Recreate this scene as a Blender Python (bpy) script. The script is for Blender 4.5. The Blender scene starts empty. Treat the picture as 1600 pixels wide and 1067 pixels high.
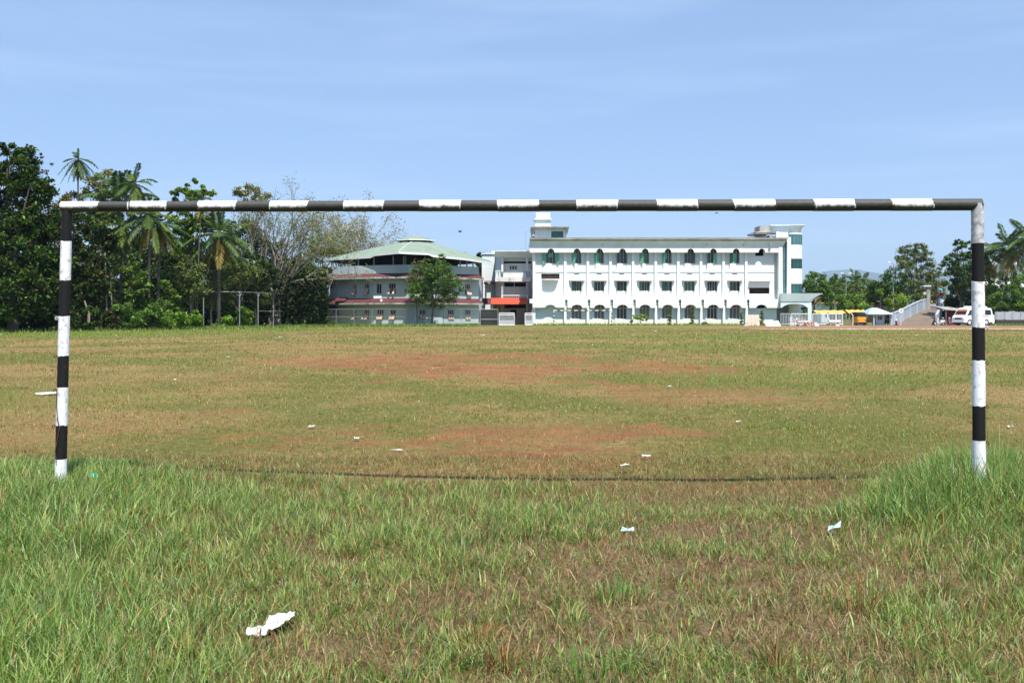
import bpy, bmesh, math, random
import numpy as np
from mathutils import Vector, Matrix

SC = bpy.context.scene
random.seed(11)
COL = SC.collection
R = math.radians
F = 35.0 / 36.0 * 1600.0      # focal length in photo pixels
CZ = 1.5                      # camera height
HY = 490.0                    # photo row of the horizon

# ------------------------------------------------------------------ camera
cam_d = bpy.data.cameras.new('camera')
cam_d.lens = 35.0
cam_d.sensor_width = 36.0
cam_d.shift_y = -(533.5 - HY) / 1600.0
cam_d.clip_start = 0.1
cam_d.clip_end = 20000.0
cam = bpy.data.objects.new('camera', cam_d)
COL.objects.link(cam)
cam.location = (0, 0, CZ)
cam.rotation_euler = (R(90), 0, 0)
SC.camera = cam

# ------------------------------------------------------------------ light
SUN_EL, SUN_AZ = 61.0, 163.0          # azimuth clockwise from +Y: behind the camera, a little to the right
w = bpy.data.worlds.new('World')
SC.world = w
w.use_nodes = True
nt = w.node_tree
nt.nodes.clear()
wo = nt.nodes.new('ShaderNodeOutputWorld')
bg = nt.nodes.new('ShaderNodeBackground')
sky = nt.nodes.new('ShaderNodeTexSky')
sky.sky_type = 'NISHITA'
sky.sun_disc = False
sky.sun_elevation = R(SUN_EL)
sky.sun_rotation = R(SUN_AZ)
sky.air_density = 1.0
sky.dust_density = 0.3
sky.ozone_density = 3.0
# faint cirrus streaks
geo = nt.nodes.new('ShaderNodeTexCoord')
mp = nt.nodes.new('ShaderNodeMapping')
mp.inputs['Rotation'].default_value = (0, R(-9), 0)
mp.inputs['Scale'].default_value = (1.1, 1.1, 11.0)
cn = nt.nodes.new('ShaderNodeTexNoise')
cn.inputs['Scale'].default_value = 2.1
cn.inputs['Detail'].default_value = 5.0
cn.inputs['Distortion'].default_value = 0.4
cr = nt.nodes.new('ShaderNodeValToRGB')
cr.color_ramp.elements[0].position = 0.44
cr.color_ramp.elements[0].color = (0, 0, 0, 1)
cr.color_ramp.elements[1].position = 0.80
cr.color_ramp.elements[1].color = (0.30, 0.30, 0.30, 1)
tint = nt.nodes.new('ShaderNodeMix'); tint.data_type = 'RGBA'; tint.blend_type = 'MULTIPLY'
tint.inputs['Factor'].default_value = 1.0
tint.inputs['B'].default_value = (0.89, 0.955, 1.10, 1)
mx = nt.nodes.new('ShaderNodeMix'); mx.data_type = 'RGBA'
mx.inputs['B'].default_value = (5.0, 6.2, 8.2, 1)
L = nt.links
L.new(geo.outputs['Generated'], mp.inputs['Vector'])
L.new(mp.outputs['Vector'], cn.inputs['Vector'])
L.new(cn.outputs['Fac'], cr.inputs['Fac'])
L.new(sky.outputs['Color'], tint.inputs['A'])
veil = nt.nodes.new('ShaderNodeMix'); veil.data_type = 'RGBA'      # thin even high haze
veil.inputs['Factor'].default_value = 0.55
veil.inputs['B'].default_value = (2.45, 3.72, 5.75, 1)
L.new(tint.outputs['Result'], veil.inputs['A'])
L.new(veil.outputs['Result'], mx.inputs['A'])
L.new(cr.outputs['Color'], mx.inputs['Factor'])
L.new(mx.outputs['Result'], bg.inputs['Color'])
bg.inputs['Strength'].default_value = 0.109
L.new(bg.outputs['Background'], wo.inputs['Surface'])

sun_d = bpy.data.lights.new('sun', 'SUN')
sun_d.energy = 4.9
sun_d.angle = R(0.53)
sun_d.color = (1.0, 0.95, 0.87)
sun = bpy.data.objects.new('sun', sun_d)
COL.objects.link(sun)
sv = Vector((math.sin(R(SUN_AZ)) * math.cos(R(SUN_EL)), math.cos(R(SUN_AZ)) * math.cos(R(SUN_EL)), math.sin(R(SUN_EL))))
sun.location = sv * 60
sun.rotation_euler = (-sv).to_track_quat('-Z', 'Y').to_euler()

vs = SC.view_settings
vs.view_transform = 'Standard'
vs.look = 'None'
vs.exposure = 0.54
vs.gamma = 1.0
vs.use_curve_mapping = False
SC.cycles.max_bounces = 6
SC.cycles.diffuse_bounces = 3
SC.cycles.transparent_max_bounces = 8
SC.cycles.volume_bounces = 0

# ------------------------------------------------------------------ helpers
def lin(r, g, b):
    f = lambda c: (c / 255 / 12.92) if c / 255 <= 0.04045 else ((c / 255 + 0.055) / 1.055) ** 2.4
    return (f(r), f(g), f(b))

def P(px, py, Y):
    return Vector(((px - 800) / F * Y, Y, CZ - (py - HY) / F * Y))

def X(px, Y): return (px - 800) / F * Y
def Z(py, Y): return CZ - (py - HY) / F * Y

def mat(name, col, rough=0.8, var=0.12, scale=3.0, bump=0.0, spec=0.3, metal=0.0, stain=None, stain_pos=0.62, stain_scale=None, stretch=(1, 1, 1)):
    m = bpy.data.materials.new(name)
    m.use_nodes = True
    t = m.node_tree
    b = t.nodes['Principled BSDF']
    b.inputs['Roughness'].default_value = rough
    b.inputs['Specular IOR Level'].default_value = spec
    b.inputs['Metallic'].default_value = metal
    tc = t.nodes.new('ShaderNodeTexCoord')
    mpn = t.nodes.new('ShaderNodeMapping')
    mpn.inputs['Scale'].default_value = stretch
    t.links.new(tc.outputs['Object'], mpn.inputs['Vector'])
    n = t.nodes.new('ShaderNodeTexNoise')
    n.inputs['Scale'].default_value = scale
    n.inputs['Detail'].default_value = 6
    t.links.new(mpn.outputs['Vector'], n.inputs['Vector'])
    r = t.nodes.new('ShaderNodeValToRGB')
    c = Vector(col)
    r.color_ramp.elements[0].position = 0.3
    r.color_ramp.elements[1].position = 0.7
    r.color_ramp.elements[0].color = (*[max(0, x * (1 - var)) for x in c], 1)
    r.color_ramp.elements[1].color = (*[min(1, x * (1 + var)) for x in c], 1)
    t.links.new(n.outputs['Fac'], r.inputs['Fac'])
    out = r.outputs['Color']
    if stain:
        n2 = t.nodes.new('ShaderNodeTexNoise')
        n2.inputs['Scale'].default_value = stain_scale or scale * 0.6
        n2.inputs['Detail'].default_value = 8
        n2.inputs['Roughness'].default_value = 0.65
        t.links.new(mpn.outputs['Vector'], n2.inputs['Vector'])
        r2 = t.nodes.new('ShaderNodeValToRGB')
        r2.color_ramp.elements[0].position = stain_pos
        r2.color_ramp.elements[0].color = (0, 0, 0, 1)
        r2.color_ramp.elements[1].position = min(1, stain_pos + 0.16)
        r2.color_ramp.elements[1].color = (1, 1, 1, 1)
        t.links.new(n2.outputs['Fac'], r2.inputs['Fac'])
        k = t.nodes.new('ShaderNodeMix'); k.data_type = 'RGBA'
        k.inputs['B'].default_value = (*stain, 1)
        t.links.new(r2.outputs['Color'], k.inputs['Factor'])
        t.links.new(out, k.inputs['A'])
        out = k.outputs['Result']
    t.links.new(out, b.inputs['Base Color'])
    if bump:
        bp = t.nodes.new('ShaderNodeBump')
        bp.inputs['Strength'].default_value = bump
        bp.inputs['Distance'].default_value = 0.02
        t.links.new(n.outputs['Fac'], bp.inputs['Height'])
        t.links.new(bp.outputs['Normal'], b.inputs['Normal'])
    return m

def leaf_mat(name, trans=0.3, rough=0.55, spec=0.25):
    """colour of each leaf or blade comes from its own mesh attribute"""
    m = bpy.data.materials.new(name)
    m.use_nodes = True
    t = m.node_tree
    b = t.nodes['Principled BSDF']
    b.inputs['Roughness'].default_value = rough
    b.inputs['Specular IOR Level'].default_value = spec
    a = t.nodes.new('ShaderNodeAttribute')
    a.attribute_name = 'Col'
    t.links.new(a.outputs['Color'], b.inputs['Base Color'])
    tr = t.nodes.new('ShaderNodeBsdfTranslucent')
    hs = t.nodes.new('ShaderNodeHueSaturation')
    hs.inputs['Value'].default_value = 1.25
    hs.inputs['Saturation'].default_value = 1.1
    t.links.new(a.outputs['Color'], hs.inputs['Color'])
    t.links.new(hs.outputs['Color'], tr.inputs['Color'])
    ms = t.nodes.new('ShaderNodeMixShader')
    ms.inputs['Fac'].default_value = trans
    t.links.new(b.outputs['BSDF'], ms.inputs[1])
    t.links.new(tr.outputs['BSDF'], ms.inputs[2])
    t.links.new(ms.outputs['Shader'], t.nodes['Material Output'].inputs['Surface'])
    return m

def tag(o, label=None, cat=None, group=None, kind=None):
    if label: o['label'] = label
    if cat: o['category'] = cat
    if group: o['group'] = group
    if kind: o['kind'] = kind
    return o

def thing(name, label, cat, loc=(0, 0, 0), rz=0.0, group=None):
    o = bpy.data.objects.new(name, None)
    o.empty_display_size = 0.2
    COL.objects.link(o)
    o.location = loc
    o.rotation_euler = (0, 0, rz)
    return tag(o, label, cat, group)

class MB:
    """collects shapes for ONE mesh object"""
    def __init__(s):
        s.v, s.f, s.m = [], [], []
    def add(s, verts, faces, mi=0):
        o = len(s.v)
        s.v += [tuple(p) for p in verts]
        s.f += [tuple(i + o for i in q) for q in faces]
        s.m += [mi] * len(faces)
        return s
    def box(s, x0, x1, y0, y1, z0, z1, mi=0):
        v = [(x0, y0, z0), (x1, y0, z0), (x1, y1, z0), (x0, y1, z0), (x0, y0, z1), (x1, y0, z1), (x1, y1, z1), (x0, y1, z1)]
        return s.add(v, [(0, 3, 2, 1), (4, 5, 6, 7), (0, 1, 5, 4), (1, 2, 6, 5), (2, 3, 7, 6), (3, 0, 4, 7)], mi)
    def bar(s, p, q, r, mi=0, n=6, r2=None):
        return s.tube([p, q], [r, r if r2 is None else r2], n, mi)
    def tube(s, pts, rad, n=8, mi=0, cap=True):
        pts = [Vector(p) for p in pts]
        ring = []
        up = Vector((0.13, 0.21, 1)).normalized()
        for i, p in enumerate(pts):
            d = (pts[min(i + 1, len(pts) - 1)] - pts[max(i - 1, 0)])
            d = d.normalized() if d.length > 1e-9 else Vector((0, 0, 1))
            a = d.cross(up)
            if a.length < 0.05: a = d.cross(Vector((1, 0, 0)))
            a.normalize()
            b = d.cross(a)
            ring.append([p + (a * math.cos(2 * math.pi * k / n) + b * math.sin(2 * math.pi * k / n)) * rad[i] for k in range(n)])
        v = [q for r_ in ring for q in r_]
        f = []
        for i in range(len(pts) - 1):
            for k in range(n):
                k2 = (k + 1) % n
                f.append((i * n + k, (i + 1) * n + k, (i + 1) * n + k2, i * n + k2))
        if cap:
            f.append(tuple(range(n)))
            f.append(tuple((len(pts) - 1) * n + k for k in reversed(range(n))))
        return s.add(v, f, mi)
    def prism(s, outline, fn, a, b, mi=0):
        """outline: 2-D points; fn(u, v, d) -> 3-D; extruded from depth a to depth b"""
        n = len(outline)
        v = [fn(u, q, a) for u, q in outline] + [fn(u, q, b) for u, q in outline]
        f = [tuple(range(n)), tuple(range(2 * n - 1, n - 1, -1))]
        for i in range(n):
            j = (i + 1) % n
            f.append((i, n + i, n + j, j))
        return s.add(v, f, mi)
    def loft(s, rings, mi=0, closed=True, caps=True):
        n = len(rings[0])
        v = [p for r_ in rings for p in r_]
        f = []
        for i in range(len(rings) - 1):
            for k in range(n if closed else n - 1):
                k2 = (k + 1) % n
                f.append((i * n + k, i * n + k2, (i + 1) * n + k2, (i + 1) * n + k))
        if caps and closed:
            f.append(tuple(reversed(range(n))))
            f.append(tuple((len(rings) - 1) * n + k for k in range(n)))
        return s.add(v, f, mi)
    def build(s, name, mats, parent=None, smooth=False, fix=True, bevel=0.0, off=None):
        me = bpy.data.meshes.new(name)
        me.from_pydata(s.v, [], s.f)
        if not isinstance(mats, (list, tuple)): mats = [mats]
        for m in mats: me.materials.append(m)
        if len(mats) > 1: me.polygons.foreach_set('material_index', s.m)
        if fix or bevel:
            bm = bmesh.new(); bm.from_mesh(me)
            bmesh.ops.recalc_face_normals(bm, faces=bm.faces)
            if bevel:
                bmesh.ops.remove_doubles(bm, verts=bm.verts, dist=1e-5)
                es = [e for e in bm.edges if len(e.link_faces) == 2 and e.calc_face_angle(0) > 0.5]
                bmesh.ops.bevel(bm, geom=es, offset=bevel, segments=2, affect='EDGES', clamp_overlap=True)
            bm.to_mesh(me); bm.free()
        if smooth:
            me.polygons.foreach_set('use_smooth', [True] * len(me.polygons))
            try: me.set_sharp_from_angle(angle=R(40))
            except Exception: pass
        o = bpy.data.objects.new(name, me)
        COL.objects.link(o)
        if parent is not None:
            o.parent = parent
            if off is not None: o.matrix_parent_inverse = Matrix.Translation(-Vector(off))
        return o

def soup(name, V, Fc, colr, material, parent=None, smooth=False):
    """mesh from numpy arrays: V (n,3), Fc (m,k) with equal-sized faces, colr (n,3) per vertex"""
    me = bpy.data.meshes.new(name)
    n, (m, k) = len(V), Fc.shape
    me.vertices.add(n); me.vertices.foreach_set('co', V.astype(np.float32).ravel())
    me.loops.add(m * k); me.loops.foreach_set('vertex_index', Fc.astype(np.int32).ravel())
    me.polygons.add(m)
    me.polygons.foreach_set('loop_start', np.arange(0, m * k, k, dtype=np.int32))
    if smooth: me.polygons.foreach_set('use_smooth', np.ones(m, dtype=bool))
    me.update(calc_edges=True)
    if colr is not None:
        at = me.color_attributes.new('Col', 'FLOAT_COLOR', 'POINT')
        at.data.foreach_set('color', np.hstack([np.clip(colr, 0, 1), np.ones((n, 1))]).astype(np.float32).ravel())
    me.materials.append(material)
    o = bpy.data.objects.new(name, me)
    COL.objects.link(o)
    if parent is not None: o.parent = parent
    return o

def _h(ix, iy, seed):
    h = (ix.astype(np.int64) * 374761393 + iy.astype(np.int64) * 668265263 + seed * 1442695041) & 0x7fffffff
    h = ((h ^ (h >> 13)) * 1274126177) & 0x7fffffff
    h = h ^ (h >> 16)
    return (h & 0xffff) / 65535.0

def vnoise(x, y, seed=0):
    ix, iy = np.floor(x), np.floor(y)
    fx, fy = x - ix, y - iy
    fx, fy = fx * fx * (3 - 2 * fx), fy * fy * (3 - 2 * fy)
    a, b = _h(ix, iy, seed), _h(ix + 1, iy, seed)
    c, d = _h(ix, iy + 1, seed), _h(ix + 1, iy + 1, seed)
    return (a * (1 - fx) + b * fx) * (1 - fy) + (c * (1 - fx) + d * fx) * fy

def fbm(x, y, seed=0, oct=4):
    s, a, t = 0, 0.5, 0
    for i in range(oct):
        s = s + a * vnoise(x * 2 ** i + 17.3 * i, y * 2 ** i - 9.1 * i, seed + i)
        t += a; a *= 0.5
    return s / t

def sst(a, b, x):
    t = np.clip((x - a) / (b - a), 0, 1)
    return t * t * (3 - 2 * t)

# ------------------------------------------------------------------ materials
M = {}
M['white'] = mat('white_wall_paint', (0.735, 0.77, 0.765), 0.85, 0.06, 0.5, stain=(0.44, 0.46, 0.43), stain_pos=0.60, stain_scale=2.2, stretch=(1.6, 1, 0.22))
M['aqua'] = mat('pale_aqua_paint_and_shade', (0.61, 0.71, 0.75), 0.85, 0.05, 0.5, stain=(0.5, 0.6, 0.6), stain_pos=0.66, stain_scale=0.9, stretch=(1, 1, 0.3))  # also carries the shade of school, stair head and recess walls as colour
M['foot'] = mat('damp_stained_plinth', (0.74, 0.76, 0.66), 0.9, 0.12, 1.2, stain=(0.33, 0.36, 0.2), stain_pos=0.58, stain_scale=1.6, stretch=(1, 1, 0.25))
M['hall'] = mat('weathered_blue_green_wall', (0.46, 0.54, 0.54), 0.88, 0.09, 0.6, stain=(0.3, 0.35, 0.34), stain_pos=0.62, stain_scale=1.0, stretch=(1, 1, 0.4))
M['concrete'] = mat('mouldy_concrete', (0.36, 0.35, 0.32), 0.9, 0.2, 1.2, stain=(0.1, 0.1, 0.09), stain_pos=0.52, stain_scale=1.5, stretch=(1, 1, 0.4))
M['slab'] = mat('stained_pale_concrete', (0.66, 0.68, 0.66), 0.9, 0.1, 0.9, stain=(0.16, 0.16, 0.14), stain_pos=0.57, stain_scale=1.4, stretch=(1, 1, 0.5))
M['dirty_edge'] = mat('weathered_cornice_edge', (0.42, 0.43, 0.41), 0.9, 0.2, 0.8, stain=(0.16, 0.16, 0.15), stain_pos=0.5, stain_scale=1.0)
M['cove'] = mat('streaked_cornice_shade_tint', (0.66, 0.77, 0.80), 0.88, 0.09, 0.7, stain=(0.38, 0.40, 0.38), stain_pos=0.60, stain_scale=0.9, stretch=(1, 1, 0.3))  # bluish shade of the coved edges put into the base colour
M['greycove'] = mat('mottled_grey_cornice', (0.40, 0.43, 0.42), 0.9, 0.15, 0.5, stain=(0.22, 0.22, 0.20), stain_pos=0.5, stain_scale=0.7, stretch=(.6, 1, 1))  # greyer than the cornice below it, with darker mottling
M['dark'] = mat('dark_interior', (0.012, 0.011, 0.012), 0.9, 0.3, 1.0)
M['brown'] = mat('dark_brown_louvre', (0.045, 0.022, 0.018), 0.8, 0.3, 2.0)
M['glass'] = mat('dark_window_glass', (0.018, 0.018, 0.02), 0.12, 0.3, 0.7, spec=0.5)
M['curtain'] = mat('grey_brown_curtained_pane', (0.16, 0.145, 0.15), 0.5, 0.3, 1.4, stretch=(3, 1, 0.3))
M['tealglass'] = mat('teal_reflective_glazing', (0.07, 0.17, 0.18), 0.08, 0.3, 0.25, spec=0.8)
M['darkteal'] = mat('dark_teal_glazing', (0.02, 0.075, 0.07), 0.10, 0.4, 0.3, spec=0.7)
M['green'] = mat('faded_green_shutter_paint', (0.15, 0.40, 0.30), 0.7, 0.12, 2.0)
M['tealshut'] = mat('dark_teal_shutter_paint', (0.035, 0.13, 0.12), 0.6, 0.2, 2.0)
M['frame'] = mat('grey_window_frame', (0.55, 0.56, 0.55), 0.6, 0.1, 2.0)
M['tan'] = mat('tan_shutter_paint', (0.56, 0.40, 0.29), 0.75, 0.12, 2.0)
M['maroon'] = mat('maroon_roof_tile', (0.115, 0.038, 0.038), 0.8, 0.22, 1.5, bump=0.3, stain=(0.09, 0.05, 0.05), stain_pos=0.6)
M['roofgreen'] = mat('faded_green_roof_sheet', (0.225, 0.285, 0.215), 0.75, 0.14, 0.5, stain=(0.17, 0.215, 0.165), stain_pos=0.55, stain_scale=0.5)
M['eave'] = mat('white_eave_board', (0.75, 0.77, 0.76), 0.7, 0.06, 1.0)
M['soffit'] = mat('dark_timber_soffit', (0.035, 0.028, 0.03), 0.9, 0.25, 1.5)
M['redroof'] = mat('orange_red_roof_sheet', (0.62, 0.085, 0.045), 0.6, 0.08, 0.8)
M['pinkwall'] = mat('dusty_pink_wall', (0.50, 0.41, 0.39), 0.9, 0.08, 0.8)
M['pinkpanel'] = mat('pink_board', (0.62, 0.45, 0.37), 0.8, 0.08, 0.8)
M['steel'] = mat('galvanised_steel', (0.30, 0.31, 0.32), 0.5, 0.15, 2.0, metal=0.3)
M['wire'] = mat('fence_wire', (0.22, 0.23, 0.22), 0.6, 0.1, 1.0)
M['whitemetal'] = mat('white_painted_metal', (0.68, 0.69, 0.70), 0.5, 0.08, 1.5)
M['plate'] = mat('grey_gate_sheet', (0.42, 0.44, 0.47), 0.6, 0.1, 1.0)
M['darkgate'] = mat('dark_gate_sheet', (0.03, 0.035, 0.03), 0.7, 0.3, 1.0)
M['bluewall'] = mat('blue_grey_parapet_paint', (0.36, 0.42, 0.47), 0.85, 0.1, 0.6, stain=(0.25, 0.28, 0.3), stain_pos=0.6)
M['greywall'] = mat('grey_boundary_wall', (0.36, 0.39, 0.43), 0.9, 0.12, 0.7, stain=(0.16, 0.16, 0.16), stain_pos=0.58)
M['darkwall'] = mat('dark_mossy_plinth', (0.05, 0.045, 0.04), 0.9, 0.3, 1.0)
M['rampmat'] = mat('brown_gravel_concrete', (0.185, 0.14, 0.105), 0.95, 0.15, 0.5, stain=(0.13, 0.10, 0.078), stain_pos=0.55)
M['earth'] = mat('red_laterite_earth', (0.30, 0.15, 0.075), 0.95, 0.25, 0.6, bump=0.3, stain=(0.30, 0.22, 0.13), stain_pos=0.52)
M['cream'] = mat('pale_sandy_track', (0.52, 0.44, 0.33), 0.95, 0.14, 0.4, stain=(0.30, 0.2, 0.11), stain_pos=0.56)
M['bark'] = mat('grey_brown_bark', (0.13, 0.105, 0.085), 0.95, 0.35, 2.5, bump=0.6, stretch=(1, 1, 0.3))
M['palebark'] = mat('pale_bark', (0.27, 0.225, 0.18), 0.95, 0.3, 2.0, bump=0.5, stretch=(1, 1, 0.3))
M['palmbark'] = mat('ringed_palm_bark', (0.10, 0.09, 0.078), 0.95, 0.35, 4.0, bump=0.6, stretch=(0.4, 0.4, 2))
M['leaf'] = leaf_mat('tree_foliage', 0.20, 0.6, 0.14)
M['frond'] = leaf_mat('palm_fronds', 0.22)
M['blade'] = leaf_mat('grass_blades', 0.28, 0.42, 0.4)
M['paper'] = mat('white_paper', (0.68, 0.68, 0.665), 0.8, 0.07, 9.0, stain=(0.46, 0.42, 0.36), stain_pos=0.60, stain_scale=14.0)
M['plastic'] = mat('pale_blue_plastic_film', (0.45, 0.66, 0.72), 0.25, 0.25, 9.0, spec=0.5)
M['tealplastic'] = mat('teal_plastic_scrap', (0.05, 0.42, 0.36), 0.4, 0.2, 9.0)
M['vanwhite'] = mat('white_vehicle_paint', (0.74, 0.75, 0.76), 0.3, 0.04, 1.0, spec=0.5)
M['rubber'] = mat('black_rubber', (0.015, 0.015, 0.015), 0.8, 0.2, 3.0)
M['hubcap'] = mat('silver_wheel_disc', (0.62, 0.63, 0.65), 0.4, 0.08, 3.0)
M['lamp'] = mat('clear_lamp_lens', (0.6, 0.62, 0.62), 0.15, 0.1, 3.0, spec=0.6)
M['orange'] = mat('orange_sun_strip', (0.55, 0.16, 0.06), 0.6, 0.1, 3.0)
M['yellow'] = mat('yellow_tarpaulin', (0.72, 0.45, 0.10), 0.7, 0.1, 0.8)
M['rick'] = mat('orange_yellow_vehicle_paint', (0.72, 0.34, 0.02), 0.45, 0.06, 1.0, spec=0.5)
M['kioskroof'] = mat('blue_grey_roof_sheet', (0.40, 0.48, 0.54), 0.6, 0.08, 0.8)
M['redpaint'] = mat('dark_red_paint', (0.25, 0.03, 0.03), 0.5, 0.15, 1.0)
M['blackpaint'] = mat('black_paint', (0.02, 0.02, 0.022), 0.45, 0.2, 2.0)
M['bluepaint'] = mat('bright_blue_board', (0.06, 0.27, 0.62), 0.6, 0.1, 1.0)
M['skyblue'] = mat('light_blue_cloth', (0.20, 0.50, 0.72), 0.7, 0.1, 1.0)
M['redcloth'] = mat('dark_red_cloth', (0.13, 0.025, 0.03), 0.8, 0.15, 1.0)
M['tileorange'] = mat('orange_clay_tiles', (0.42, 0.20, 0.12), 0.9, 0.15, 0.8, bump=0.3)
M['tilebrown'] = mat('weathered_brown_tiles', (0.18, 0.15, 0.125), 0.9, 0.2, 0.8)
M['signtext'] = mat('black_sign_lettering', (0.03, 0.03, 0.03), 0.6, 0.05, 1.0)
M['birdblack'] = mat('black_feathers', (0.012, 0.012, 0.013), 0.8, 0.2, 8.0)
M['rust'] = mat('rusty_iron', (0.11, 0.05, 0.03), 0.85, 0.35, 30.0, bump=0.2)
# ================================================================== GROUND
def uv_of(x, y):
    yy = np.maximum(y, 0.5)
    return x / yy * F + 800.0, HY + CZ * F / yy

def ell(x, y, cx, cy, rx, ry, soft=0.5):
    d = np.sqrt(((x - cx) / rx) ** 2 + ((y - cy) / ry) ** 2)
    return 1 - sst(1 - soft, 1 + soft, d)

def ground_z(x, y):
    near = 1 - sst(10, 16, y)
    z = 0.05 * (fbm(x * 0.35, y * 0.35, 5, 3) - 0.5) * near
    z = z + 0.022 * (fbm(x * 1.7, y * 1.7, 9, 3) - 0.5) * near
    z = z - 0.075 * ell(x, y, 0.6, 8.55, 3.5, 0.95, 0.75)
    z = z + 0.05 * ell(x, y, -4.0, 8.6, 1.6, 1.6, 0.8) + 0.05 * ell(x, y, 4.0, 7.9, 1.4, 1.4, 0.8)
    return z

def masks(x, y):
    """bare red earth, lush green, straw dryness of the turf, each 0..1"""
    u, v = uv_of(x, y)
    n1 = fbm(x * 0.16, y * 0.16, 21, 4)
    n2 = fbm(x * 0.7, y * 0.5, 33, 4)
    n3 = fbm(x * 2.6, y * 2.2, 41, 3)
    nn = (n1 - 0.5) * 1.3 + (n2 - 0.5) * 1.0 + (n3 - 0.5) * 0.9
    ragged = lambda e: sst(0.30, 0.75, e + nn * 0.9 * (e > 0.02))
    dirt = np.maximum.reduce([
        ragged(ell(x, y, -1.2, 30, 5.6, 7.0, 0.8)) * 1.15,
        ragged(ell(x, y, -4.0, 34, 2.6, 4.0, 0.8)) * .8,
        ragged(ell(x, y, 0.7, 12.6, 1.7, 1.1, 0.95)) * 0.9,
        ragged(ell(x, y, 0.3, 10.6, 1.4, 1.2, 0.8)) * 0.85,
        ragged(ell(x, y, -2.4, 11.6, 1.2, 1.0, 0.8)) * 0.65,
        ragged(ell(x, y, 1.6, 8.9, 2.6, 0.7, 0.8)) * 0.7,
        ragged(ell(x, y, -1.6, 12.8, 1.3, 0.8, 0.6)) * 0.5,
        ragged(ell(x, y, -22, 46, 7, 6, 0.6)) * 0.45,
        ragged(ell(x, y, -9, 47, 9, 6, 0.6)) * 0.5,
        ragged(ell(x, y, 10, 50, 14, 7, 0.6)) * 0.30,
        ragged(ell(x, y, 14, 92, 22, 3.5, 0.6)) * 0.75,
        ragged(ell(x, y, 30, 46, 12, 3, 0.6)) * 0.35,
        0.80 * ell(x, y, -0.5, 24, 9, 15, .8) * sst(.47, .66, fbm(x * .35 + 3, y * .22, 91, 4)),
        0.30 * sst(10.2, 9.2, y) + 0.4 * (n2 - .5),
    ])
    green = np.maximum.reduce([
        sst(500, 100, u) * sst(60, 110, y) * 0 + sst(56, 66, y) * sst(-12, -30, x),
        sst(66, 96, y) * sst(-2, -26, x) * 0.9,
        sst(100, 110, y) * 0.55,
        sst(6, 26, x) * sst(40, 58, y) * 0.45 + 0 * y,
        sst(0, 8, x) * sst(12, 22, y) * 0.35 + 0 * y,
        sst(-3, -8, x) * sst(24, 16, y) * 0.5,
        sst(-2, -5.2, x) * sst(10.5, 8, y) * 0.4,
        sst(2, 4.0, x) * sst(9.0, 7.0, y) * 0.3,
    ])
    green = np.clip(green + (n1 - 0.5) * 0.9 + (n2 - 0.5) * 0.45, 0, 1)
    dry = np.clip(0.5 + (fbm(x * 0.3, y * 0.22, 57, 4) - 0.5) * 1.8, 0, 1)
    return np.clip(dirt, 0, 1), green, dry

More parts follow.
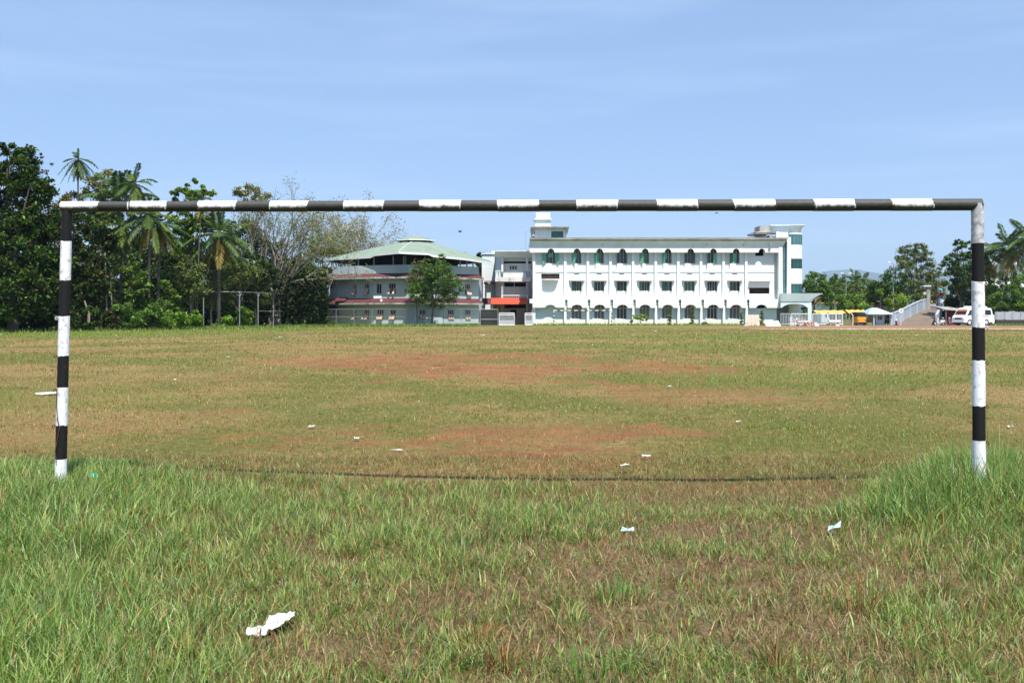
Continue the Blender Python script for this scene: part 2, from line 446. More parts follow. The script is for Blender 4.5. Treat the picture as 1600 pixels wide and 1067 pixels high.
def build_ground():
    ys = [-80, -30, -10, -3, 0.5, 2.0, 3.0]
    v = 1067 + 60
    while True:
        y = CZ * F / (v - HY)
        if y > 135: break
        if y > 3.2: ys.append(y)
        v -= max(0.55, (v - HY) * 0.011)
    ys += [140, 150, 165, 185, 215, 260, 330, 450, 700, 1200, 2200, 4500, 8000, 12950]
    xs = list(np.arange(-8, 8.01, 0.16))
    s, x = 0.2, 8.0
    while x < 130:
        x += s; s = min(s * 1.04, 2.5); xs += [x, -x]
    xs += [160, -160, 220, -220, 400, -400, 900, -900, 2000, -2000, 5000, -5000, 11900, -11900]
    xs, ys = np.array(sorted(xs)), np.array(ys)
    gx, gy = np.meshgrid(xs, ys)
    gx, gy = gx.ravel(), gy.ravel()
    gz = ground_z(gx, gy)
    d, g, s_ = masks(gx, gy)
    nx, ny = len(xs), len(ys)
    i = (np.arange(ny - 1)[:, None] * nx + np.arange(nx - 1)[None, :]).ravel()
    Fc = np.stack([i, i + 1, i + nx + 1, i + nx], 1)
    m = bpy.data.materials.new('dry_playing_field')
    m.use_nodes = True
    t = m.node_tree; b = t.nodes['Principled BSDF']
    b.inputs['Roughness'].default_value = 0.95
    b.inputs['Specular IOR Level'].default_value = 0.1
    at = t.nodes.new('ShaderNodeAttribute'); at.attribute_name = 'Col'
    sp = t.nodes.new('ShaderNodeSeparateColor'); t.links.new(at.outputs['Color'], sp.inputs['Color'])
    tc = t.nodes.new('ShaderNodeTexCoord')
    def noise(scale, det=5, rough=0.6, st=(1, 1, 1)):
        mpn = t.nodes.new('ShaderNodeMapping'); mpn.inputs['Scale'].default_value = st
        t.links.new(tc.outputs['Object'], mpn.inputs['Vector'])
        n = t.nodes.new('ShaderNodeTexNoise'); n.inputs['Scale'].default_value = scale
        n.inputs['Detail'].default_value = det; n.inputs['Roughness'].default_value = rough
        t.links.new(mpn.outputs['Vector'], n.inputs['Vector']); return n.outputs['Fac']
    def ramp(fac, p0, c0, p1, c1):
        r = t.nodes.new('ShaderNodeValToRGB')
        r.color_ramp.elements[0].position = p0; r.color_ramp.elements[0].color = (*c0, 1)
        r.color_ramp.elements[1].position = p1; r.color_ramp.elements[1].color = (*c1, 1)
        t.links.new(fac, r.inputs['Fac']); return r.outputs['Color']
    def mix(fac, a, b_):
        k = t.nodes.new('ShaderNodeMix'); k.data_type = 'RGBA'
        t.links.new(fac, k.inputs['Factor']); t.links.new(a, k.inputs['A']); t.links.new(b_, k.inputs['B']); return k.outputs['Result']
    def madd(a, mul, b_=None, add=0.0):
        k = t.nodes.new('ShaderNodeMath'); k.operation = 'MULTIPLY_ADD'
        t.links.new(a, k.inputs[0]); k.inputs[1].default_value = mul
        if b_ is not None: t.links.new(b_, k.inputs[2])
        else: k.inputs[2].default_value = add
        return k.outputs[0]
    fine = noise(9.0, 8, 0.7); mid = noise(1.1, 6, 0.65); big = noise(0.14, 5, 0.6); wide = noise(0.6, 6, 0.7, (0.35, 1, 1))
    straw = ramp(fine, 0.32, (0.125, 0.086, 0.036), 0.68, (0.335, 0.255, 0.100))
    olive = ramp(fine, 0.32, (0.068, 0.076, 0.018), 0.68, (0.195, 0.190, 0.054))
    lush = ramp(mid, 0.3, (0.075, 0.100, 0.018), 0.7, (0.185, 0.215, 0.042))
    red = ramp(mid, 0.3, (0.16, 0.070, 0.034), 0.72, (0.35, 0.158, 0.072))
    # thin grass over everything: straw <-> olive by dryness and noise
    f1 = madd(sp.outputs['Blue'], -1.1, madd(mid, 1.1, madd(wide, 0.9), 0), 0)
    f1 = madd(f1, 2.3, None, -0.55)
    cl = t.nodes.new('ShaderNodeClamp'); t.links.new(f1, cl.inputs['Value'])
    turf = mix(cl.outputs[0], straw, olive)
    f2 = madd(madd(sp.outputs['Green'], 1.25, madd(mid, 0.8, None, -0.5)), 1.0, None, -0.12)
    cl2 = t.nodes.new('ShaderNodeClamp'); t.links.new(f2, cl2.inputs['Value'])
    turf = mix(cl2.outputs[0], turf, lush)
    rag = noise(2.3, 7, 0.72, (0.55, 1, 1))
    f3 = madd(madd(sp.outputs['Red'], 1.45, madd(fine, 1.5, madd(rag, 4.6, None, -2.3), 0)), 1.0, None, -1.42)
    cl3 = t.nodes.new('ShaderNodeClamp'); t.links.new(f3, cl3.inputs['Value'])
    out = mix(cl3.outputs[0], turf, red)
    # the unmown strip round the near goal lies on brown soil and rotting thatch
    sx = t.nodes.new('ShaderNodeSeparateXYZ'); t.links.new(tc.outputs['Object'], sx.inputs[0])
    nr = t.nodes.new('ShaderNodeMapRange'); nr.inputs['From Min'].default_value = 10.6; nr.inputs['From Max'].default_value = 8.8
    t.links.new(madd(mid, 1.6, sx.outputs['Y']), nr.inputs['Value'])
    thatch = noise(34.0, 6, 0.75, (1, .45, 1))
    soil = mix(ramp(mid, .35, (0, 0, 0), .65, (1, 1, 1)), ramp(thatch, .34, (0.055, 0.036, 0.020), .66, (0.260, 0.170, 0.098)), ramp(thatch, .34, (0.075, 0.054, 0.026), .66, (0.330, 0.250, 0.130)))
    k9 = t.nodes.new('ShaderNodeMath'); k9.operation = 'MULTIPLY'; k9.inputs[1].default_value = .85; t.links.new(nr.outputs['Result'], k9.inputs[0])
    out = mix(k9.outputs[0], out, soil)
    t.links.new(out, b.inputs['Base Color'])
    bp = t.nodes.new('ShaderNodeBump'); bp.inputs['Strength'].default_value = 1.0; bp.inputs['Distance'].default_value = 0.06
    t.links.new(fine, bp.inputs['Height']); t.links.new(bp.outputs['Normal'], b.inputs['Normal'])
    o = soup('ground', np.stack([gx, gy, gz], 1), Fc, np.stack([d, g, s_], 1), m, smooth=True)
    tag(o, kind='structure')

build_ground()

# red earth strip and pale track along the far side of the field
def strip(name, pts_near, pts_far, z, m, sub=24):
    mb = MB(); n = len(pts_near)
    rng = random.Random(hash(name) % 1000 if False else len(name))
    def inter(pts, t):
        k = t * (len(pts) - 1); i = min(int(k), len(pts) - 2); f = k - i
        return pts[i][0] + (pts[i + 1][0] - pts[i][0]) * f, pts[i][1] + (pts[i + 1][1] - pts[i][1]) * f
    v, f = [], []
    for i in range(sub + 1):
        t = i / sub
        a = inter(pts_near, t); b = inter(pts_far, t)
        v += [(a[0], a[1] + rng.uniform(-.7, .7), z), (b[0], b[1] + rng.uniform(-.7, .7), z)]
    for i in range(sub): f.append((2 * i, 2 * i + 2, 2 * i + 3, 2 * i + 1))
    mb.add(v, f)
    return tag(mb.build(name, m), kind='structure')

strip('dirt_path', [(18, 103), (30, 101), (45, 99), (80, 97)], [(18, 107), (30, 113), (45, 130), (80, 131)], 0.010, M['earth'], 40)
strip('sandy_track', [(22, 95.5), (33, 93), (46, 93.5), (62, 95)], [(22, 96.8), (33, 98.5), (46, 99), (62, 97.5)], 0.016, M['cream'], 40)
strip('driveway', [(42, 117), (55, 116), (80, 115)], [(42, 127.9), (55, 129), (80, 129)], 0.022, M['rampmat'], 30)

# ================================================================== GRASS
def blades(name, x, y, z0, h, wd, lean, az, colr, segs=2, parent=None, twist=None):
    """x,y: roots; h: length; lean: how far the tip leans over (0 upright .. 1 flat); az: direction of lean"""
    n = len(x)
    rng = np.random.default_rng(len(name) + n)
    side = az + np.pi / 2 + (rng.uniform(-1.1, 1.1, n) if twist is None else twist)
    sx, sy = np.cos(side), np.sin(side)
    dx, dy = np.cos(az), np.sin(az)
    lv = []
    ts = [0.0, 0.5, 1.0] if segs == 2 else [0.0, 1.0]
    for t_ in ts:
        bend = lean * (0.35 * t_ + 0.65 * t_ * t_)
        ox = h * bend; oz = h * t_ * np.sqrt(np.maximum(0.05, 1 - (lean * (0.35 + 0.65 * t_)) ** 2))
        lv.append((x + dx * ox, y + dy * ox, z0 + oz))
    V = []
    for k, t_ in enumerate(ts[:-1]):
        ww = wd * (1.0 if k == 0 else 0.8) * 0.5
        px, py, pz = lv[k]
        V.append(np.stack([px - sx * ww, py - sy * ww, pz], 1)); V.append(np.stack([px + sx * ww, py + sy * ww, pz], 1))
    V.append(np.stack(lv[-1], 1))
    k = len(V)
    A = np.stack(V, 1).reshape(-1, 3)
    base = np.arange(n)[:, None] * k
    if segs == 2:
        Fc = np.concatenate([base + [0, 1, 3], base + [0, 3, 2], base + [2, 3, 4]], 0)
    else:
        Fc = base + [0, 1, 2]
    C = np.repeat(colr, k, axis=0)
    o = soup(name, A, Fc, C, M['blade'], parent)
    return o

PAL_G = np.array([lin(124, 150, 70), lin(106, 138, 60), lin(142, 164, 84), lin(96, 126, 64), lin(132, 156, 98), lin(154, 168, 92), lin(84, 116, 48)])
PAL_D = np.array([lin(178, 152, 100), lin(158, 128, 84), lin(150, 108, 64), lin(190, 166, 120), lin(140, 98, 58), lin(128, 120, 66)])

def pick(rng, pal, n):
    c = pal[rng.integers(0, len(pal), n)]
    return c * rng.uniform(0.82, 1.18, (n, 1))

def foreground_grass():
    rng = np.random.default_rng(7)
    n = 88000
    y = rng.uniform(3.2, 10.6, n)
    x = rng.uniform(-1, 1, n) * (0.54 * y + 2.3)
    u, v = uv_of(x, y)
    nA = fbm(x * 0.9, y * 0.9, 3, 4); nB = fbm(x * 2.7, y * 2.7, 13, 3)
    wob = (nA - 0.5) * 260
    left = sst(470, 60, u + wob) * sst(722, 745, v)
    leftfront = sst(640, 180, u + wob) * sst(880, 1000, v)
    band = sst(1010, 800, u + wob) * sst(738, 760, v + (nA - .5) * 36) * sst(950, 830, v)
    right = sst(1230, 1500, u + wob * 0.7) * sst(722, 752, v + (nB - .5) * 20) * sst(900, 790, v + (nA - .5) * 60)
    rightfar = sst(1180, 1400, u + wob) * sst(770, 800, v) * (1 - .4 * sst(860, 980, v))
    front = sst(960, 1060, v) * 0.62
    mid = sst(752, 800, v + (nA - .5) * 40)
    dens = np.clip(np.maximum.reduce([left * 0.78, leftfront * 0.62, band * 0.8, right * 1.0, rightfar * 0.92, front, mid * 0.95]), 0, 1)
    bare = sst(0.47, 0.60, nB + (nA - .5) * 0.9) * (1 - 0.8 * np.maximum(left, right)) 
    hole = np.maximum.reduce([ell(x, y, 0.35, 4.75, 0.55, 0.45), ell(x, y, -0.75, 4.35, 0.42, 0.25), ell(x, y, 0.9, 5.6, 0.8, 0.4), ell(x, y, 1.05, 4.7, 0.5, 0.3), ell(x, y, 1.5, 6.9, 0.9, 0.5), ell(x, y, 0.2, 4.1, 0.3, 0.2), ell(x, y, 0.75, 5.05, .35, .2), ell(x, y, 1.9, 5.6, .5, .25), ell(x, y, -0.3, 5.2, .5, .15), ell(x, y, 1.3, 4.4, .4, .12), ell(x, y, 0.2, 6.2, .5, .3)])
    paper_gap = ell(x, y, -1.12, 4.6, .20, .17)
    dens = dens * (1 - 0.72 * bare) * (1 - 0.84 * hole) * (1 - .9 * paper_gap)
    keep = rng.random(n) < dens * 0.50
    x, y, u, v, left, right, rightfar, nA, band, lf = [q[keep] for q in (x, y, u, v, left, right, rightfar, nA, band, leftfront)]
    H = 0.075 + 0.06 * (nA - 0.4) + 0.062 * left + 0.02 * lf + 0.24 * right ** 1.6 + 0.02 * rightfar + 0.045 * band
    # close to the left post the grass is cropped
    k = rng.integers(5, 12, len(x))
    idx = np.repeat(np.arange(len(x)), k)
    m = len(idx)
    cx = x[idx] + rng.normal(0, 0.030, m); cy = y[idx] + rng.normal(0, 0.030, m)
    h = H[idx] * rng.uniform(0.5, 1.35, m)
    lean = np.clip(rng.beta(2.2, 1.9, m) * 0.97, 0.03, 0.95)
    az = np.arctan2(cy - y[idx], cx - x[idx]) + rng.normal(0, 0.6, m)
    wd = rng.uniform(0.0045, 0.0098, m) * (0.85 + 0.3 * (H[idx] > 0.17))
    clump_c = pick(rng, PAL_G, len(x))
    c = clump_c[idx] * rng.uniform(0.82, 1.22, (m, 1))
    lushness = np.clip(left[idx] + right[idx] + 0.4 * band[idx], 0, 1)
    isd = rng.random(m) < (0.20 - 0.09 * lushness)
    c[isd] = pick(rng, PAL_D, isd.sum())
    deep = (right[idx] * 0.22)[:, None]
    c = c * (1 - deep) + c * np.array([0.62, 0.84, 0.62]) * deep
    o = blades('tall_grass', cx, cy, ground_z(cx, cy) - 0.01, h, wd, lean, az, c)
    tag(o, 'fresh green grass tufts growing in front of the near goal', 'grass', kind='stuff')
    # dry straw lying between the tufts
    n = 68000
    y = rng.uniform(3.5, 10.4, n); x = rng.uniform(-1, 1, n) * (0.54 * y + 2.3)
    h = rng.uniform(0.05, 0.16, n)
    c = pick(rng, PAL_D, n) * rng.uniform(0.40, 0.95, (n, 1))
    o = blades('dry_straw', x, y, ground_z(x, y) + 0.002, h, rng.uniform(0.0025, 0.0055, n), rng.uniform(0.86, 0.985, n), rng.uniform(0, 6.283, n), c)
    tag(o, 'flattened tan straw lying between the green tufts', 'dry grass', kind='stuff')
    # low creeping grass filling between the tufts
    n = 88000
    y = rng.uniform(3.2, 10.4, n); x = rng.uniform(-1, 1, n) * (0.54 * y + 2.3)
    nz = fbm(x * 1.6, y * 1.6, 71, 3)
    hl = np.maximum.reduce([ell(x, y, 0.35, 4.75, 0.55, 0.45), ell(x, y, -0.75, 4.35, 0.42, 0.25), ell(x, y, 0.9, 5.6, 0.8, 0.4), ell(x, y, 1.05, 4.7, 0.5, 0.3), ell(x, y, 0.75, 5.05, .35, .2), ell(x, y, -1.12, 4.6, .2, .17)])
    ok = rng.random(n) < sst(0.26, 0.55, nz) * (1 - .6 * hl)
    x, y = x[ok], y[ok]; n = len(x)
    c = pick(rng, PAL_G, n) * 0.85
    isd = rng.random(n) < 0.28
    c[isd] = pick(rng, PAL_D, isd.sum()) * 0.8
    o = blades('creeping_grass', x, y, ground_z(x, y), rng.uniform(0.03, 0.085, n), rng.uniform(0.003, 0.006, n), rng.uniform(0.3, 0.95, n), rng.uniform(0, 6.283, n), c)
    tag(o, 'low creeping grass between the tufts in the foreground', 'grass', kind='stuff')

def clump(rng, cx, cy, n, r, h0, h1, pal, lean_hi=0.7, w0=0.004, w1=0.008):
    a = rng.uniform(0, 6.283, n); rr = r * np.sqrt(rng.random(n))
    x = cx + rr * np.cos(a); y = cy + rr * np.sin(a)
    return (x, y, ground_z(x, y) - 0.005, rng.uniform(h0, h1, n), rng.uniform(w0, w1, n), rng.uniform(0.03, lean_hi, n), a + rng.normal(0, .5, n), pick(rng, pal, n))

def special_tufts():
    rng = np.random.default_rng(99)
    RED = np.array([lin(150, 104, 62), lin(168, 126, 80), lin(132, 92, 56), lin(184, 150, 100), lin(112, 116, 64), lin(104, 124, 62)])
    GG = np.array([lin(102, 142, 64), lin(122, 156, 78), lin(88, 126, 56)])
    def at(px, py): 
        Y = CZ * F / (py - HY); return X(px, Y), Y
    tufts = [  # px, py of base, n, radius, h0, h1, palette, lean
        ('dry_tuft', 'rust brown dry grass tuft upright on the bare patch at bottom centre', 790, 1052, 60, .08, .08, .22, RED, .85),
        ('dry_tuft', 'wispy rust brown tuft just left of the bare patch at bottom centre', 745, 1010, 60, .08, .06, .17, RED, .85),
        ('dry_tuft', 'rust red dry grass tuft at the lower right of the foreground', 1214, 1050, 60, .06, .08, .24, RED, .8),
        ('dry_tuft', 'tan seeding tuft standing amid green grass at the right', 1345, 958, 50, .10, .10, .26, RED, .8),
        ('dry_tuft', 'orange brown tuft rising behind the blue film scrap', 985, 822, 45, .07, .05, .14, RED, .8),
        ('grass_tuft', 'bright green bushy tuft at the bottom edge right of centre', 935, 1062, 150, .20, .06, .17, GG, .85),
        ('grass_tuft', 'compact green tuft on the worn ground beside the bare patch', 968, 936, 120, .15, .05, .14, GG, .85),
        ('grass_tuft', 'spiky green tuft alone on the bare centre patch', 892, 978, 50, .10, .07, .17, PAL_G, .85),
        ('weed', 'tall seeding grass stalks beside the right goalpost', 1552, 722, 26, .12, .25, .62, PAL_G, .4),
    ]
    for nm, lab, px, py, n, r, h0, h1, pal, lean in tufts:
        cx, cy = at(px, py)
        o = blades(nm, *clump(rng, cx, cy, n, r, h0, h1, pal, lean))
        tag(o, lab, 'grass tuft')
    # leafy green weed clumps round the foot of the left post
    for lab, px, py, n, r, h in (('leafy green weed clump just right of the left goalpost foot', 128, 742, 150, .16, .16),
                                 ('yellow green weed clump in front of the left goalpost foot', 70, 786, 160, .2, .2),
                                 ('low dark green weed mat where the crossbar shadow begins', 190, 735, 300, .20, .10)):
        cx, cy = at(px, py)
        o = blades('weed', *clump(rng, cx, cy, n, r, h * .4, h, GG, .85, .008, .016))
        tag(o, lab, 'weed')

def turf():
    rng = np.random.default_rng(17)
    parts = []
    for (y0, y1, dens, h0, h1, w0, w1) in ((8.6, 14, 1000, .022, .055, .004, .008), (14, 24, 330, .025, .06, .007, .013), (24, 42, 90, .03, .075, .014, .026), (42, 100, 14, .04, .10, .03, .06)):
        area = (y1 - y0) * 0.54 * (y0 + y1)
        n = int(area * dens * (1 + 2.6 / (.27 * (y0 + y1))))
        y = np.sqrt(rng.uniform(y0 * y0, y1 * y1, n)); x = rng.uniform(-1, 1, n) * (0.54 * y + 2.8)
        d, g, s = masks(x, y)
        nz = fbm(x * 1.3, y * 1.3, 81, 4)
        ok = rng.random(n) < np.clip(1 - d * 0.70, 0, 1) * (0.35 + 0.65 * sst(.35, .6, nz))
        if y0 > 90: ok &= ~((x > 16) & (y > 92))
        x, y, d, g, s, nz = [q[ok] for q in (x, y, d, g, s, nz)]
        n = len(x)
        c = pick(rng, PAL_G, n) * np.array([1.0, 0.97, 0.72])
        pd = np.clip(0.83 - 0.6 * g + 0.6 * (s - .5) - 1.0 * (nz - .5), 0.05, 0.95)
        isd = rng.random(n) < pd
        c[isd] = pick(rng, PAL_D, isd.sum()) * np.array([1.05, .98, .8])
        c = c * .84
        parts.append((x, y, ground_z(x, y), rng.uniform(h0, h1, n) * (1 + 0.7 * g), rng.uniform(w0, w1, n), rng.uniform(.2, .93, n), rng.uniform(0, 6.283, n), c))
    # scattered small tussocks in the mown turf
    n = 1500
    cy = np.sqrt(rng.uniform(9.5 ** 2, 62 ** 2, n)); cx = rng.uniform(-1, 1, n) * (0.54 * cy + .5)
    d, g, s = masks(cx, cy)
    ok = rng.random(n) < sst(.42, .58, fbm(cx * .5, cy * .4, 123, 3)) * (1 - .6 * d)
    cx, cy, g = cx[ok], cy[ok], g[ok]
    idx = np.repeat(np.arange(len(cx)), 16); m = len(idx)
    rr = rng.uniform(.03, .16, len(cx))[idx]
    x = cx[idx] + rng.normal(0, 1, m) * rr; y = cy[idx] + rng.normal(0, 1, m) * rr
    base = pick(rng, PAL_G, len(cx)) * np.array([.72, .78, .55]); dr = rng.random(len(cx)) < .3; base[dr] = pick(rng, PAL_D, dr.sum()) * .8
    parts.append((x, y, ground_z(x, y), rng.uniform(.03, .085, m), rng.uniform(.006, .012, m) * (1 + cy[idx] / 40), rng.uniform(.1, .85, m), rng.uniform(0, 6.283, m), base[idx] * rng.uniform(.8, 1.2, (m, 1))))
    a = [np.concatenate([p[i] for p in parts]) for i in range(8)]
    o = blades('turf', *a, segs=1)
    tag(o, 'short patchy dry turf of the playing field', 'turf', kind='stuff')
    # longer green fringe at the edges of the field, below the trees and the buildings
    P_ = []
    n = 26000
    t = rng.random(n)
    x = -56 + t * 52; edge = np.interp(x, [-56, -44, -36, -28, -20, -4], [79, 83, 92, 104, 119, 124])
    y = edge - rng.gamma(1.6, 2.2, n)
    P_.append((x, y, rng.uniform(.12, .42, n)))
    n = 7000
    x = rng.uniform(-25, 34, n); y = 130.4 - rng.gamma(1.5, 1.1, n)
    ok = ~((x > -3.5) & (x < 2.2) & (y > 122))
    P_.append((x[ok], y[ok], rng.uniform(.10, .45, n)[ok]))
    n = 2500
    x = rng.uniform(60, 72, n); y = 126.5 - rng.gamma(1.5, .8, n)
    P_.append((x, y, rng.uniform(.1, .4, n)))
    x, y, h = [np.concatenate([p[i] for p in P_]) for i in range(3)]
    n = len(x)
    c = pick(rng, np.array([lin(118, 140, 60), lin(96, 126, 52), lin(138, 154, 74), lin(80, 108, 44)]), n)
    o = blades('edge_grass', x, y, np.zeros(n), h, rng.uniform(.04, .09, n), rng.uniform(.1, .8, n), rng.uniform(0, 6.283, n), c, segs=1)
    tag(o, 'longer green grass fringe along the far edge of the field', 'grass', kind='stuff')

foreground_grass()
special_tufts()
turf()

# ================================================================== NEAR GOAL
def band_mat(name, base, second_tone, lo, hi, rust=None, spec=.35):
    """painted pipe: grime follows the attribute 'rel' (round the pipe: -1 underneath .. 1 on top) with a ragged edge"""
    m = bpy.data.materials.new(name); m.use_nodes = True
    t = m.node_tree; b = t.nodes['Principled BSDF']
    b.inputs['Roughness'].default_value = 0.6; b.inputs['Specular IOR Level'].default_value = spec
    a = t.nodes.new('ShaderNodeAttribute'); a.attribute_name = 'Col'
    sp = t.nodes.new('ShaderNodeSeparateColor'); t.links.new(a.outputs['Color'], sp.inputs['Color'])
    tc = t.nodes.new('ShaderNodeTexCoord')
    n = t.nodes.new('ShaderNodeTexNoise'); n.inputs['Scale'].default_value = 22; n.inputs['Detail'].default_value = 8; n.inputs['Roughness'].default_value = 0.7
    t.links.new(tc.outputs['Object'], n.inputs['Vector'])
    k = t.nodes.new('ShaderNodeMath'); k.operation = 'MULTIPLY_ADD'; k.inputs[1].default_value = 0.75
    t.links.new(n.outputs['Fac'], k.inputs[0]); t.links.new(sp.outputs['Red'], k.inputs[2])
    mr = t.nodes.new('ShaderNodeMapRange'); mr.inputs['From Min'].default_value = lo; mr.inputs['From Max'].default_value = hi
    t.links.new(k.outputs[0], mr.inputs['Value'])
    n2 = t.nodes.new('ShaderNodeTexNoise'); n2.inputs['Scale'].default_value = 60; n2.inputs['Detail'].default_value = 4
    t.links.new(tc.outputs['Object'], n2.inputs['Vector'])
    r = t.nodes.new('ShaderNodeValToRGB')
    r.color_ramp.elements[0].position = .3; r.color_ramp.elements[0].color = (*[c * .75 for c in second_tone], 1)
    r.color_ramp.elements[1].position = .7; r.color_ramp.elements[1].color = (*[c * 1.5 for c in second_tone], 1)
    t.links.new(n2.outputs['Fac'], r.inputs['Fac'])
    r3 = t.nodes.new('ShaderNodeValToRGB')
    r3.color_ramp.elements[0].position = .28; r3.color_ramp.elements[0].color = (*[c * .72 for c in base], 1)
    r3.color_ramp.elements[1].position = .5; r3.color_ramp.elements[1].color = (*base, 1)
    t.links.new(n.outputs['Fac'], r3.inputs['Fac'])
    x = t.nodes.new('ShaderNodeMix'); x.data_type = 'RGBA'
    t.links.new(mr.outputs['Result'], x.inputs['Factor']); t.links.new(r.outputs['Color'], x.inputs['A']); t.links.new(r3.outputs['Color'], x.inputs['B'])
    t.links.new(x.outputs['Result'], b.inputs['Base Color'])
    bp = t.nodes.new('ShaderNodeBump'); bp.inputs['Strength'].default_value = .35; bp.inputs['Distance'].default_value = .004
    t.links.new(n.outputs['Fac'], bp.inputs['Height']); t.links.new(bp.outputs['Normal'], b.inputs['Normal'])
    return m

BW = band_mat('white_band_dark_below', (.80, .80, .78), (.055, .058, .036), .68, .95)  # second, dark greenish tone towards the underside of the bar
BB = band_mat('black_band_dark_below', (.060, .060, .056), (.022, .024, .016), .72, 1.15)  # greyer above, darker towards the underside
PW = band_mat('white_post_band', (.80, .81, .82), (.30, .25, .20), .33, .47)
PWD = band_mat('scuffed_white_post_band', (.66, .67, .68), (.14, .14, .13), .34, .62)
PB = band_mat('black_post_band', (.016, .016, .017), (.10, .052, .028), .29, .43, spec=.12)

def banded_pipe(name, cuts, kinds, axis_fn, rad_fn, parent, off, vertical=False, n=22):
    """cuts: positions 0..1 along the pipe; kinds: material index of every band"""
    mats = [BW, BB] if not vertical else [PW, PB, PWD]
    V, Fq, MI, C = [], [], [], []
    rng = random.Random(len(cuts))
    for bi in range(len(kinds)):
        a, b = cuts[bi], cuts[bi + 1]
        fat = 1.045 if kinds[bi] != 1 else 1.0
        slant = rng.uniform(-.5, .5) * .02
        steps = 6
        for s in range(steps + 1):
            t = a + (b - a) * s / steps
            p, d, e1, e2 = axis_fn(t)
            for k in range(n):
                an = 2 * math.pi * k / n
                edge = s in (0, steps) and 0 < bi < len(kinds) - 1
                sh = slant * math.sin(an) + rng.uniform(-.004, .004) if edge else 0
                if edge and kinds[bi] != 1: sh += .006 * (-1 if s == 0 else 1)
                r = rad_fn(t) * fat * (1 + 0.012 * math.sin(3 * an + bi))
                q = p + d * sh + (e1 * math.cos(an) + e2 * math.sin(an)) * r
                V.append(q)
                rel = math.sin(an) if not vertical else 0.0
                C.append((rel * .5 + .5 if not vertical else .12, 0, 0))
        base = len(V) - (steps + 1) * n
        for s in range(steps):
            for k in range(n):
                k2 = (k + 1) % n
                Fq.append((base + s * n + k, base + s * n + k2, base + (s + 1) * n + k2, base + (s + 1) * n + k)); MI.append(kinds[bi])
        for e0 in (0, steps):
            nb = len(V); V += [V[base + e0 * n + k].copy() for k in range(n)]; C += [C[base + e0 * n + k] for k in range(n)]
            Fq.append(tuple(nb + k for k in range(n))); MI.append(kinds[bi])
    me = bpy.data.meshes.new(name); me.from_pydata([tuple(q) for q in V], [], Fq)
    for m in mats: me.materials.append(m)
    me.polygons.foreach_set('material_index', MI)
    at = me.color_attributes.new('Col', 'FLOAT_COLOR', 'POINT')
    at.data.foreach_set('color', np.hstack([np.array(C), np.ones((len(C), 1))]).astype(np.float32).ravel())
    bm = bmesh.new(); bm.from_mesh(me); bmesh.ops.recalc_face_normals(bm, faces=bm.faces); bm.to_mesh(me); bm.free()
    me.polygons.foreach_set('use_smooth', [len(p.vertices) == 4 for p in me.polygons])
    o = bpy.data.objects.new(name, me); COL.objects.link(o)
    o.parent = parent; o.matrix_parent_inverse = Matrix.Translation(-Vector(off))
    return o

def hook(parent, off, p, out, r=.020, m=None):
    """small open wire net hook welded to the pipe at p, standing out along out"""
    out = Vector(out).normalized(); up = Vector((0, 0, 1))
    pts = [p + out * (.004 + r * (1 - math.cos(a))) + up * (r * math.sin(a)) for a in [math.pi * k / 6 * 1.75 - .4 for k in range(7)]]
    mb = MB(); mb.tube(pts, [.0042] * len(pts), 6)
    return mb.build('net_hook', m or M['rust'], parent, smooth=True, off=off)

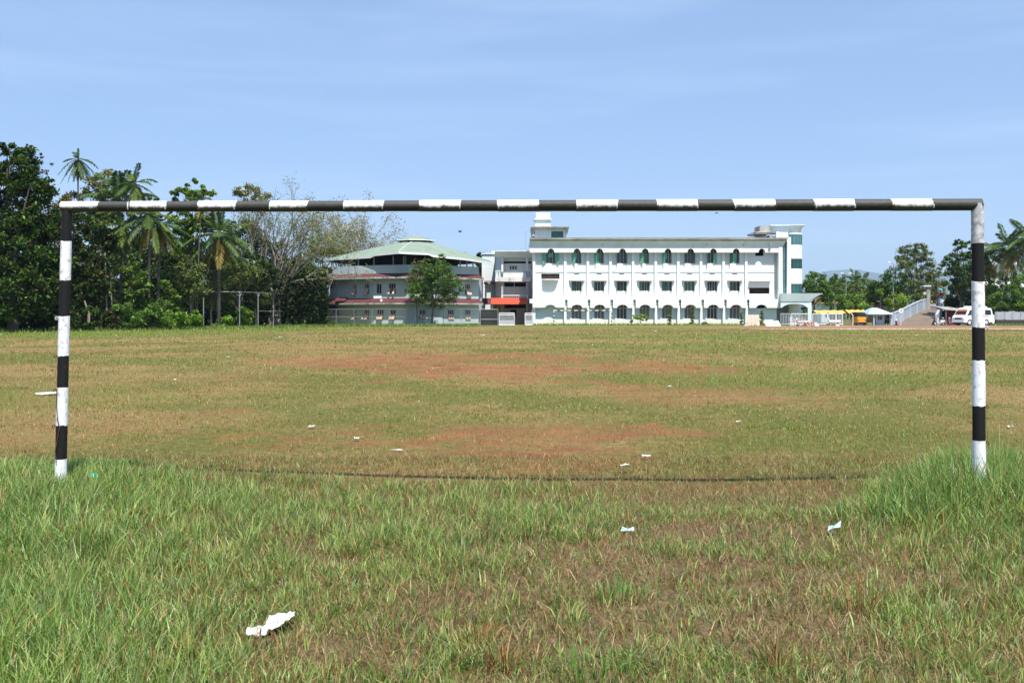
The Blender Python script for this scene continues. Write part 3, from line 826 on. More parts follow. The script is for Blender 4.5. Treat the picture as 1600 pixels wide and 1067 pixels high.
def near_goal():
    YL, YR = 8.30, 7.95
    loc = Vector((0, 8.12, 0))
    g = thing('football_goal', 'near black and white banded football goal framing the whole view', 'goal', loc)
    # crossbar
    A = P(97, 323.2, YL); B = P(1533, 320.0, YR)
    def bar_ax(t):
        p = A.lerp(B, t); p.z -= 0.012 * math.sin(math.pi * t) * 0.0
        d = (B - A).normalized(); e2 = Vector((0, 0, 1)); e1 = d.cross(e2).normalized(); e2 = e1.cross(d) * 1.0
        return p, d, e1, Vector((0, 0, 1))
    px_cuts = [97, 156, 204, 262, 312, 369, 424, 481, 539, 599, 657, 719, 779, 841, 901.5, 963, 1027, 1088, 1146.5, 1209.5, 1272, 1332, 1393, 1454, 1533]
    def t_of(px):
        lo, hi = 0.0, 1.0
        for _ in range(40):
            m_ = (lo + hi) / 2; q = A.lerp(B, m_)
            if q.x / q.y * F + 800 < px: lo = m_
            else: hi = m_
        return lo
    cuts = [t_of(p) for p in px_cuts]
    kinds = [i % 2 for i in range(len(cuts) - 1)]
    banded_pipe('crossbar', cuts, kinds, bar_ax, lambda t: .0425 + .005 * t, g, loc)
    fwd = Vector((0, -1, 0))
    for i, t in enumerate(cuts[1:-1]):
        p = bar_ax(t)[0] + fwd * .044 + Vector((0, 0, -.012))
        hook(g, loc, p, (0, -1, -.25), .013, M['whitemetal'] if i % 3 else M['rust'])
    # posts
    def post(pa, pb, Yd, cuts_y, kinds, r0, r1, hooks):
        top = P(pa[0], pa[1], Yd); bot = P(pb[0], pb[1], Yd)
        d = (bot - top).normalized()
        foot = top + d * ((top.z + .15) / -d.z)
        def ax(t):
            return top.lerp(foot, t), d, Vector((1, 0, 0)), Vector((0, 1, 0))
        tz = lambda py: (top.z - Z(py, Yd)) / (top.z + .15)
        cts = [0.0] + [tz(y) for y in cuts_y] + [1.0]
        banded_pipe('post', cts, kinds, ax, lambda t: r0 + (r1 - r0) * t, g, loc, vertical=True)
        for y in cuts_y:
            p = ax(tz(y))[0]
            sx = hooks
            hook(g, loc, p + Vector((sx * .035, -.036, -.01)), (sx * .55, -.8, -.1), .012, M['rust'] if random.random() < .6 else M['whitemetal'])
    post((104.6, 325), (95.6, 700), YL, (378, 437, 495, 554.5, 606.5, 663, 717), [1, 0, 1, 0, 1, 0, 1, 0], .041, .047, -1)
    post((1527.4, 318), (1529.8, 700), YR, (380.5, 441, 509.5, 564, 632.5, 688), [2, 1, 0, 1, 0, 1, 0], .046, .050, 1)
    # loose cord hanging down the lower half of the left post
    mb = MB()
    pts = [P(89, 607, YL - .06), P(88, 630, YL - .06), P(90, 655, YL - .06), P(93, 668, YL - .065), P(90, 685, YL - .06), P(86, 705, YL - .06), P(88, 722, YL - .06)]
    mb.tube(pts, [.004] * len(pts), 5)
    mb.build('cord', M['rust'], g, off=loc)
    # wire twisted round the bar
    mb = MB(); q0 = bar_ax(t_of(204))[0]
    pts = [q0 + Vector((-.05, 0, .047)), q0 + Vector((-.02, -.01, .075)), q0 + Vector((0.0, -.02, .07)), q0 + Vector((.004, -.046, .03)), q0 + Vector((.006, -.049, -.02))]
    mb.tube(pts, [.006] * 5, 5); mb.build('wire_twist', M['blackpaint'], g, off=loc)
near_goal()

# ================================================================== FAR GOAL
def far_goal():
    Y = 127.0
    loc = Vector((X(911, Y), Y, 0))
    g = thing('football_goal', 'small far black and white banded goal against the white school wall', 'goal', loc)
    def seg(name, p, q, n, r):
        mb = MB()
        for i in range(n):
            mb.bar(p.lerp(q, i / n), p.lerp(q, (i + 1) / n), r, i % 2, 8)
        mb.build(name, [M['paper'], M['blackpaint']], g, off=loc)
    top = Z(485.3, Y)
    xl, xr = X(865.5, Y), X(955.8, Y)
    seg('post', Vector((xl, Y, top - .07)), Vector((xl, Y, -.05)), 8, .065)
    seg('post', Vector((xr, Y, top - .07)), Vector((xr, Y, -.05)), 8, .065)
    seg('crossbar', Vector((xl - .07, Y, top)), Vector((xr + .07, Y, top)), 17, .062)
far_goal()

# ================================================================== LITTER
def at_ground(px, py):
    Y = CZ * F / (py - HY); x = X(px, Y)
    return x, Y, float(ground_z(np.array([x]), np.array([Y]))[0])

def sheet_obj(name, pts, m, th=.0025):
    """crumpled sheet: grid of 3-D points, thickened"""
    mb = MB(); r, c = len(pts), len(pts[0])
    v = [p for row in pts for p in row] + [Vector(p) - Vector((0, 0, th)) for row in pts for p in row]
    f = []
    o = r * c
    for i in range(r - 1):
        for j in range(c - 1):
            q = (i * c + j, i * c + j + 1, (i + 1) * c + j + 1, (i + 1) * c + j)
            f.append(q); f.append(tuple(k + o for k in reversed(q)))
    rim = [(0, j) for j in range(c)] + [(i, c - 1) for i in range(1, r)] + [(r - 1, j) for j in range(c - 2, -1, -1)] + [(i, 0) for i in range(r - 2, 0, -1)]
    for k in range(len(rim)):
        a, b = rim[k], rim[(k + 1) % len(rim)]
        ia, ib = a[0] * c + a[1], b[0] * c + b[1]
        f.append((ib, ia, ia + o, ib + o))
    mb.add(v, f)
    return mb.build(name, m)

def litter():
    # big folded sheet of white paper in the foreground
    x, y, z = at_ground(415, 996)
    Y = y
    def q(px, py, dy): return P(px, py, Y + dy)
    rows = [[q(384, 994, .0), q(398, 996, -.01), q(414, 995.5, -.01), q(420, 988, .02), q(436, 980, .05), q(447, 974, .07), q(459, 965, .10)],
            [q(385, 989, .04), q(399, 989, .05), q(413, 988, .05), q(419, 978, .09), q(436, 970, .12), q(448, 966.5, .13), q(460, 961, .15)],
            [q(387, 984, .09), q(400, 983, .10), q(415, 980.5, .10), q(420, 964.5, .15), q(435, 962.5, .17), q(449, 961, .18), q(461, 959, .19)]]
    rr = random.Random(12); big = []
    for i in range(7):
        a_, fa = divmod(i / 3, 1); a_ = int(min(a_, 1)); fa = i / 3 - a_; line = []
        for j in range(19):
            b_ = int(min(j // 3, 5)); fb = j / 3 - b_
            p = rows[a_][b_].lerp(rows[a_][b_ + 1], fb).lerp(rows[a_ + 1][b_].lerp(rows[a_ + 1][b_ + 1], fb), fa)
            line.append(p + Vector((rr.uniform(-.003, .003), rr.uniform(-.006, .006), rr.uniform(-.006, .006) + .012)))
        big.append(line)
    o = sheet_obj('paper_sheet', big, M['paper'])
    tag(o, 'large folded white paper sheet lying in the foreground grass', 'paper')
    # pale blue films
    for lab, px, py, pts in (
        ('crumpled pale blue plastic film in grass right of centre, tilted up', 1303, 838, [(1293, 829), (1302, 827), (1313, 823), (1295, 824), (1303, 820.5), (1314, 815.5)]),
        ('flat pale blue film scrap lying by an orange brown tuft', 979, 834, [(970, 830), (979, 831), (991, 829), (972, 825), (981, 825.5), (990, 825)])):
        x, y, z = at_ground(px, py)
        r0 = [P(a, b, y) + Vector((0, 0, .012 * (i % 2))) for i, (a, b) in enumerate(pts[:3])]
        r1 = [P(a, b, y + .08) + Vector((0, 0, .012 * ((i + 1) % 2))) for i, (a, b) in enumerate(pts[3:])]
        tag(sheet_obj('plastic_film', [r0, r1], M['plastic']), lab, 'plastic film')
    x, y, z = at_ground(148, 765)
    tag(sheet_obj('plastic_scrap', [[P(141, 744, y), P(148, 746, y), P(154, 745, y)], [P(142, 739, y + .06), P(149, 738.5, y + .06), P(154, 741, y + .06)]], M['tealplastic']),
        'teal plastic scrap in the grass beside the left goalpost', 'plastic scrap')
    # white board lying on the turf left of the left post
    x, y, z = at_ground(70, 618)
    r0 = [P(56, 615.5, y), P(66, 616, y), P(90, 613.5, y)]; r1 = [P(55, 613.8, y + .25), P(66, 612.8, y + .25), P(90, 612, y + .25)]
    tag(sheet_obj('paper_strip', [r0, r1], M['paper'], .01), 'white paper strip poking out behind the left goalpost', 'paper')
    rng = random.Random(4)
    bits = [('long white paper strip on the dry turf left of centre', 487, 670, 10, 2.6), ('folded white wrapper on turf below the long paper strip', 557, 688.5, 8, 2.4),
            ('thin white strip in front of the reddish worn patch', 620, 707, 16, 1.6), ('crumpled white paper just beyond the middle of the crossbar shadow', 976, 733, 12, 4.5),
            ('short white stick of litter beyond the crossbar shadow', 1010, 716.5, 12, 2.2), ('white scrap on turf halfway to the right goalpost', 1154, 662.5, 7, 2.5),
            ('white crumpled scrap on turf right of the right goalpost', 1578, 671, 9, 3.2), ('tiny white scrap beside the far bare patch, left', 677, 577.5, 4, 1.3),
            ('small white scrap on the far turf left of centre', 438, 528, 5, 1.4), ('tiny white scrap near the steel net frame', 356, 559.5, 5, 1.4),
            ('small white scrap left on the turf below the trees', 274, 595.5, 5, 1.6), ('white scrap in front of the round hall', 754, 524.5, 6, 1.3),
            ('tiny white scrap in front of the far goal', 1024, 518.5, 5, 1.2), ('white scrap near the centre of the turf', 1046, 606, 5, 1.4)]
    for lab, px, py, wpx, hpx in bits:
        x, y, z = at_ground(px, py)
        s = y / F
        ww, dd = wpx * s, max(hpx * s * 3.0, .03)
        rows = [[Vector((x + (j / 3 - .5) * ww + rng.uniform(-.1, .1) * ww, y + (i / 2 - .5) * dd, .03 + max(0.0, rng.uniform(.1, .9)) * hpx * s)) for j in range(4)] for i in range(3)]
        tag(sheet_obj('paper_scrap', rows, M['paper'], .004), lab, 'litter', group='scraps of litter scattered on the field')
litter()
# ================================================================== BUILDINGS
def facade(mb, x0, x1, z0, z1, y, holes, depth=.22, mi=0, fn=None):
    """wall face at y (facing -Y) with rectangular holes and their reveals"""
    fn = fn or (lambda x, d, z: (x, y + d, z))
    xs = sorted({x0, x1, *[h[0] for h in holes], *[h[1] for h in holes]})
    zs = sorted({z0, z1, *[h[2] for h in holes], *[h[3] for h in holes]})
    xs = [x for x in xs if x0 - 1e-6 <= x <= x1 + 1e-6]; zs = [z for z in zs if z0 - 1e-6 <= z <= z1 + 1e-6]
    for i in range(len(xs) - 1):
        for j in range(len(zs) - 1):
            cx, cz = (xs[i] + xs[i + 1]) / 2, (zs[j] + zs[j + 1]) / 2
            if any(h[0] < cx < h[1] and h[2] < cz < h[3] for h in holes): continue
            mb.add([fn(xs[i], 0, zs[j]), fn(xs[i + 1], 0, zs[j]), fn(xs[i + 1], 0, zs[j + 1]), fn(xs[i], 0, zs[j + 1])], [(0, 1, 2, 3)], mi)
    for a, b, c, d in holes:
        for p, q in (((a, c), (b, c)), ((b, c), (b, d)), ((b, d), (a, d)), ((a, d), (a, c))):
            mb.add([fn(p[0], 0, p[1]), fn(q[0], 0, q[1]), fn(q[0], depth, q[1]), fn(p[0], depth, p[1])], [(0, 1, 2, 3)], mi)

def window(parent, off, a, b, c, d, y, n=3, pane='glass', fr='frame', fw=.05, fn=None, name='window', tr=None):
    """frame with n lights (a part) and its pane (a sub-part), set in a hole of the wall"""
    fn = fn or (lambda x, dd, z: (x, y + dd, z))
    mb = MB()
    def bx(x0, x1, z0, z1, d0, d1):
        v = [fn(x0, d0, z0), fn(x1, d0, z0), fn(x1, d1, z0), fn(x0, d1, z0), fn(x0, d0, z1), fn(x1, d0, z1), fn(x1, d1, z1), fn(x0, d1, z1)]
        mb.add(v, [(0, 3, 2, 1), (4, 5, 6, 7), (0, 1, 5, 4), (1, 2, 6, 5), (2, 3, 7, 6), (3, 0, 4, 7)])
    bx(a, a + fw, c, d, .08, .15); bx(b - fw, b, c, d, .08, .15)
    bx(a + fw, b - fw, c, c + fw, .083, .147); bx(a + fw, b - fw, d - fw, d, .083, .147)
    for k in range(1, n):
        x = a + (b - a) * k / n
        bx(x - fw / 2, x + fw / 2, c + fw, d - fw, .085, .145)
    if tr: bx(a + fw, b - fw, tr - fw / 2, tr + fw / 2, .09, .14)
    wo = mb.build(name, M[fr], parent, off=off)
    mb = MB()
    mb.add([fn(a, .16, c), fn(b, .16, c), fn(b, .16, d), fn(a, .16, d), fn(a, .19, c), fn(b, .19, c), fn(b, .19, d), fn(a, .19, d)],
           [(0, 1, 2, 3), (7, 6, 5, 4), (0, 4, 5, 1), (1, 5, 6, 2), (2, 6, 7, 3), (3, 7, 4, 0)])
    mb.build('pane', M[pane], wo)
    return wo

def hinged(parent, hx, z0, z1, wdt, y, ang, m, sgn=1, name='shutter', th=.035):
    """shutter leaf hinged at hx on the wall at y; ang: opening angle from closed; sgn +1 leaf extends to +x when closed"""
    ca, sa = math.cos(ang), math.sin(ang)
    def fn(u, q, d): return (hx + sgn * (u * ca) + sgn * d * sa * 0, y - .02 - u * sa - d, q)
    mb = MB()
    dx, dy = sgn * ca, -sa
    nx, ny = -dy, dx
    pts = []
    for zz in (z0, z1):
        for (u, d) in ((0, 0), (wdt, 0), (wdt, th), (0, th)):
            pts.append((hx + dx * u + nx * d * sgn, y - .03 + dy * u + ny * d * sgn, zz))
    mb.add(pts, [(0, 3, 2, 1), (4, 5, 6, 7), (0, 1, 5, 4), (1, 2, 6, 5), (2, 3, 7, 6), (3, 0, 4, 7)])
    mid = (z0 + z1) / 2
    return mb.build(name, m, parent)

def arch_panel(mb, x0, x1, z0, z1, ac, ar, ah, y0, y1, mi=0, flare=0.0):
    """panel with an arched notch in its lower edge"""
    o = [(x0, z0)]
    if flare: o += [(ac - ar - flare, z0), (ac - ar - flare * .35, z0 + ah * .12)]
    n = 14
    for k in range(n + 1):
        a = math.pi * (1 - k / n)
        o.append((ac + ar * math.cos(a), z0 + (ah * .12 if flare else 0) + (ah * (.88 if flare else 1)) * math.sin(a)))
    if flare: o += [(ac + ar + flare * .35, z0 + ah * .12), (ac + ar + flare, z0)]
    o += [(x1, z0), (x1, z1), (x0, z1)]
    mb.prism(o, lambda u, q, d: (u, d, q), y0, y1, mi)

def school():
    Y = 132.0                                    # main wall plane
    YF = Y - .80                                 # plane of fascia and valance
    x = lambda px: X(px, Y)
    z = lambda py: Z(py, Y)
    loc = Vector((x(1022), Y, 0))
    B = thing('school_building', 'long white three storey school block with arched windows and green shutters', 'building', loc)
    ob = dict(off=loc)
    YB = 146.0
    piers = [883 + 35.3 * k for k in range(9)]
    ctr3 = [860.5] + [900.9 + 35.3 * k for k in range(8)]
    H3, H2, H1 = [], [], []
    for c in ctr3: H3.append((x(c - 7.6), x(c + 7.6), z(412), z(386.5)))
    H3.append((x(1180), x(1193), z(400), z(386.5)))
    for c in ctr3[1:]: H2.append((x(c - 7.8), x(c + 7.8), z(455), z(439.6)))
    H2.append((x(845.7), x(874.3), z(435.9), z(427.6)))
    H2.append((x(1170.6), x(1202.3), z(459), z(449.6)))
    vents = []
    for c in ctr3[1:]: vents.append((x(c - 4), x(c + 4), z(429), z(427.4)))
    for c in ctr3[1:]: H1.append((x(c - 8), x(c + 8), z(498.5), z(475.5)))
    H1.append((x(1180), x(1195), z(481.6), z(475.5)))
    mb = MB()
    facade(mb, x(832.5), x(1213.5), z(498.5), z(468), Y, H1, mi=1)  # wall behind the valance: its shade put into the aqua colour
    facade(mb, x(832.5), x(1213.5), z(468), z(424.6), Y, H2 + vents)
    facade(mb, x(832.5), x(1213.5), z(424.6) - 0, z(412), Y, [h for h in H3 if False])
    facade(mb, x(832.5), x(1213.5), z(412), z(386.5), Y, [(a, b, max(c, z(412)), d) for a, b, c, d in H3], mi=1)  # pale blue siding, its aqua also standing in for the fascia's shade
    # shell: sides, back, dark floors behind the openings
    mb.box(x(832.5), x(833.5), Y + .01, YB, 0, z(374), 0)
    mb.box(x(1212.8), x(1213.6), Y + .01, YB, 0, z(374), 0)
    mb.box(x(832.5), x(1213.6), YB, YB + .3, 0, z(374), 0)
    mb.build('wall', [M['white'], M['aqua']], B, **ob)
    mb = MB(); mb.box(x(832.3), x(1213.5), Y - .05, Y + .25, -.1, z(498.5) - .004); mb.build('plinth', M['foot'], B, **ob)
    mb = MB()
    for k in range(4):
        zz = [z(498.6), z(468), z(424.6), z(386)][k]
        mb.box(x(833.6), x(1212.7), Y + .23, YB - .01, zz - .15, zz)
    mb.box(x(833.6), x(1212.7), Y + 3.4, Y + 3.5, 0.05, z(387), 0)
    mb.build('interior_floors', M['dark'], B, **ob)
    mb = MB(); mb.box(x(828.5), x(1219), Y - .7, YB + .4, z(375.5), z(374.2)); mb.build('roof_slab', M['concrete'], B, **ob)
    # string courses
    mb = MB()
    ends = [832.5] + piers + [1213.5]
    for i in range(len(ends) - 1):
        mb.box(x(ends[i]) + .18, x(ends[i + 1]) - .18, Y - .075, Y - .002, z(425.3), z(424.2))
    mb.build('string_course', M['cove'], B, **ob)
    mb = MB(); mb.box(x(827.5), x(1218.8), Y - .86, Y - .002, z(468.6), z(467.2)); mb.build('floor_ledge', M['white'], B, **ob)
    # pilasters on the two upper floors, slender columns on the ground floor
    for c in [834.5] + piers:
        mb = MB(); mb.box(x(c) - .17, x(c) + .17, Y - .26, Y - .001, z(467.2), z(386.6)); mb.build('pilaster', M['white'], B, **ob)
        mb = MB()
        mb.box(x(c) - .17, x(c) + .17, Y - .50, Y - .051, -.1, z(468.7))
        mb.build('column', M['white'], B, **ob)
    # valance panels over the ground floor
    for i in range(len(ends) - 1):
        a, b = x(ends[i]), x(ends[i + 1])
        if i == 0: a = x(827.2)
        if i == len(ends) - 2: b = x(1219)
        mb = MB()
        if i == 0: arch_panel(mb, x(832), b - .05, z(480.8), z(468.6), x(859.5), x(867) - x(859.5), z(476.3) - z(480.8), YF - .06, YF + .06, flare=.45)
        else:
            c = ctr3[i] if i < len(ctr3) else 1187.5
            arch_panel(mb, a + .26, b - .05 if i < len(ends) - 2 else b, z(481.2), z(468.6), x(c), x(8.2) - x(0), z(476.2) - z(481.2), YF - .06, YF + .06)
        if i == 0: mb.box(x(827.2), x(832), YF - .06, YF + .06, z(474), z(468.6))
        mb.build('valance', M['white'], B, **ob)
    mb = MB(); mb.box(x(832.5), x(1213.5), Y - .62, Y - .003, z(474.6), z(473.6)); mb.build('valance_soffit', M['white'], B, **ob)
    # top fascia with arched notches and the flared cornice above it
    o = [(x(827.5), z(395.4))]
    for c in ctr3 + [1188]:
        r = x(5.2) - x(0)
        for k in range(13):
            a = math.pi * (1 - k / 12)
            o.append((x(c) + r * math.cos(a), z(395.4) + .01 + (z(389.3) - z(395.4)) * math.sin(a)))
    o += [(x(1214), z(395.4)), (x(1214), z(388.6)), (x(827.5), z(388.6))]
    mb = MB(); mb.prism(o, lambda u, q, d: (u, d, q), YF - .06, YF + .06); mb.build('fascia', M['white'], B, **ob)
    mb = MB(); mb.box(x(828), x(1213.4), YF + .061, Y - .003, z(387.6), z(386.6)); mb.build('fascia_soffit', M['white'], B, **ob)
    prof = [(.06, 388.7), (.03, 387.2), (-.06, 383.5), (-.22, 379.5), (-.46, 376.3), (-.64, 375.0), (-.68, 374.9), (-.68, 373.3), (.5, 373.3), (.5, 388.7)]
    lowp = prof[:4] + [(-.33, 378.0), (.5, 378.0), (.5, 388.7)]
    topp = [(-.33, 377.95), (-.46, 376.3), (-.64, 375.0), (-.68, 374.9), (-.68, 373.3), (.5, 373.3), (.5, 377.95)]
    for nm, pr, mm in (('cornice', lowp, 'cove'), ('cornice_top', topp, 'greycove')):
        # the right end closes in a diagonal cove
        rings = [[(x(px), YF + d, z(py)) for d, py in pr] for px in (827.5, 1216.5)] + [[(x(1219 + max(0, (388.7 - py)) * .5), YF + d, z(py)) for d, py in pr]]
        mb = MB(); mb.loft(rings, 0); mb.build(nm, M[mm], B, **ob)
    mb = MB(); mb.box(x(827.4), x(1226.6), YF - .71, YF + .45, z(373.25), z(372.7)); mb.build('cornice_edge', M['dirty_edge'], B, **ob)
    # right end column, tile jointed
    mb = MB()
    zz = [468.5, 452, 436, 420, 404, 385.3]
    for i in range(5): mb.box(x(1213.7), x(1220), YF - .12 - .004 * (i % 2), Y + .5, z(zz[i]) + .02, z(zz[i + 1]))
    mb.build('end_column', M['white'], B, **ob)
    mb = MB(); mb.tube([(x(1210.6), Y - .12, z(396)), (x(1210.8), Y - .12, z(464)), (x(1212.5), Y - .14, z(467)), (x(1219), Y - .95, z(467))], [.05] * 4, 6); mb.build('downpipe', M['steel'], B, **ob)
    # windows of the top floor with their shutters in different positions
    st = ['both', 'left', 'left2', 'none', 'left', 'left2', 'inner', 'right', 'mid', 'mid']
    rnd = random.Random(3)
    for i, c in enumerate(ctr3):
        a, b, cc, d = H3[i]
        wo = window(B, loc, a, b, cc, d, Y, 3, 'glass')
        wd = (b - a) / 2
        zt = z(395.6)
        s = st[i]
        if s == 'both':
            hinged(wo, a, cc, zt, wd * .8, Y, R(150), M['green'], 1); hinged(wo, b, cc, zt, wd * .8, Y, R(150), M['green'], -1)
            mb = MB(); mb.box(a + .32, b - .32, Y + .04, Y + .07, z(402), z(395.6)); mb.build('shutter', M['green'], wo)
        if s in ('left', 'left2'):
            hinged(wo, a, cc, zt, wd * .85, Y, R(35 if s == 'left' else 60), M['green'], 1)
            mb = MB(); mb.box(a + .05, a + wd * 1.05, Y + .03, Y + .06, z(405) if i % 2 else cc, z(395.8)); mb.build('shutter', M['green'], wo)
        if s == 'right': hinged(wo, b, cc, zt, wd * .8, Y, R(15), M['green'], -1); hinged(wo, a, cc, zt, wd * .8, Y, R(92), M['tealshut'], 1)
        if s == 'mid':
            mb = MB(); mb.box(a + wd * .55, a + wd * 1.3, Y + .03, Y + .06, cc, z(396)); mb.build('shutter', M['green'], wo)
            hinged(wo, a, cc, zt, wd * .8, Y, R(88), M['tealshut'], 1)
        if s in ('none', 'inner'): hinged(wo, a, cc, zt, wd * .5, Y, R(95), M['tealshut'], 1); hinged(wo, b, cc, zt, wd * .5, Y, R(95), M['tealshut'], -1)
        # barred centre
        mb = MB()
        for k in range(1, 6): mb.bar((a + (b - a) * k / 6, Y + .06, cc), (a + (b - a) * k / 6, Y + .06, zt), .008, n=4)
        mb.build('window_bars', M['frame'], wo)
    # windows of the middle floor under curved hoods
    for i in range(8):
        c = ctr3[i + 1]
        a, b, cc, d = H2[i]
        wo = window(B, loc, a, b, cc, d, Y, 3 if i % 3 else 4, 'darkteal' if i in (4, 5) else 'glass')
        hw = x(12.0) - x(0)
        o = [(x(c) - hw, 0)] + [(x(c) + hw * (-1 + 2 * k / 12), -.62 * (1 - abs(-1 + 2 * k / 12) ** 3.2) ** .6 if 0 < k < 12 else -.12) for k in range(13)] + [(x(c) + hw, 0)]
        mb = MB(); mb.prism(o, lambda u, q, dd: (u, Y + q - .001, dd), z(438.9), z(437.9)); mb.build('window_hood', M['white'], B, **ob)
        wd = (b - a) / 3
        for s, hx in ((1, a), (-1, b)):
            hinged(wo, hx, cc, d - .06, wd * .75, Y, R(84 + rnd.uniform(-12, 10)), M['tealshut'], s)
        if i % 2 == 0: hinged(wo, a + wd, cc, d - .06, wd * .7, Y + .07, R(75), M['tealshut'], 1)
    for a, b, cc, d in vents:
        mb = MB(); mb.box(a, b, Y + .12, Y + .15, cc, d); mb.build('vent', M['dark'], B, **ob)
    # stair end bays: louvred opening, hooded recess, wide opening
    a, b, cc, d = H2[8]; mb = MB(); mb.box(a, b, Y + .15, Y + .2, cc, d); mb.build('louvre', M['brown'], B, **ob)
    hw = x(12.6) - x(0); c = 859.6
    o = [(x(c) - hw, 0)] + [(x(c) + hw * (-1 + 2 * k / 12), -.85 * (1 - abs(-1 + 2 * k / 12) ** 6) ** .6 if 0 < k < 12 else -.2) for k in range(13)] + [(x(c) + hw, 0)]
    mb = MB(); mb.prism(o, lambda u, q, dd: (u, Y + q - .001, dd), z(437.8), z(436.6)); mb.build('window_hood', M['white'], B, **ob)
    hw = x(16.6) - x(0); c = 1186.6
    mb = MB(); mb.box(x(c) - hw, x(c) + hw, Y - .60, Y - .002, z(439.6), z(438.4)); mb.build('window_hood', M['white'], B, **ob)
    a, b, cc, d = H2[9]; mb = MB(); mb.box(a, b, Y + .6, Y + .65, cc - .1, d + .1); mb.build('louvre', M['brown'], B, **ob)
    # ground floor windows with curtains
    for i in range(8):
        a, b, cc, d = H1[i]
        window(B, loc, a, b, cc, d, Y, 3, 'curtain' if i % 4 != 2 else 'glass', fw=.06, tr=z(481.5))
    # stair head with its tank on the roof
    yr = Y + .6
    mb = MB(); zr = z(373.2)
    mb.box(x(836.5), x(884), yr, yr + 5, zr, z(357.6)); mb.build('stair_head', M['aqua'], B, **ob)
    for p, q in ((836, 840), (859, 861.4), (880.6, 884.4)):
        mb = MB(); mb.box(x(p), x(q), yr - .14, yr - .003, zr, z(357.7)); mb.build('stair_head_pier', M['white'], B, **ob)
    mb = MB(); mb.box(x(861.5), x(880.4), yr - .08, yr - .004, zr + .05, z(361.2)); mb.build('stair_head_door', M['tealshut'], B, **ob)
    a = [(x(834), yr - .75), (x(886), yr - .75), (x(886), yr + 5.6), (x(834), yr + 5.6)]
    lo = [(x(836), yr - .25), (x(884.5), yr - .25), (x(884.5), yr + 5.1), (x(836), yr + 5.1)]
    mb = MB()
    mb.loft([[(*p, z(358.6)) for p in lo], [(*p, z(355.2)) for p in [(x(829.6), yr - 1.0), (x(889.2), yr - 1.0), (x(889.2), yr + 5.8), (x(829.6), yr + 5.8)]], [(*p, z(354.3)) for p in [(x(829.6), yr - 1.0), (x(889.2), yr - 1.0), (x(889.2), yr + 5.8), (x(829.6), yr + 5.8)]]])
    for s in (829.4, 886.2):   # flared end brackets
        mb.prism([(x(829.6), z(355.3)), (x(836), z(355.3)), (x(836), z(369.5)), (x(832), z(369.5))] if s < 850 else [(x(889.2), z(355.3)), (x(884.5), z(355.3)), (x(884.5), z(369)), (x(886), z(369))], lambda u, q, d: (u, d, q), yr - .5, yr + 4.9)
    mb.build('stair_head_roof', M['dirty_edge'], B, **ob)
    mb = MB(); mb.box(x(836.8), x(860.6), yr + .2, yr + 3, z(354.2), z(343)); mb.box(x(837.4), x(860.2), yr + .25, yr + 2.95, z(340.8), z(331.5)); mb.build('water_tank_block', M['white'], B, **ob)
    mb = MB(); mb.box(x(834.6), x(862.6), yr - .05, yr + 3.2, z(342.9), z(340.9)); mb.build('tank_ledge', M['cove'], B, **ob)
    # flood lamp on the cornice
    mb = MB(); p = Vector((x(1200.6), YF - .35, z(383)))
    mb.bar(p + Vector((0, .3, -.1)), p, .03); mb.box(p.x - .16, p.x + .16, p.y - .14, p.y + .02, p.z - .16, p.z + .18); mb.build('flood_lamp', M['steel'], B, **ob)
    for px in (940.5, 1102.0, 1159.0):
        mb = MB(); p = Vector((x(px), YF - .12, z(383))); mb.bar(p + Vector((0, .2, 0)), p, .02); mb.box(p.x - .07, p.x + .07, p.y - .1, p.y, p.z - .07, p.z + .05); mb.build('wall_lamp', M['steel'], B, **ob)
    return B

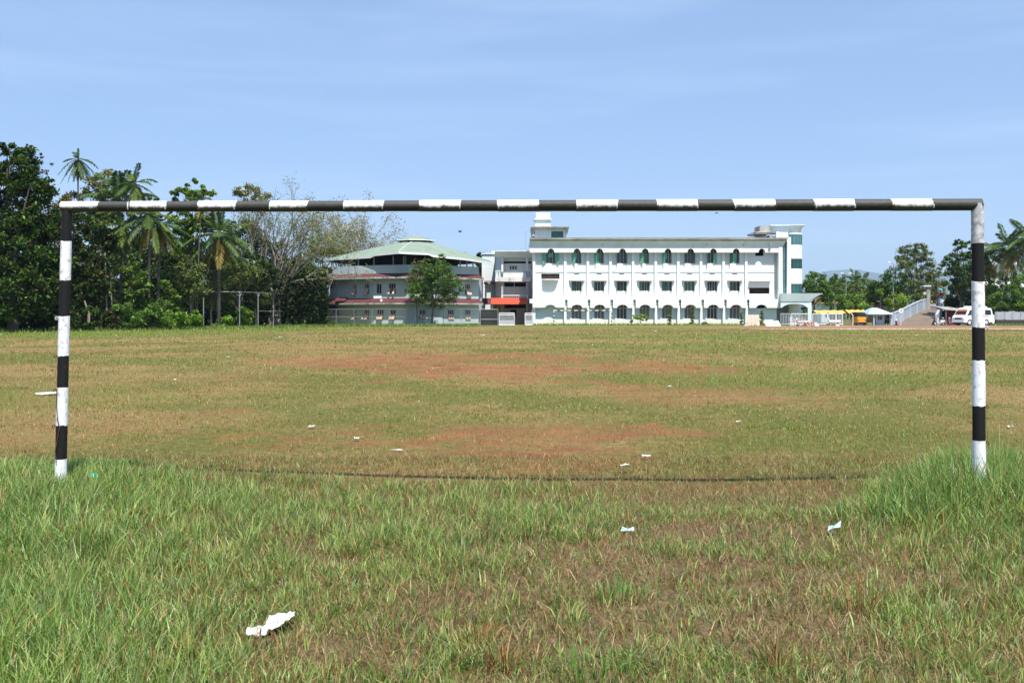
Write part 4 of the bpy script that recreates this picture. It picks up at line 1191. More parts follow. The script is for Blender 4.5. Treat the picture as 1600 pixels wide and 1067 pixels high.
def tower():
    """glazed stair tower with curved bay, crown and porch, standing at the right end of the school"""
    Y = 132.0
    x = lambda px: X(px, Y)
    z = lambda py: Z(py, Y)
    loc = Vector((x(1236), Y, 0))
    B = thing('stair_tower', 'glazed stair tower with curved teal windows and flared crown beside the school', 'tower', loc)
    ob = dict(off=loc)
    cy = Y + 2.4
    cx, r = X(1238, cy), 14.4 / F * cy
    def ring(rad, zz, a0=-150, a1=30, n=20, yy=1.0):
        return [(cx + rad * math.cos(R(a0 + (a1 - a0) * k / n)), cy + rad * yy * math.sin(R(a0 + (a1 - a0) * k / n)), zz) for k in range(n + 1)]
    def band(mb, p0, p1, rad, thick=.06, a0=-128, a1=40, n=22):
        ro, ri = rad, rad - thick
        A = [ring(ro, z(p0), a0, a1, n), ring(ro, z(p1), a0, a1, n), ring(ri, z(p1), a0, a1, n), ring(ri, z(p0), a0, a1, n)]
        v = [p for q in A for p in q]; m = n + 1; f = []
        for k in range(n):
            for s in range(4):
                s2 = (s + 1) % 4
                f.append((s * m + k, s * m + k + 1, s2 * m + k + 1, s2 * m + k))
        f.append((0, m, 2 * m, 3 * m)); f.append((n, 3 * m + n, 2 * m + n, m + n))
        mb.add(v, f)
    # tiled bay between the glass
    zs = [(403.4, 392.5), (392.2, 381.6), (442.9, 431.2), (430.9, 419.2), (365, 362.6)]
    for p0, p1 in zs + [(508, 459)]:
        mb = MB(); band(mb, p0, p1, r + (.03 if p1 < 458 else -.15), .12); mb.build('tiled_wall', M['white'], B, **ob)
    for p0, p1, m in ((381.5, 365.1, 'tealglass'), (419.1, 403.5, 'darkteal'), (458.5, 443, 'darkteal')):
        mb = MB(); band(mb, p0, p1, r, .06); wo = mb.build('curved_window', M[m], B, **ob)
        mb = MB()
        for a in (-104, -80, -56, -32, -8, 20): mb.bar((cx + (r + .015) * math.cos(R(a)), cy + (r + .015) * math.sin(R(a)), z(p0)), (cx + (r + .015) * math.cos(R(a)), cy + (r + .015) * math.sin(R(a)), z(p1)), .022, n=4)
        mb.build('glazing_bar', M['darkteal'], wo)
    # flat column and the tall teal strip
    mb = MB()
    mb.prism([(x(1227.6), z(458.6)), (x(1233.4), z(458.6)), (x(1233.4), z(371.2)), (x(1216), z(371.2)), (x(1218.5), z(372.5)), (x(1226), z(374.5)), (x(1227.6), z(379))], lambda u, q, d: (u, d, q), Y - .75, Y + 1.6)
    mb.build('tower_pier', M['white'], B, **ob)
    mb = MB(); mb.box(x(1220.1), x(1227.5), Y - .25, Y - .15, z(458.4), z(373.4)); wo = mb.build('glass_strip', M['tealglass'], B, **ob)
    mb = MB()
    for py in (393.5, 409, 424, 440): mb.box(x(1220.1), x(1227.4), Y - .275, Y - .252, z(py + .35), z(py))
    mb.build('glazing_bar', M['darkteal'], wo)
    mb = MB(); mb.box(x(1220.2), x(1250), Y + 4.2, Y + 12, 0, z(366)); mb.build('tower_core', M['aqua'], B, **ob)
    # crown
    prof = [(0, 366.5), (0.02, 363), (.12, 358), (.35, 354), (.8, 351.6), (1.05, 351.2), (1.05, 350)]
    mb = MB()
    rr = [ring(r - .2 + d * .62, z(py), -130, 60, 26) for d, py in prof]
    n = 27; v = [p for q in rr for p in q]; f = []
    for i in range(len(rr) - 1):
        for k in range(n - 1): f.append((i * n + k, i * n + k + 1, (i + 1) * n + k + 1, (i + 1) * n + k))
    f.append(tuple((len(rr) - 1) * n + k for k in range(n))); f.append(tuple(reversed(range(n))))
    mb.add(v, f)
    mb.box(x(1206), x(1239), cy - r + .25, cy + 2, z(362.5), z(352)); mb.box(x(1206), x(1240), cy - r - .22, cy + 2, z(351.9), z(350.4))
    mb.build('crown', M['cove'], B, **ob)
    mb = MB(); mb.box(x(1213.4), x(1217.2), Y + .1, Y + .6, z(373), z(361.8)); mb.box(x(1217.3), x(1234), Y + .9, Y + 1.2, z(371), z(361.9)); mb.build('crown_pier', M['white'], B, **ob)
    # raw concrete tank beside the crown
    mb = MB(); mb.box(x(1190), x(1206.3), Y + 1, Y + 4, z(361), z(352)); mb.box(x(1188.6), x(1200.5), Y + 1.1, Y + 3.8, z(373), z(367.2))
    mb.loft([[(x(1181) if k in (0, 3) else x(1205), Y + .3 if k < 2 else Y + 4.6, z(365.5)) for k in range(4)], [(x(1180) if k in (0, 3) else x(1206), Y + .2 if k < 2 else Y + 4.7, z(362.5)) for k in range(4)], [(x(1189) if k in (0, 3) else x(1206), Y + .4 if k < 2 else Y + 4.4, z(361.1)) for k in range(4)]])
    mb.box(x(1206.4), x(1212.6), Y + 1.4, Y + 3, z(373), z(366.5))
    mb.tube([(x(1178.4), Y + .8, z(373.2)), (x(1178.4), Y + .8, z(365.2)), (x(1181), Y + .8, z(364))], [.05] * 3, 6)
    mb.build('concrete_tank', M['concrete'], B, **ob)
    # porch: flared canopy, arched beam, pillars
    YP = Y - 1.6
    x2 = lambda px: X(px, YP); z2 = lambda py: Z(py, YP)
    mb = MB()
    prof = [(1262, 471), (1268.5, 470.3), (1272, 467), (1276, 462.6), (1284, 459.6), (1284, 458.4), (1220.3, 458.4), (1220.3, 471)]
    dd = [0, 0, .03, .10, .32, .32, .32, 0]
    mb.loft([[(x2(p), YP - d, z2(q)) for (p, q), d in zip(prof, dd)], [(x2(p), YP + 7, z2(q)) for p, q in prof]])
    mb.build('porch_canopy', M['cove'], B, **ob)
    o = [(x2(1220.3), z2(470.4)), (x2(1220.3), z2(481))]
    for k in range(11):
        t = k / 10; o.append((x2(1221.5 + 41 * t), z2(481 - 6.2 * (1 - abs(2 * t - 1) ** 3.0))))
    o += [(x2(1268.2), z2(480)), (x2(1268.2), z2(470.4))]
    for d0 in (.1, 5.6):
        mb = MB(); mb.prism(o, lambda u, q, d: (u, d, q), YP + d0, YP + d0 + .35); mb.build('porch_beam', M['aqua'], B, **ob)
    for px, dy in ((1265.5, .28), (1252, 5.8), (1265.5, 5.8), (1229, 5.8)):
        mb = MB(); xx = x2(px)
        mb.box(xx - .24, xx + .24, YP + dy - .24, YP + dy + .24, -.1, z2(479.5)); mb.build('porch_pillar', M['aqua'], B, **ob)

def annexe():
    Y = 138.0
    x = lambda px: X(px, Y)
    z = lambda py: Z(py, Y)
    loc = Vector((x(804), Y, 0))
    B = thing('annexe_building', 'narrow grey white annexe with balconies wedged between round hall and school', 'building', loc)
    ob = dict(off=loc)
    mb = MB()
    holes3 = [(x(795.2), x(808.6), z(421.2), z(413.6))]
    strips = [(x(787), x(822), z(410.8), z(407.6)), (x(825.5), x(833), z(410.8), z(407.6))]
    facade(mb, x(784), x(838), z(436), z(401.5), Y + 1.6, holes3 + strips + [(x(830), x(832.6), z(421), z(413.5))])
    mb.build('upper_wall', M['white'], B, **ob)
    mb = MB(); h2 = [(x(788), x(803), z(447.6), z(441)), (x(804), x(822), z(447.6), z(441)), (x(830), x(832.4), z(460), z(450))]
    facade(mb, x(773.5), x(838), z(467), z(436), Y + 1.62, h2)
    mb.build('middle_wall', M['plate'], B, **ob)
    mb = MB(); h1 = [(x(797.5), x(807), z(494.5), z(484)), (x(788), x(822), z(481.5), z(475)), (x(821), x(823), z(488), z(484))]
    facade(mb, x(773.5), x(838), -.1, z(467), Y + 1.64, h1)
    mb.build('lower_wall', M['pinkwall'], B, **ob)
    mb = MB()
    mb.box(x(773.5), x(838), Y + 3, Y + 3.2, 0, z(402)); mb.box(x(773), x(773.6), Y + .05, Y + 9, 0, z(402)); mb.box(x(838), x(838.6), Y + .05, Y + 9, 0, z(402)); mb.box(x(773), x(838.6), Y + 9, Y + 9.2, 0, z(402))
    mb.build('inner_wall', M['dark'], B, **ob)
    mb = MB(); mb.box(x(773.6), x(784), Y + .4, Y + .6, z(436), z(401.5)); mb.build('recess_wall', M['aqua'], B, **ob)
    window(B, loc, *holes3[0], Y + 1.6, 3, 'glass', fw=.12)
    # roof with coved edge
    prof = [(1.2, 402.8), (.1, 402.4), (-.2, 399), (-.7, 395), (-.95, 393.6), (-.95, 392.4), (1.2, 392.4)]
    mb = MB(); mb.loft([[(x(773), Y + d, z(p)) for d, p in prof], [(x(834), Y + d, z(p)) for d, p in prof]])
    mb.box(x(773), x(838), Y + 1.25, Y + 9.4, z(402), z(393)); mb.build('roof', M['cove'], B, **ob)
    mb = MB()
    for p, q in ((774.5, 792), (797.5, 805), (812, 821)): mb.box(x(p), x(q), Y + 1, Y + 1.6, z(392.4), z(390.8)); 
    mb.build('roof_clutter', M['concrete'], B, **ob)
    mb = MB(); mb.bar((x(821.3), Y + .5, z(392.4)), (x(821.5), Y + .5, z(361)), .02, n=5); mb.bar((x(821.5) - .2, Y + .5, z(362)), (x(821.5) + .2, Y + .5, z(362)), .015, n=4); mb.build('antenna_mast', M['steel'], B, **ob)
    # columns
    for px in (784.8, 823.4):
        mb = MB(); mb.box(x(px) - .13, x(px) + .13, Y - .02, Y + .24, z(426), z(402.5)); mb.build('column', M['white'], B, **ob)
        mb = MB(); mb.box(x(px) - .13, x(px) + .13, Y - .0, Y + .24, -.1, z(440.2)); mb.build('column', M['plate'], B, **ob)
    # balconies
    mb = MB(); mb.box(x(773.6), x(829), Y - .35, Y + 1.55, z(440), z(433.4)); mb.build('balcony_slab', M['slab'], B, **ob)
    mb = MB(); mb.box(x(786.2), x(822), Y - .28, Y - .18, z(433.3), z(426.4)); mb.build('balcony_panel', M['white'], B, **ob)
    mb = MB(); mb.box(x(773.6), x(828), Y - .3, Y - .16, z(425.6), z(424.6))
    for px in (774, 779, 785.4, 823, 827.6): mb.bar((x(px), Y - .23, z(433.4)), (x(px), Y - .23, z(425.5)), .05, n=6)
    mb.build('balcony_rail', M['steel'], B, **ob)
    mb = MB(); mb.box(x(773.6), x(829), Y - .3, Y + 1.5, z(468), z(466.4)); mb.build('balcony_slab', M['slab'], B, **ob)
    mb = MB(); mb.box(x(783.4), x(824.4), Y - .3, Y - .18, z(462.3), z(461))
    for px in (784, 824): mb.box(x(px) - .08, x(px) + .08, Y - .28, Y - .2, z(466.5), z(462.2))
    for k in range(1, 12): mb.bar((x(784 + k * 3.33), Y - .24, z(466.5)), (x(784 + k * 3.33), Y - .24, z(462.2)), .02, n=4)
    mb.build('balcony_rail', M['white'], B, **ob)
    # red sheet awning, corrugated
    mb = MB(); n = 60; v, f = [], []
    for k in range(n + 1):
        xx = x(767.5) + (x(823.8) - x(767.5)) * k / n
        w_ = .035 * (k % 2)
        v += [(xx, Y - .4, z(465.8) + w_), (xx, Y - 2.6, z(475.4) + w_), (xx, Y - 2.6, z(475.4) - .05 + w_), (xx, Y - .4, z(465.8) - .05 + w_)]
    for k in range(n):
        for s in range(4): f.append((4 * k + s, 4 * k + 4 + s, 4 * k + 4 + (s + 1) % 4, 4 * k + (s + 1) % 4))
    f += [(0, 1, 2, 3), (4 * n + 3, 4 * n + 2, 4 * n + 1, 4 * n)]
    mb.add(v, f); mb.build('awning', M['redroof'], B, **ob)
    mb = MB(); mb.add([(x(755), Y - .4, z(466)), (x(767.3), Y - .4, z(466)), (x(767.3), Y - 2.4, z(475.2)), (x(752), Y - 2.4, z(475.2)), (x(755), Y - .4, z(466.8)), (x(767.3), Y - .4, z(466.8)), (x(767.3), Y - 2.4, z(476)), (x(752), Y - 2.4, z(476))],
           [(0, 1, 2, 3), (7, 6, 5, 4), (0, 4, 5, 1), (1, 5, 6, 2), (2, 6, 7, 3), (3, 7, 4, 0)]); mb.build('lean_to_roof', M['maroon'], B, **ob)
    mb = MB()
    for px in (769, 823): mb.bar((X(px, Y - 2.5), Y - 2.5, 0), (X(px, Y - 2.5), Y - 2.5, z(475.5)), .05)
    mb.build('awning_post', M['steel'], B, **ob)
    # tall white house behind
    Y2 = 146.0
    loc2 = Vector((X(764, Y2), Y2, 0))
    H = thing('white_house', 'plain white gabled house showing between hall and annexe', 'house', loc2)
    x3 = lambda px: X(px, Y2); z3 = lambda py: Z(py, Y2)
    mb = MB(); mb.prism([(x3(752.5), z3(510)), (x3(776), z3(510)), (x3(776), z3(397.5)), (x3(753), z3(398.5))], lambda u, q, d: (u, d, q), Y2, Y2 + 10); mb.build('wall', M['white'], H, off=loc2)
    mb = MB(); mb.box(x3(752), x3(776.5), Y2 - .2, Y2 + 10.2, z3(397.3), z3(395.6)); mb.box(x3(768.5), x3(773.6), Y2 + .3, Y2 + 2, z3(395.5), z3(392)); mb.build('roof', M['white'], H, off=loc2)
    Y3 = 140.0
    loc3 = Vector((X(765, Y3), Y3, 0))
    H = thing('lean_to_house', 'low white lean-to with brown tiled edge left of the red awning', 'house', loc3)
    x4 = lambda px: X(px, Y3); z4 = lambda py: Z(py, Y3)
    mb = MB(); mb.box(x4(757.6), x4(773.2), Y3, Y3 + 4, -.1, z4(443.5)); mb.build('wall', M['white'], H, off=loc3)
    mb = MB(); mb.box(x4(756.5), x4(773.2), Y3 - .15, Y3 - .003, z4(448.9), z4(447.9)); mb.build('ledge', M['white'], H, off=loc3)
    mb = MB(); mb.prism([(Y3 - .6, z4(444.5)), (Y3 + 4.2, z4(438)), (Y3 + 4.2, z4(437)), (Y3 - .6, z4(443.3))], lambda u, q, d: (d, u, q), x4(756), x4(773.3)); mb.build('roof', M['tilebrown'], H, off=loc3)

def hall():
    loc = Vector((X(645, 133), 133, 0))
    B = thing('round_hall', 'many sided blue grey hall with faded green roof and maroon tiled skirts', 'building', loc)
    ob = dict(off=loc)
    # eave ring (px, py, depth)
    E = [(505.5, 405.6, 134), (530, 403.4, 130), (578.8, 400.6, 125.9), (586, 397.2, 125.2), (623, 393.6, 122.4), (669.8, 395.8, 123.3), (676, 398.6, 123.8), (696, 400.8, 124.6), (728, 404.0, 127), (771, 411.0, 132.5)]
    Ev = [P(*e) for e in E]
    Ev += [Vector((X(764, 134), 140, Ev[0].z + .2)), Vector((X(720, 134), 145, Ev[0].z + .1)), Vector((X(570, 134), 145.5, Ev[0].z + .1)), Vector((X(520, 134), 141, Ev[0].z))]
    cx, cy = X(649, 133), 133.0
    zt = Z(378.2, 130.8)
    tr = X(28, 133) - X(0, 133)
    T = []
    for e in Ev:
        d = Vector((e.x - cx, e.y - cy)); d.normalize()
        T.append(Vector((cx + d.x * tr, cy + d.y * tr, zt)))
    n = len(Ev)
    mb = MB()
    # two sheets with a slight belly, plus thickness at the eave
    mid = []
    for e, t in zip(Ev, T): mid.append(e.lerp(t, .5) + Vector((0, 0, .10)))
    mb.add(Ev + mid + T, [(i, (i + 1) % n, n + (i + 1) % n, n + i) for i in range(n)] + [(n + i, n + (i + 1) % n, 2 * n + (i + 1) % n, 2 * n + i) for i in range(n)])
    roof = mb.build('roof', M['roofgreen'], B, **ob)
    mb = MB()
    for i in range(n):
        a, b = Ev[i], Ev[(i + 1) % n]
        out = Vector(((a + b).x / 2 - cx, (a + b).y / 2 - cy, 0)).normalized() * .05
        dn = Vector((0, 0, .24))
        v = [a + out, b + out, b + out - dn, a + out - dn, a - out, b - out, b - out - dn, a - out - dn]
        mb.add(v, [(0, 1, 2, 3), (7, 6, 5, 4), (0, 4, 5, 1), (1, 5, 6, 2), (2, 6, 7, 3), (3, 7, 4, 0)])
    mb.build('eave_board', M['eave'], roof)
    mb = MB()
    for i in (4,): mb.tube([Ev[i] + Vector((0, 0, .05)), mid[i] + Vector((0, 0, .05)), T[i] + Vector((0, 0, .05))], [.035] * 3, 5)
    mb.build('ridge_cap', M['eave'], roof)
    # soffit
    lows = [e - Vector((0, 0, .2)) for e in Ev]
    W0 = [Vector((cx + (e.x - cx) * .74, cy + (e.y - cy) * .74, e.z + .25)) for e in Ev]
    mb = MB(); mb.add(lows + W0, [(i, n + i, n + (i + 1) % n, (i + 1) % n) for i in range(n)]); mb.build('soffit', M['soffit'], B, **ob)
    # lantern
    def ringc(r, z_, k=8, ph=-90 - 12): return [(cx + r * math.cos(R(ph + 360 * i / k)), cy + r * math.sin(R(ph + 360 * i / k)), z_) for i in range(k)]
    mb = MB(); mb.loft([ringc(tr * .92, zt - .4), ringc(tr * .92, Z(374.6, 130.3) + .03)]); ln = mb.build('lantern', M['dark'], B, **ob)
    zc = Z(374.6, 130.3)
    mb = MB(); mb.loft([ringc(tr * 1.10, zc), ringc(tr * 1.10, zc + .14), ringc(tr * .35, zc + .62), ringc(.15, zc + .8)]); mb.build('lantern_cap', M['roofgreen'], ln)
    mb = MB(); mb.loft([ringc(tr * 1.13, zc - .04), ringc(tr * 1.13, zc + .1), ringc(tr * 1.08, zc + .1), ringc(tr * 1.08, zc - .04)], caps=False); mb.build('lantern_eave', M['eave'], ln)
    # wall ring
    W = [(515.5, 131.5), (550, 128.4), (585, 126.0), (637, 124.6), (690, 126.2), (748, 130.8)]
    Wv = [Vector((X(p, d), d)) for p, d in W]
    back = [Vector((X(742, 131), 141)), Vector((X(700, 131), 144.5)), Vector((X(575, 131), 144.5)), Vector((X(524, 131), 140))]
    ring = Wv + back
    def wallseg(a, b, z0, z1, holes, mi, mb, depth=.2):
        d = (b - a); Ln = d.length; d.normalize(); nrm = Vector((-d.y, d.x))
        fn = lambda u, dd, zz: (a.x + d.x * u + nrm.x * dd, a.y + d.y * u + nrm.y * dd, zz)
        facade(mb, 0, Ln, z0, z1, 0, holes, depth, mi, fn)
        return fn
    def u_of(a, b, px):        # distance along the wall a-b where photo column px falls
        k = (px - 800) / F; d = b - a
        t = (k * a.y - a.x) / (d.x - k * d.y)
        return max(0.05, min(.97, t)) * d.length
    zb = {'g0': -.1, 'g1': 2.9, 's1': 5.85, 'p1': 7.55}
    # storey heights read at depth 126
    z0, z1, z2, z3 = -.1, Z(470, 126), Z(430, 126), Z(414.5, 126)
    wins2 = [(523.5, 2.2, 445.5, 450.5), (553.3, 5.2, 443.5, 459.5), (573, 5.6, 443, 459.5), (592, 4.4, 443, 459), (612.5, 6.0, 442.5, 459), (661, 5.5, 443, 459.5), (703, 5.5, 443.5, 460), (731, 5.6, 444, 460.5)]
    wins1 = [(520.3, 1.1, 483.6, 487), (526.5, 1.1, 483.6, 487), (540.8, 1.3, 488, 491), (552.5, 5.8, 483.5, 498.5), (572, 6.0, 483.5, 498.5), (594, 5.5, 483.6, 498.5), (613.5, 5.0, 483.6, 498.5), (660, 5, 484, 499), (704.5, 6.3, 484, 491.5), (731, 5.6, 484, 491.5)]
    mbw = MB(); todo = []
    for i in range(len(ring)):
        a, b = ring[i], ring[(i + 1) % len(ring)]
        front = i < len(W) - 1
        hs2, hs1 = [], []
        if front:
            for lst, hs, st in ((wins2, hs2, 2), (wins1, hs1, 1)):
                for px, hw, ya, yb in lst:
                    if not (W[i][0] + .5 < px < W[i + 1][0] - .5): continue
                    u = u_of(a, b, px); s = hw / F * 127
                    u0, u1 = max(.08, u - s), min((b - a).length - .08, u + s)
                    D = a.y + (b.y - a.y) * u / (b - a).length
                    h = (u0, u1, Z(yb, D), Z(ya, D)); hs.append(h); todo.append((i, h, st, px, hw))
        wallseg(a, b, z0, z1, hs1, 0, mbw); wallseg(a, b, z1, z2, hs2, 0, mbw)
    mbw.build('wall', [M['hall']], B, **ob)
    for i, h, st, px, hw in todo:
        a, b = ring[i], ring[i + 1]
        d = (b - a).normalized(); nrm = Vector((-d.y, d.x))
        fn = lambda u, dd, zz, a=a, d=d, nrm=nrm: (a.x + d.x * u + nrm.x * dd, a.y + d.y * u + nrm.y * dd, zz)
        wo = window(B, loc, *h, 0, 3 if hw > 5 else 2, 'glass', fn=fn, fw=.05)
        if hw < 3: continue
        # lower shutters tilted out on their stays
        nl = 3 if hw >= 5.8 else 2
        wl = (h[1] - h[0]) / nl
        hh = h[3] - h[2]
        for k in range(nl):
            if (st == 2 and px in (592,)) or (st == 2 and k == 1 and nl == 3): continue
            u0, u1 = h[0] + wl * k + .03, h[0] + wl * (k + 1) - .03
            if px > 695 and st == 1:
                zt_, zb_, o1 = h[2], h[2] - .62, .10
            else: zt_, zb_, o1 = h[2] + hh * .55, h[2] - .02, .34 + .05 * ((k * 7 + int(px)) % 3)
            mb = MB()
            mb.add([fn(u0, -.02, zt_), fn(u1, -.02, zt_), fn(u1, -.05, zt_), fn(u0, -.05, zt_), fn(u0, -o1, zb_), fn(u1, -o1, zb_), fn(u1, -o1 - .03, zb_), fn(u0, -o1 - .03, zb_)],
                   [(0, 1, 2, 3), (7, 6, 5, 4), (0, 4, 5, 1), (1, 5, 6, 2), (2, 6, 7, 3), (3, 7, 4, 0)])
            mb.build('shutter', M['tan'], wo)
    # balcony parapet of the open top floor, columns, dark inside
    mb = MB()
    for i in range(len(ring)):
        a, b = ring[i], ring[(i + 1) % len(ring)]
        d = (b - a).normalized(); nrm = Vector((-d.y, d.x)) * .16
        e = d * .0
        mb.add([(a.x, a.y, z2 - .2), (b.x, b.y, z2 - .2), (b.x, b.y, z3), (a.x, a.y, z3), (a.x + nrm.x, a.y + nrm.y, z2 - .2), (b.x + nrm.x, b.y + nrm.y, z2 - .2), (b.x + nrm.x, b.y + nrm.y, z3), (a.x + nrm.x, a.y + nrm.y, z3)],
               [(0, 1, 2, 3), (7, 6, 5, 4), (3, 2, 6, 7), (0, 4, 5, 1)])
    mb.build('balcony_parapet', M['hall'], B, **ob)
    for px, dpt in ((584.4, 127.2), (614.5, 126.2), (630.5, 126.0), (633.5, 126.2), (560, 128.6), (664, 126.6), (694, 127.6), (719, 129.2), (729.5, 130), (739, 131), (534, 131)):
        mb = MB(); mb.bar((X(px, dpt), dpt, z2), (X(px, dpt), dpt, z3 + 1.15), .085, n=8); mb.build('column', M['hall'], B, **ob)
    cxw = sum(p.x for p in ring) / len(ring); cyw = sum(p.y for p in ring) / len(ring)
    inn = [(cxw + (p.x - cxw) * .72, cyw + (p.y - cyw) * .72) for p in ring]
    mb = MB(); mb.loft([[(*p, z2 + .02) for p in inn], [(*p, z3 + 1.55) for p in inn]]); mb.build('inner_wall', M['dark'], B, **ob)
    flo = [(cxw + (p.x - cxw) * .985, cyw + (p.y - cyw) * .985) for p in ring]
    mb = MB()
    for zz in (z1, z2 - .25): mb.loft([[(*p, zz - .1) for p in flo], [(*p, zz) for p in flo]])
    mb.loft([[(cxw + (p.x - cxw) * .8, cyw + (p.y - cyw) * .8, .02) for p in ring], [(cxw + (p.x - cxw) * .8, cyw + (p.y - cyw) * .8, z2 - .4) for p in ring]])
    mb.build('floor_slab', M['dark'], B, **ob)
    # maroon skirt roofs
    def skirt(zt_, zb_, out, segs, name='tiled_skirt', zf=None):
        mb = MB(); rim = MB()
        pts = ring[:len(W)]
        nr = []
        for i in range(len(pts)):
            dd = []
            for j in (i - 1, i):
                if 0 <= j < len(pts) - 1:
                    d = (pts[j + 1] - pts[j]).normalized(); dd.append(Vector((d.y, -d.x)))
            q = sum(dd, Vector((0, 0))) / len(dd); nr.append(q / max(.5, q.length ** 2) * 1.0)
        for i in segs:
            a, b = pts[i], pts[i + 1]
            ao, bo = a + nr[i] * out, b + nr[i + 1] * out
            t = Vector((0, 0, .12))
            v = [Vector((a.x, a.y, zt_)), Vector((b.x, b.y, zt_)), Vector((bo.x, bo.y, zb_)), Vector((ao.x, ao.y, zb_))]
            mb.add(v + [q - t for q in v], [(0, 1, 2, 3), (7, 6, 5, 4), (0, 4, 5, 1), (1, 5, 6, 2), (2, 6, 7, 3), (3, 7, 4, 0)])
            v2 = [Vector((ao.x, ao.y, zb_ - .01)), Vector((bo.x, bo.y, zb_ - .01)), Vector((bo.x, bo.y, zb_ - .2)), Vector((ao.x, ao.y, zb_ - .2))]
            nn = Vector((nr[i].x, nr[i].y, 0)).normalized() * .05
            rim.add([q + nn for q in v2] + [q - nn for q in v2], [(0, 1, 2, 3), (7, 6, 5, 4), (0, 4, 5, 1), (1, 5, 6, 2), (2, 6, 7, 3), (3, 7, 4, 0)])
        o = mb.build(name, M['maroon'], B, **ob)
        rim.build('skirt_edge', M['dirty_edge'], o)
    skirt(z2 + .22, Z(433, 125) , 1.0, range(5))
    skirt(z1 + .32, Z(473.2, 125), .85, range(5))
    # small raised pieces of the lower skirt at the left end, porch and white sign board
    p0 = P(507, 474, 130.6); 
    mb = MB()
    q = [P(506, 474, 130), P(524, 473.4, 129.4), P(526, 469, 131), P(512, 469, 131.8)]
    mb.add(q + [v - Vector((0, 0, .14)) for v in q], [(0, 1, 2, 3), (7, 6, 5, 4), (0, 4, 5, 1), (1, 5, 6, 2), (2, 6, 7, 3), (3, 7, 4, 0)])
    q = [P(522, 469.8, 129), P(538, 469.4, 128.2), P(544, 464.4, 129), P(527, 464.6, 130)]
    mb.add(q + [v - Vector((0, 0, .14)) for v in q], [(0, 1, 2, 3), (7, 6, 5, 4), (0, 4, 5, 1), (1, 5, 6, 2), (2, 6, 7, 3), (3, 7, 4, 0)])
    mb.build('tiled_skirt', M['maroon'], B, **ob)
    mb = MB(); D = 123.3; mb.box(X(583.6, D), X(596.4, D), D, D + .06, Z(466.3, D), Z(462.4, D)); mb.build('sign_board', M['white'], B, **ob)
    mb = MB(); D = 123; c = P(595.8, 469.3, D); mb.tube([c, c + Vector((0, .08, 0))], [.16, .16], 12); mb.bar(c + Vector((0, .08, 0)), c + Vector((0, .3, 0)), .03); mb.build('wall_lamp', M['eave'], B, **ob)
    mb = MB(); mb.box(X(503.5, 133), X(515, 133), 132.6, 138, -.1, Z(487, 133)); mb.build('side_room', M['hall'], B, **ob)
    mb = MB(); mb.prism([(X(502, 133), Z(485, 133)), (X(516, 133), Z(481, 133)), (X(516, 133), Z(480, 133)), (X(502, 133), Z(484, 133))], lambda u, q, d: (u, d, q), 132, 138.5); mb.build('side_room_roof', M['maroon'], B, **ob)
    mb = MB()
    for px, d in ((748.6, 130.7),): mb.box(X(748.2, 131), X(752.2, 131), 131.2, 138, -.1, z2); 
    mb.build('return_wall', M['greywall'], B, **ob)
    # rooftop antenna
    mb = MB(); q = P(727.5, 393, 137); mb.bar(q - Vector((0, 0, 1.4)), q, .03, n=5)
    for k in range(4): mb.bar(q + Vector((-.25, 0, -.05 - k * .12)), q + Vector((.25, 0, -.05 - k * .12)), .015, n=4)
    mb.build('antenna', M['steel'], B, **ob)

school(); tower(); annexe(); hall()
# ================================================================== PLANTS
def unit(rng, n):
    v = rng.normal(0, 1, (n, 3)); return v / np.linalg.norm(v, axis=1, keepdims=True)

def leaf_quads(rng, P0, size, colr, droop=0.25, aspect=.42):
    """one pointed leaf spray (a bent quad) at every point"""
    n = len(P0)
    d = unit(rng, n); d[:, 2] = d[:, 2] * .6 - droop; d /= np.linalg.norm(d, axis=1, keepdims=True)
    up = unit(rng, n) * .8 + np.array([0, 0, 1.0])
    s = np.cross(d, up); s /= np.maximum(1e-6, np.linalg.norm(s, axis=1, keepdims=True))
    nn = np.cross(s, d)
    L_ = (size * rng.uniform(.6, 1.35, n))[:, None]
    a = P0 - d * L_ * .5
    t = P0 + d * L_ * .5 - nn * L_ * .10
    l = P0 + s * L_ * aspect * .5 + nn * L_ * .06
    r = P0 - s * L_ * aspect * .5 + nn * L_ * .06
    V = np.stack([a, r, t, l], 1).reshape(-1, 3)
    Fc = np.arange(4 * n).reshape(n, 4)
    return V, Fc, np.repeat(colr, 4, axis=0)

def crown_points(rng, blobs, n, sub, shell=.55, spread=.16, flat=.7):
    """points gathered in clumps through the blobs' volume; returns points and a brightness per clump"""
    wts = np.array([b[3] * b[5] for b in blobs]); wts = wts / wts.sum()
    pts, cl = [], []
    for b, w_ in zip(blobs, wts):
        k = max(4, int(sub * w_)); m = max(8, int(n * w_))
        u = unit(rng, k)
        rr = shell + (1 - shell) * rng.random(k) ** .6
        C = np.array(b[:3]) + u * rr[:, None] * np.array(b[3:6])
        cb = rng.uniform(.68, 1.32, k)
        cs = rng.uniform(.6, 1.4, k)
        idx = rng.integers(0, k, m)
        R_ = (b[3] * b[4] * b[5]) ** (1 / 3) * spread
        off = rng.normal(0, 1, (m, 3)) * R_ * cs[idx][:, None] * np.array([1, 1, flat])
        pts.append(C[idx] + off); cl.append(cb[idx])
    return np.concatenate(pts), np.concatenate(cl)

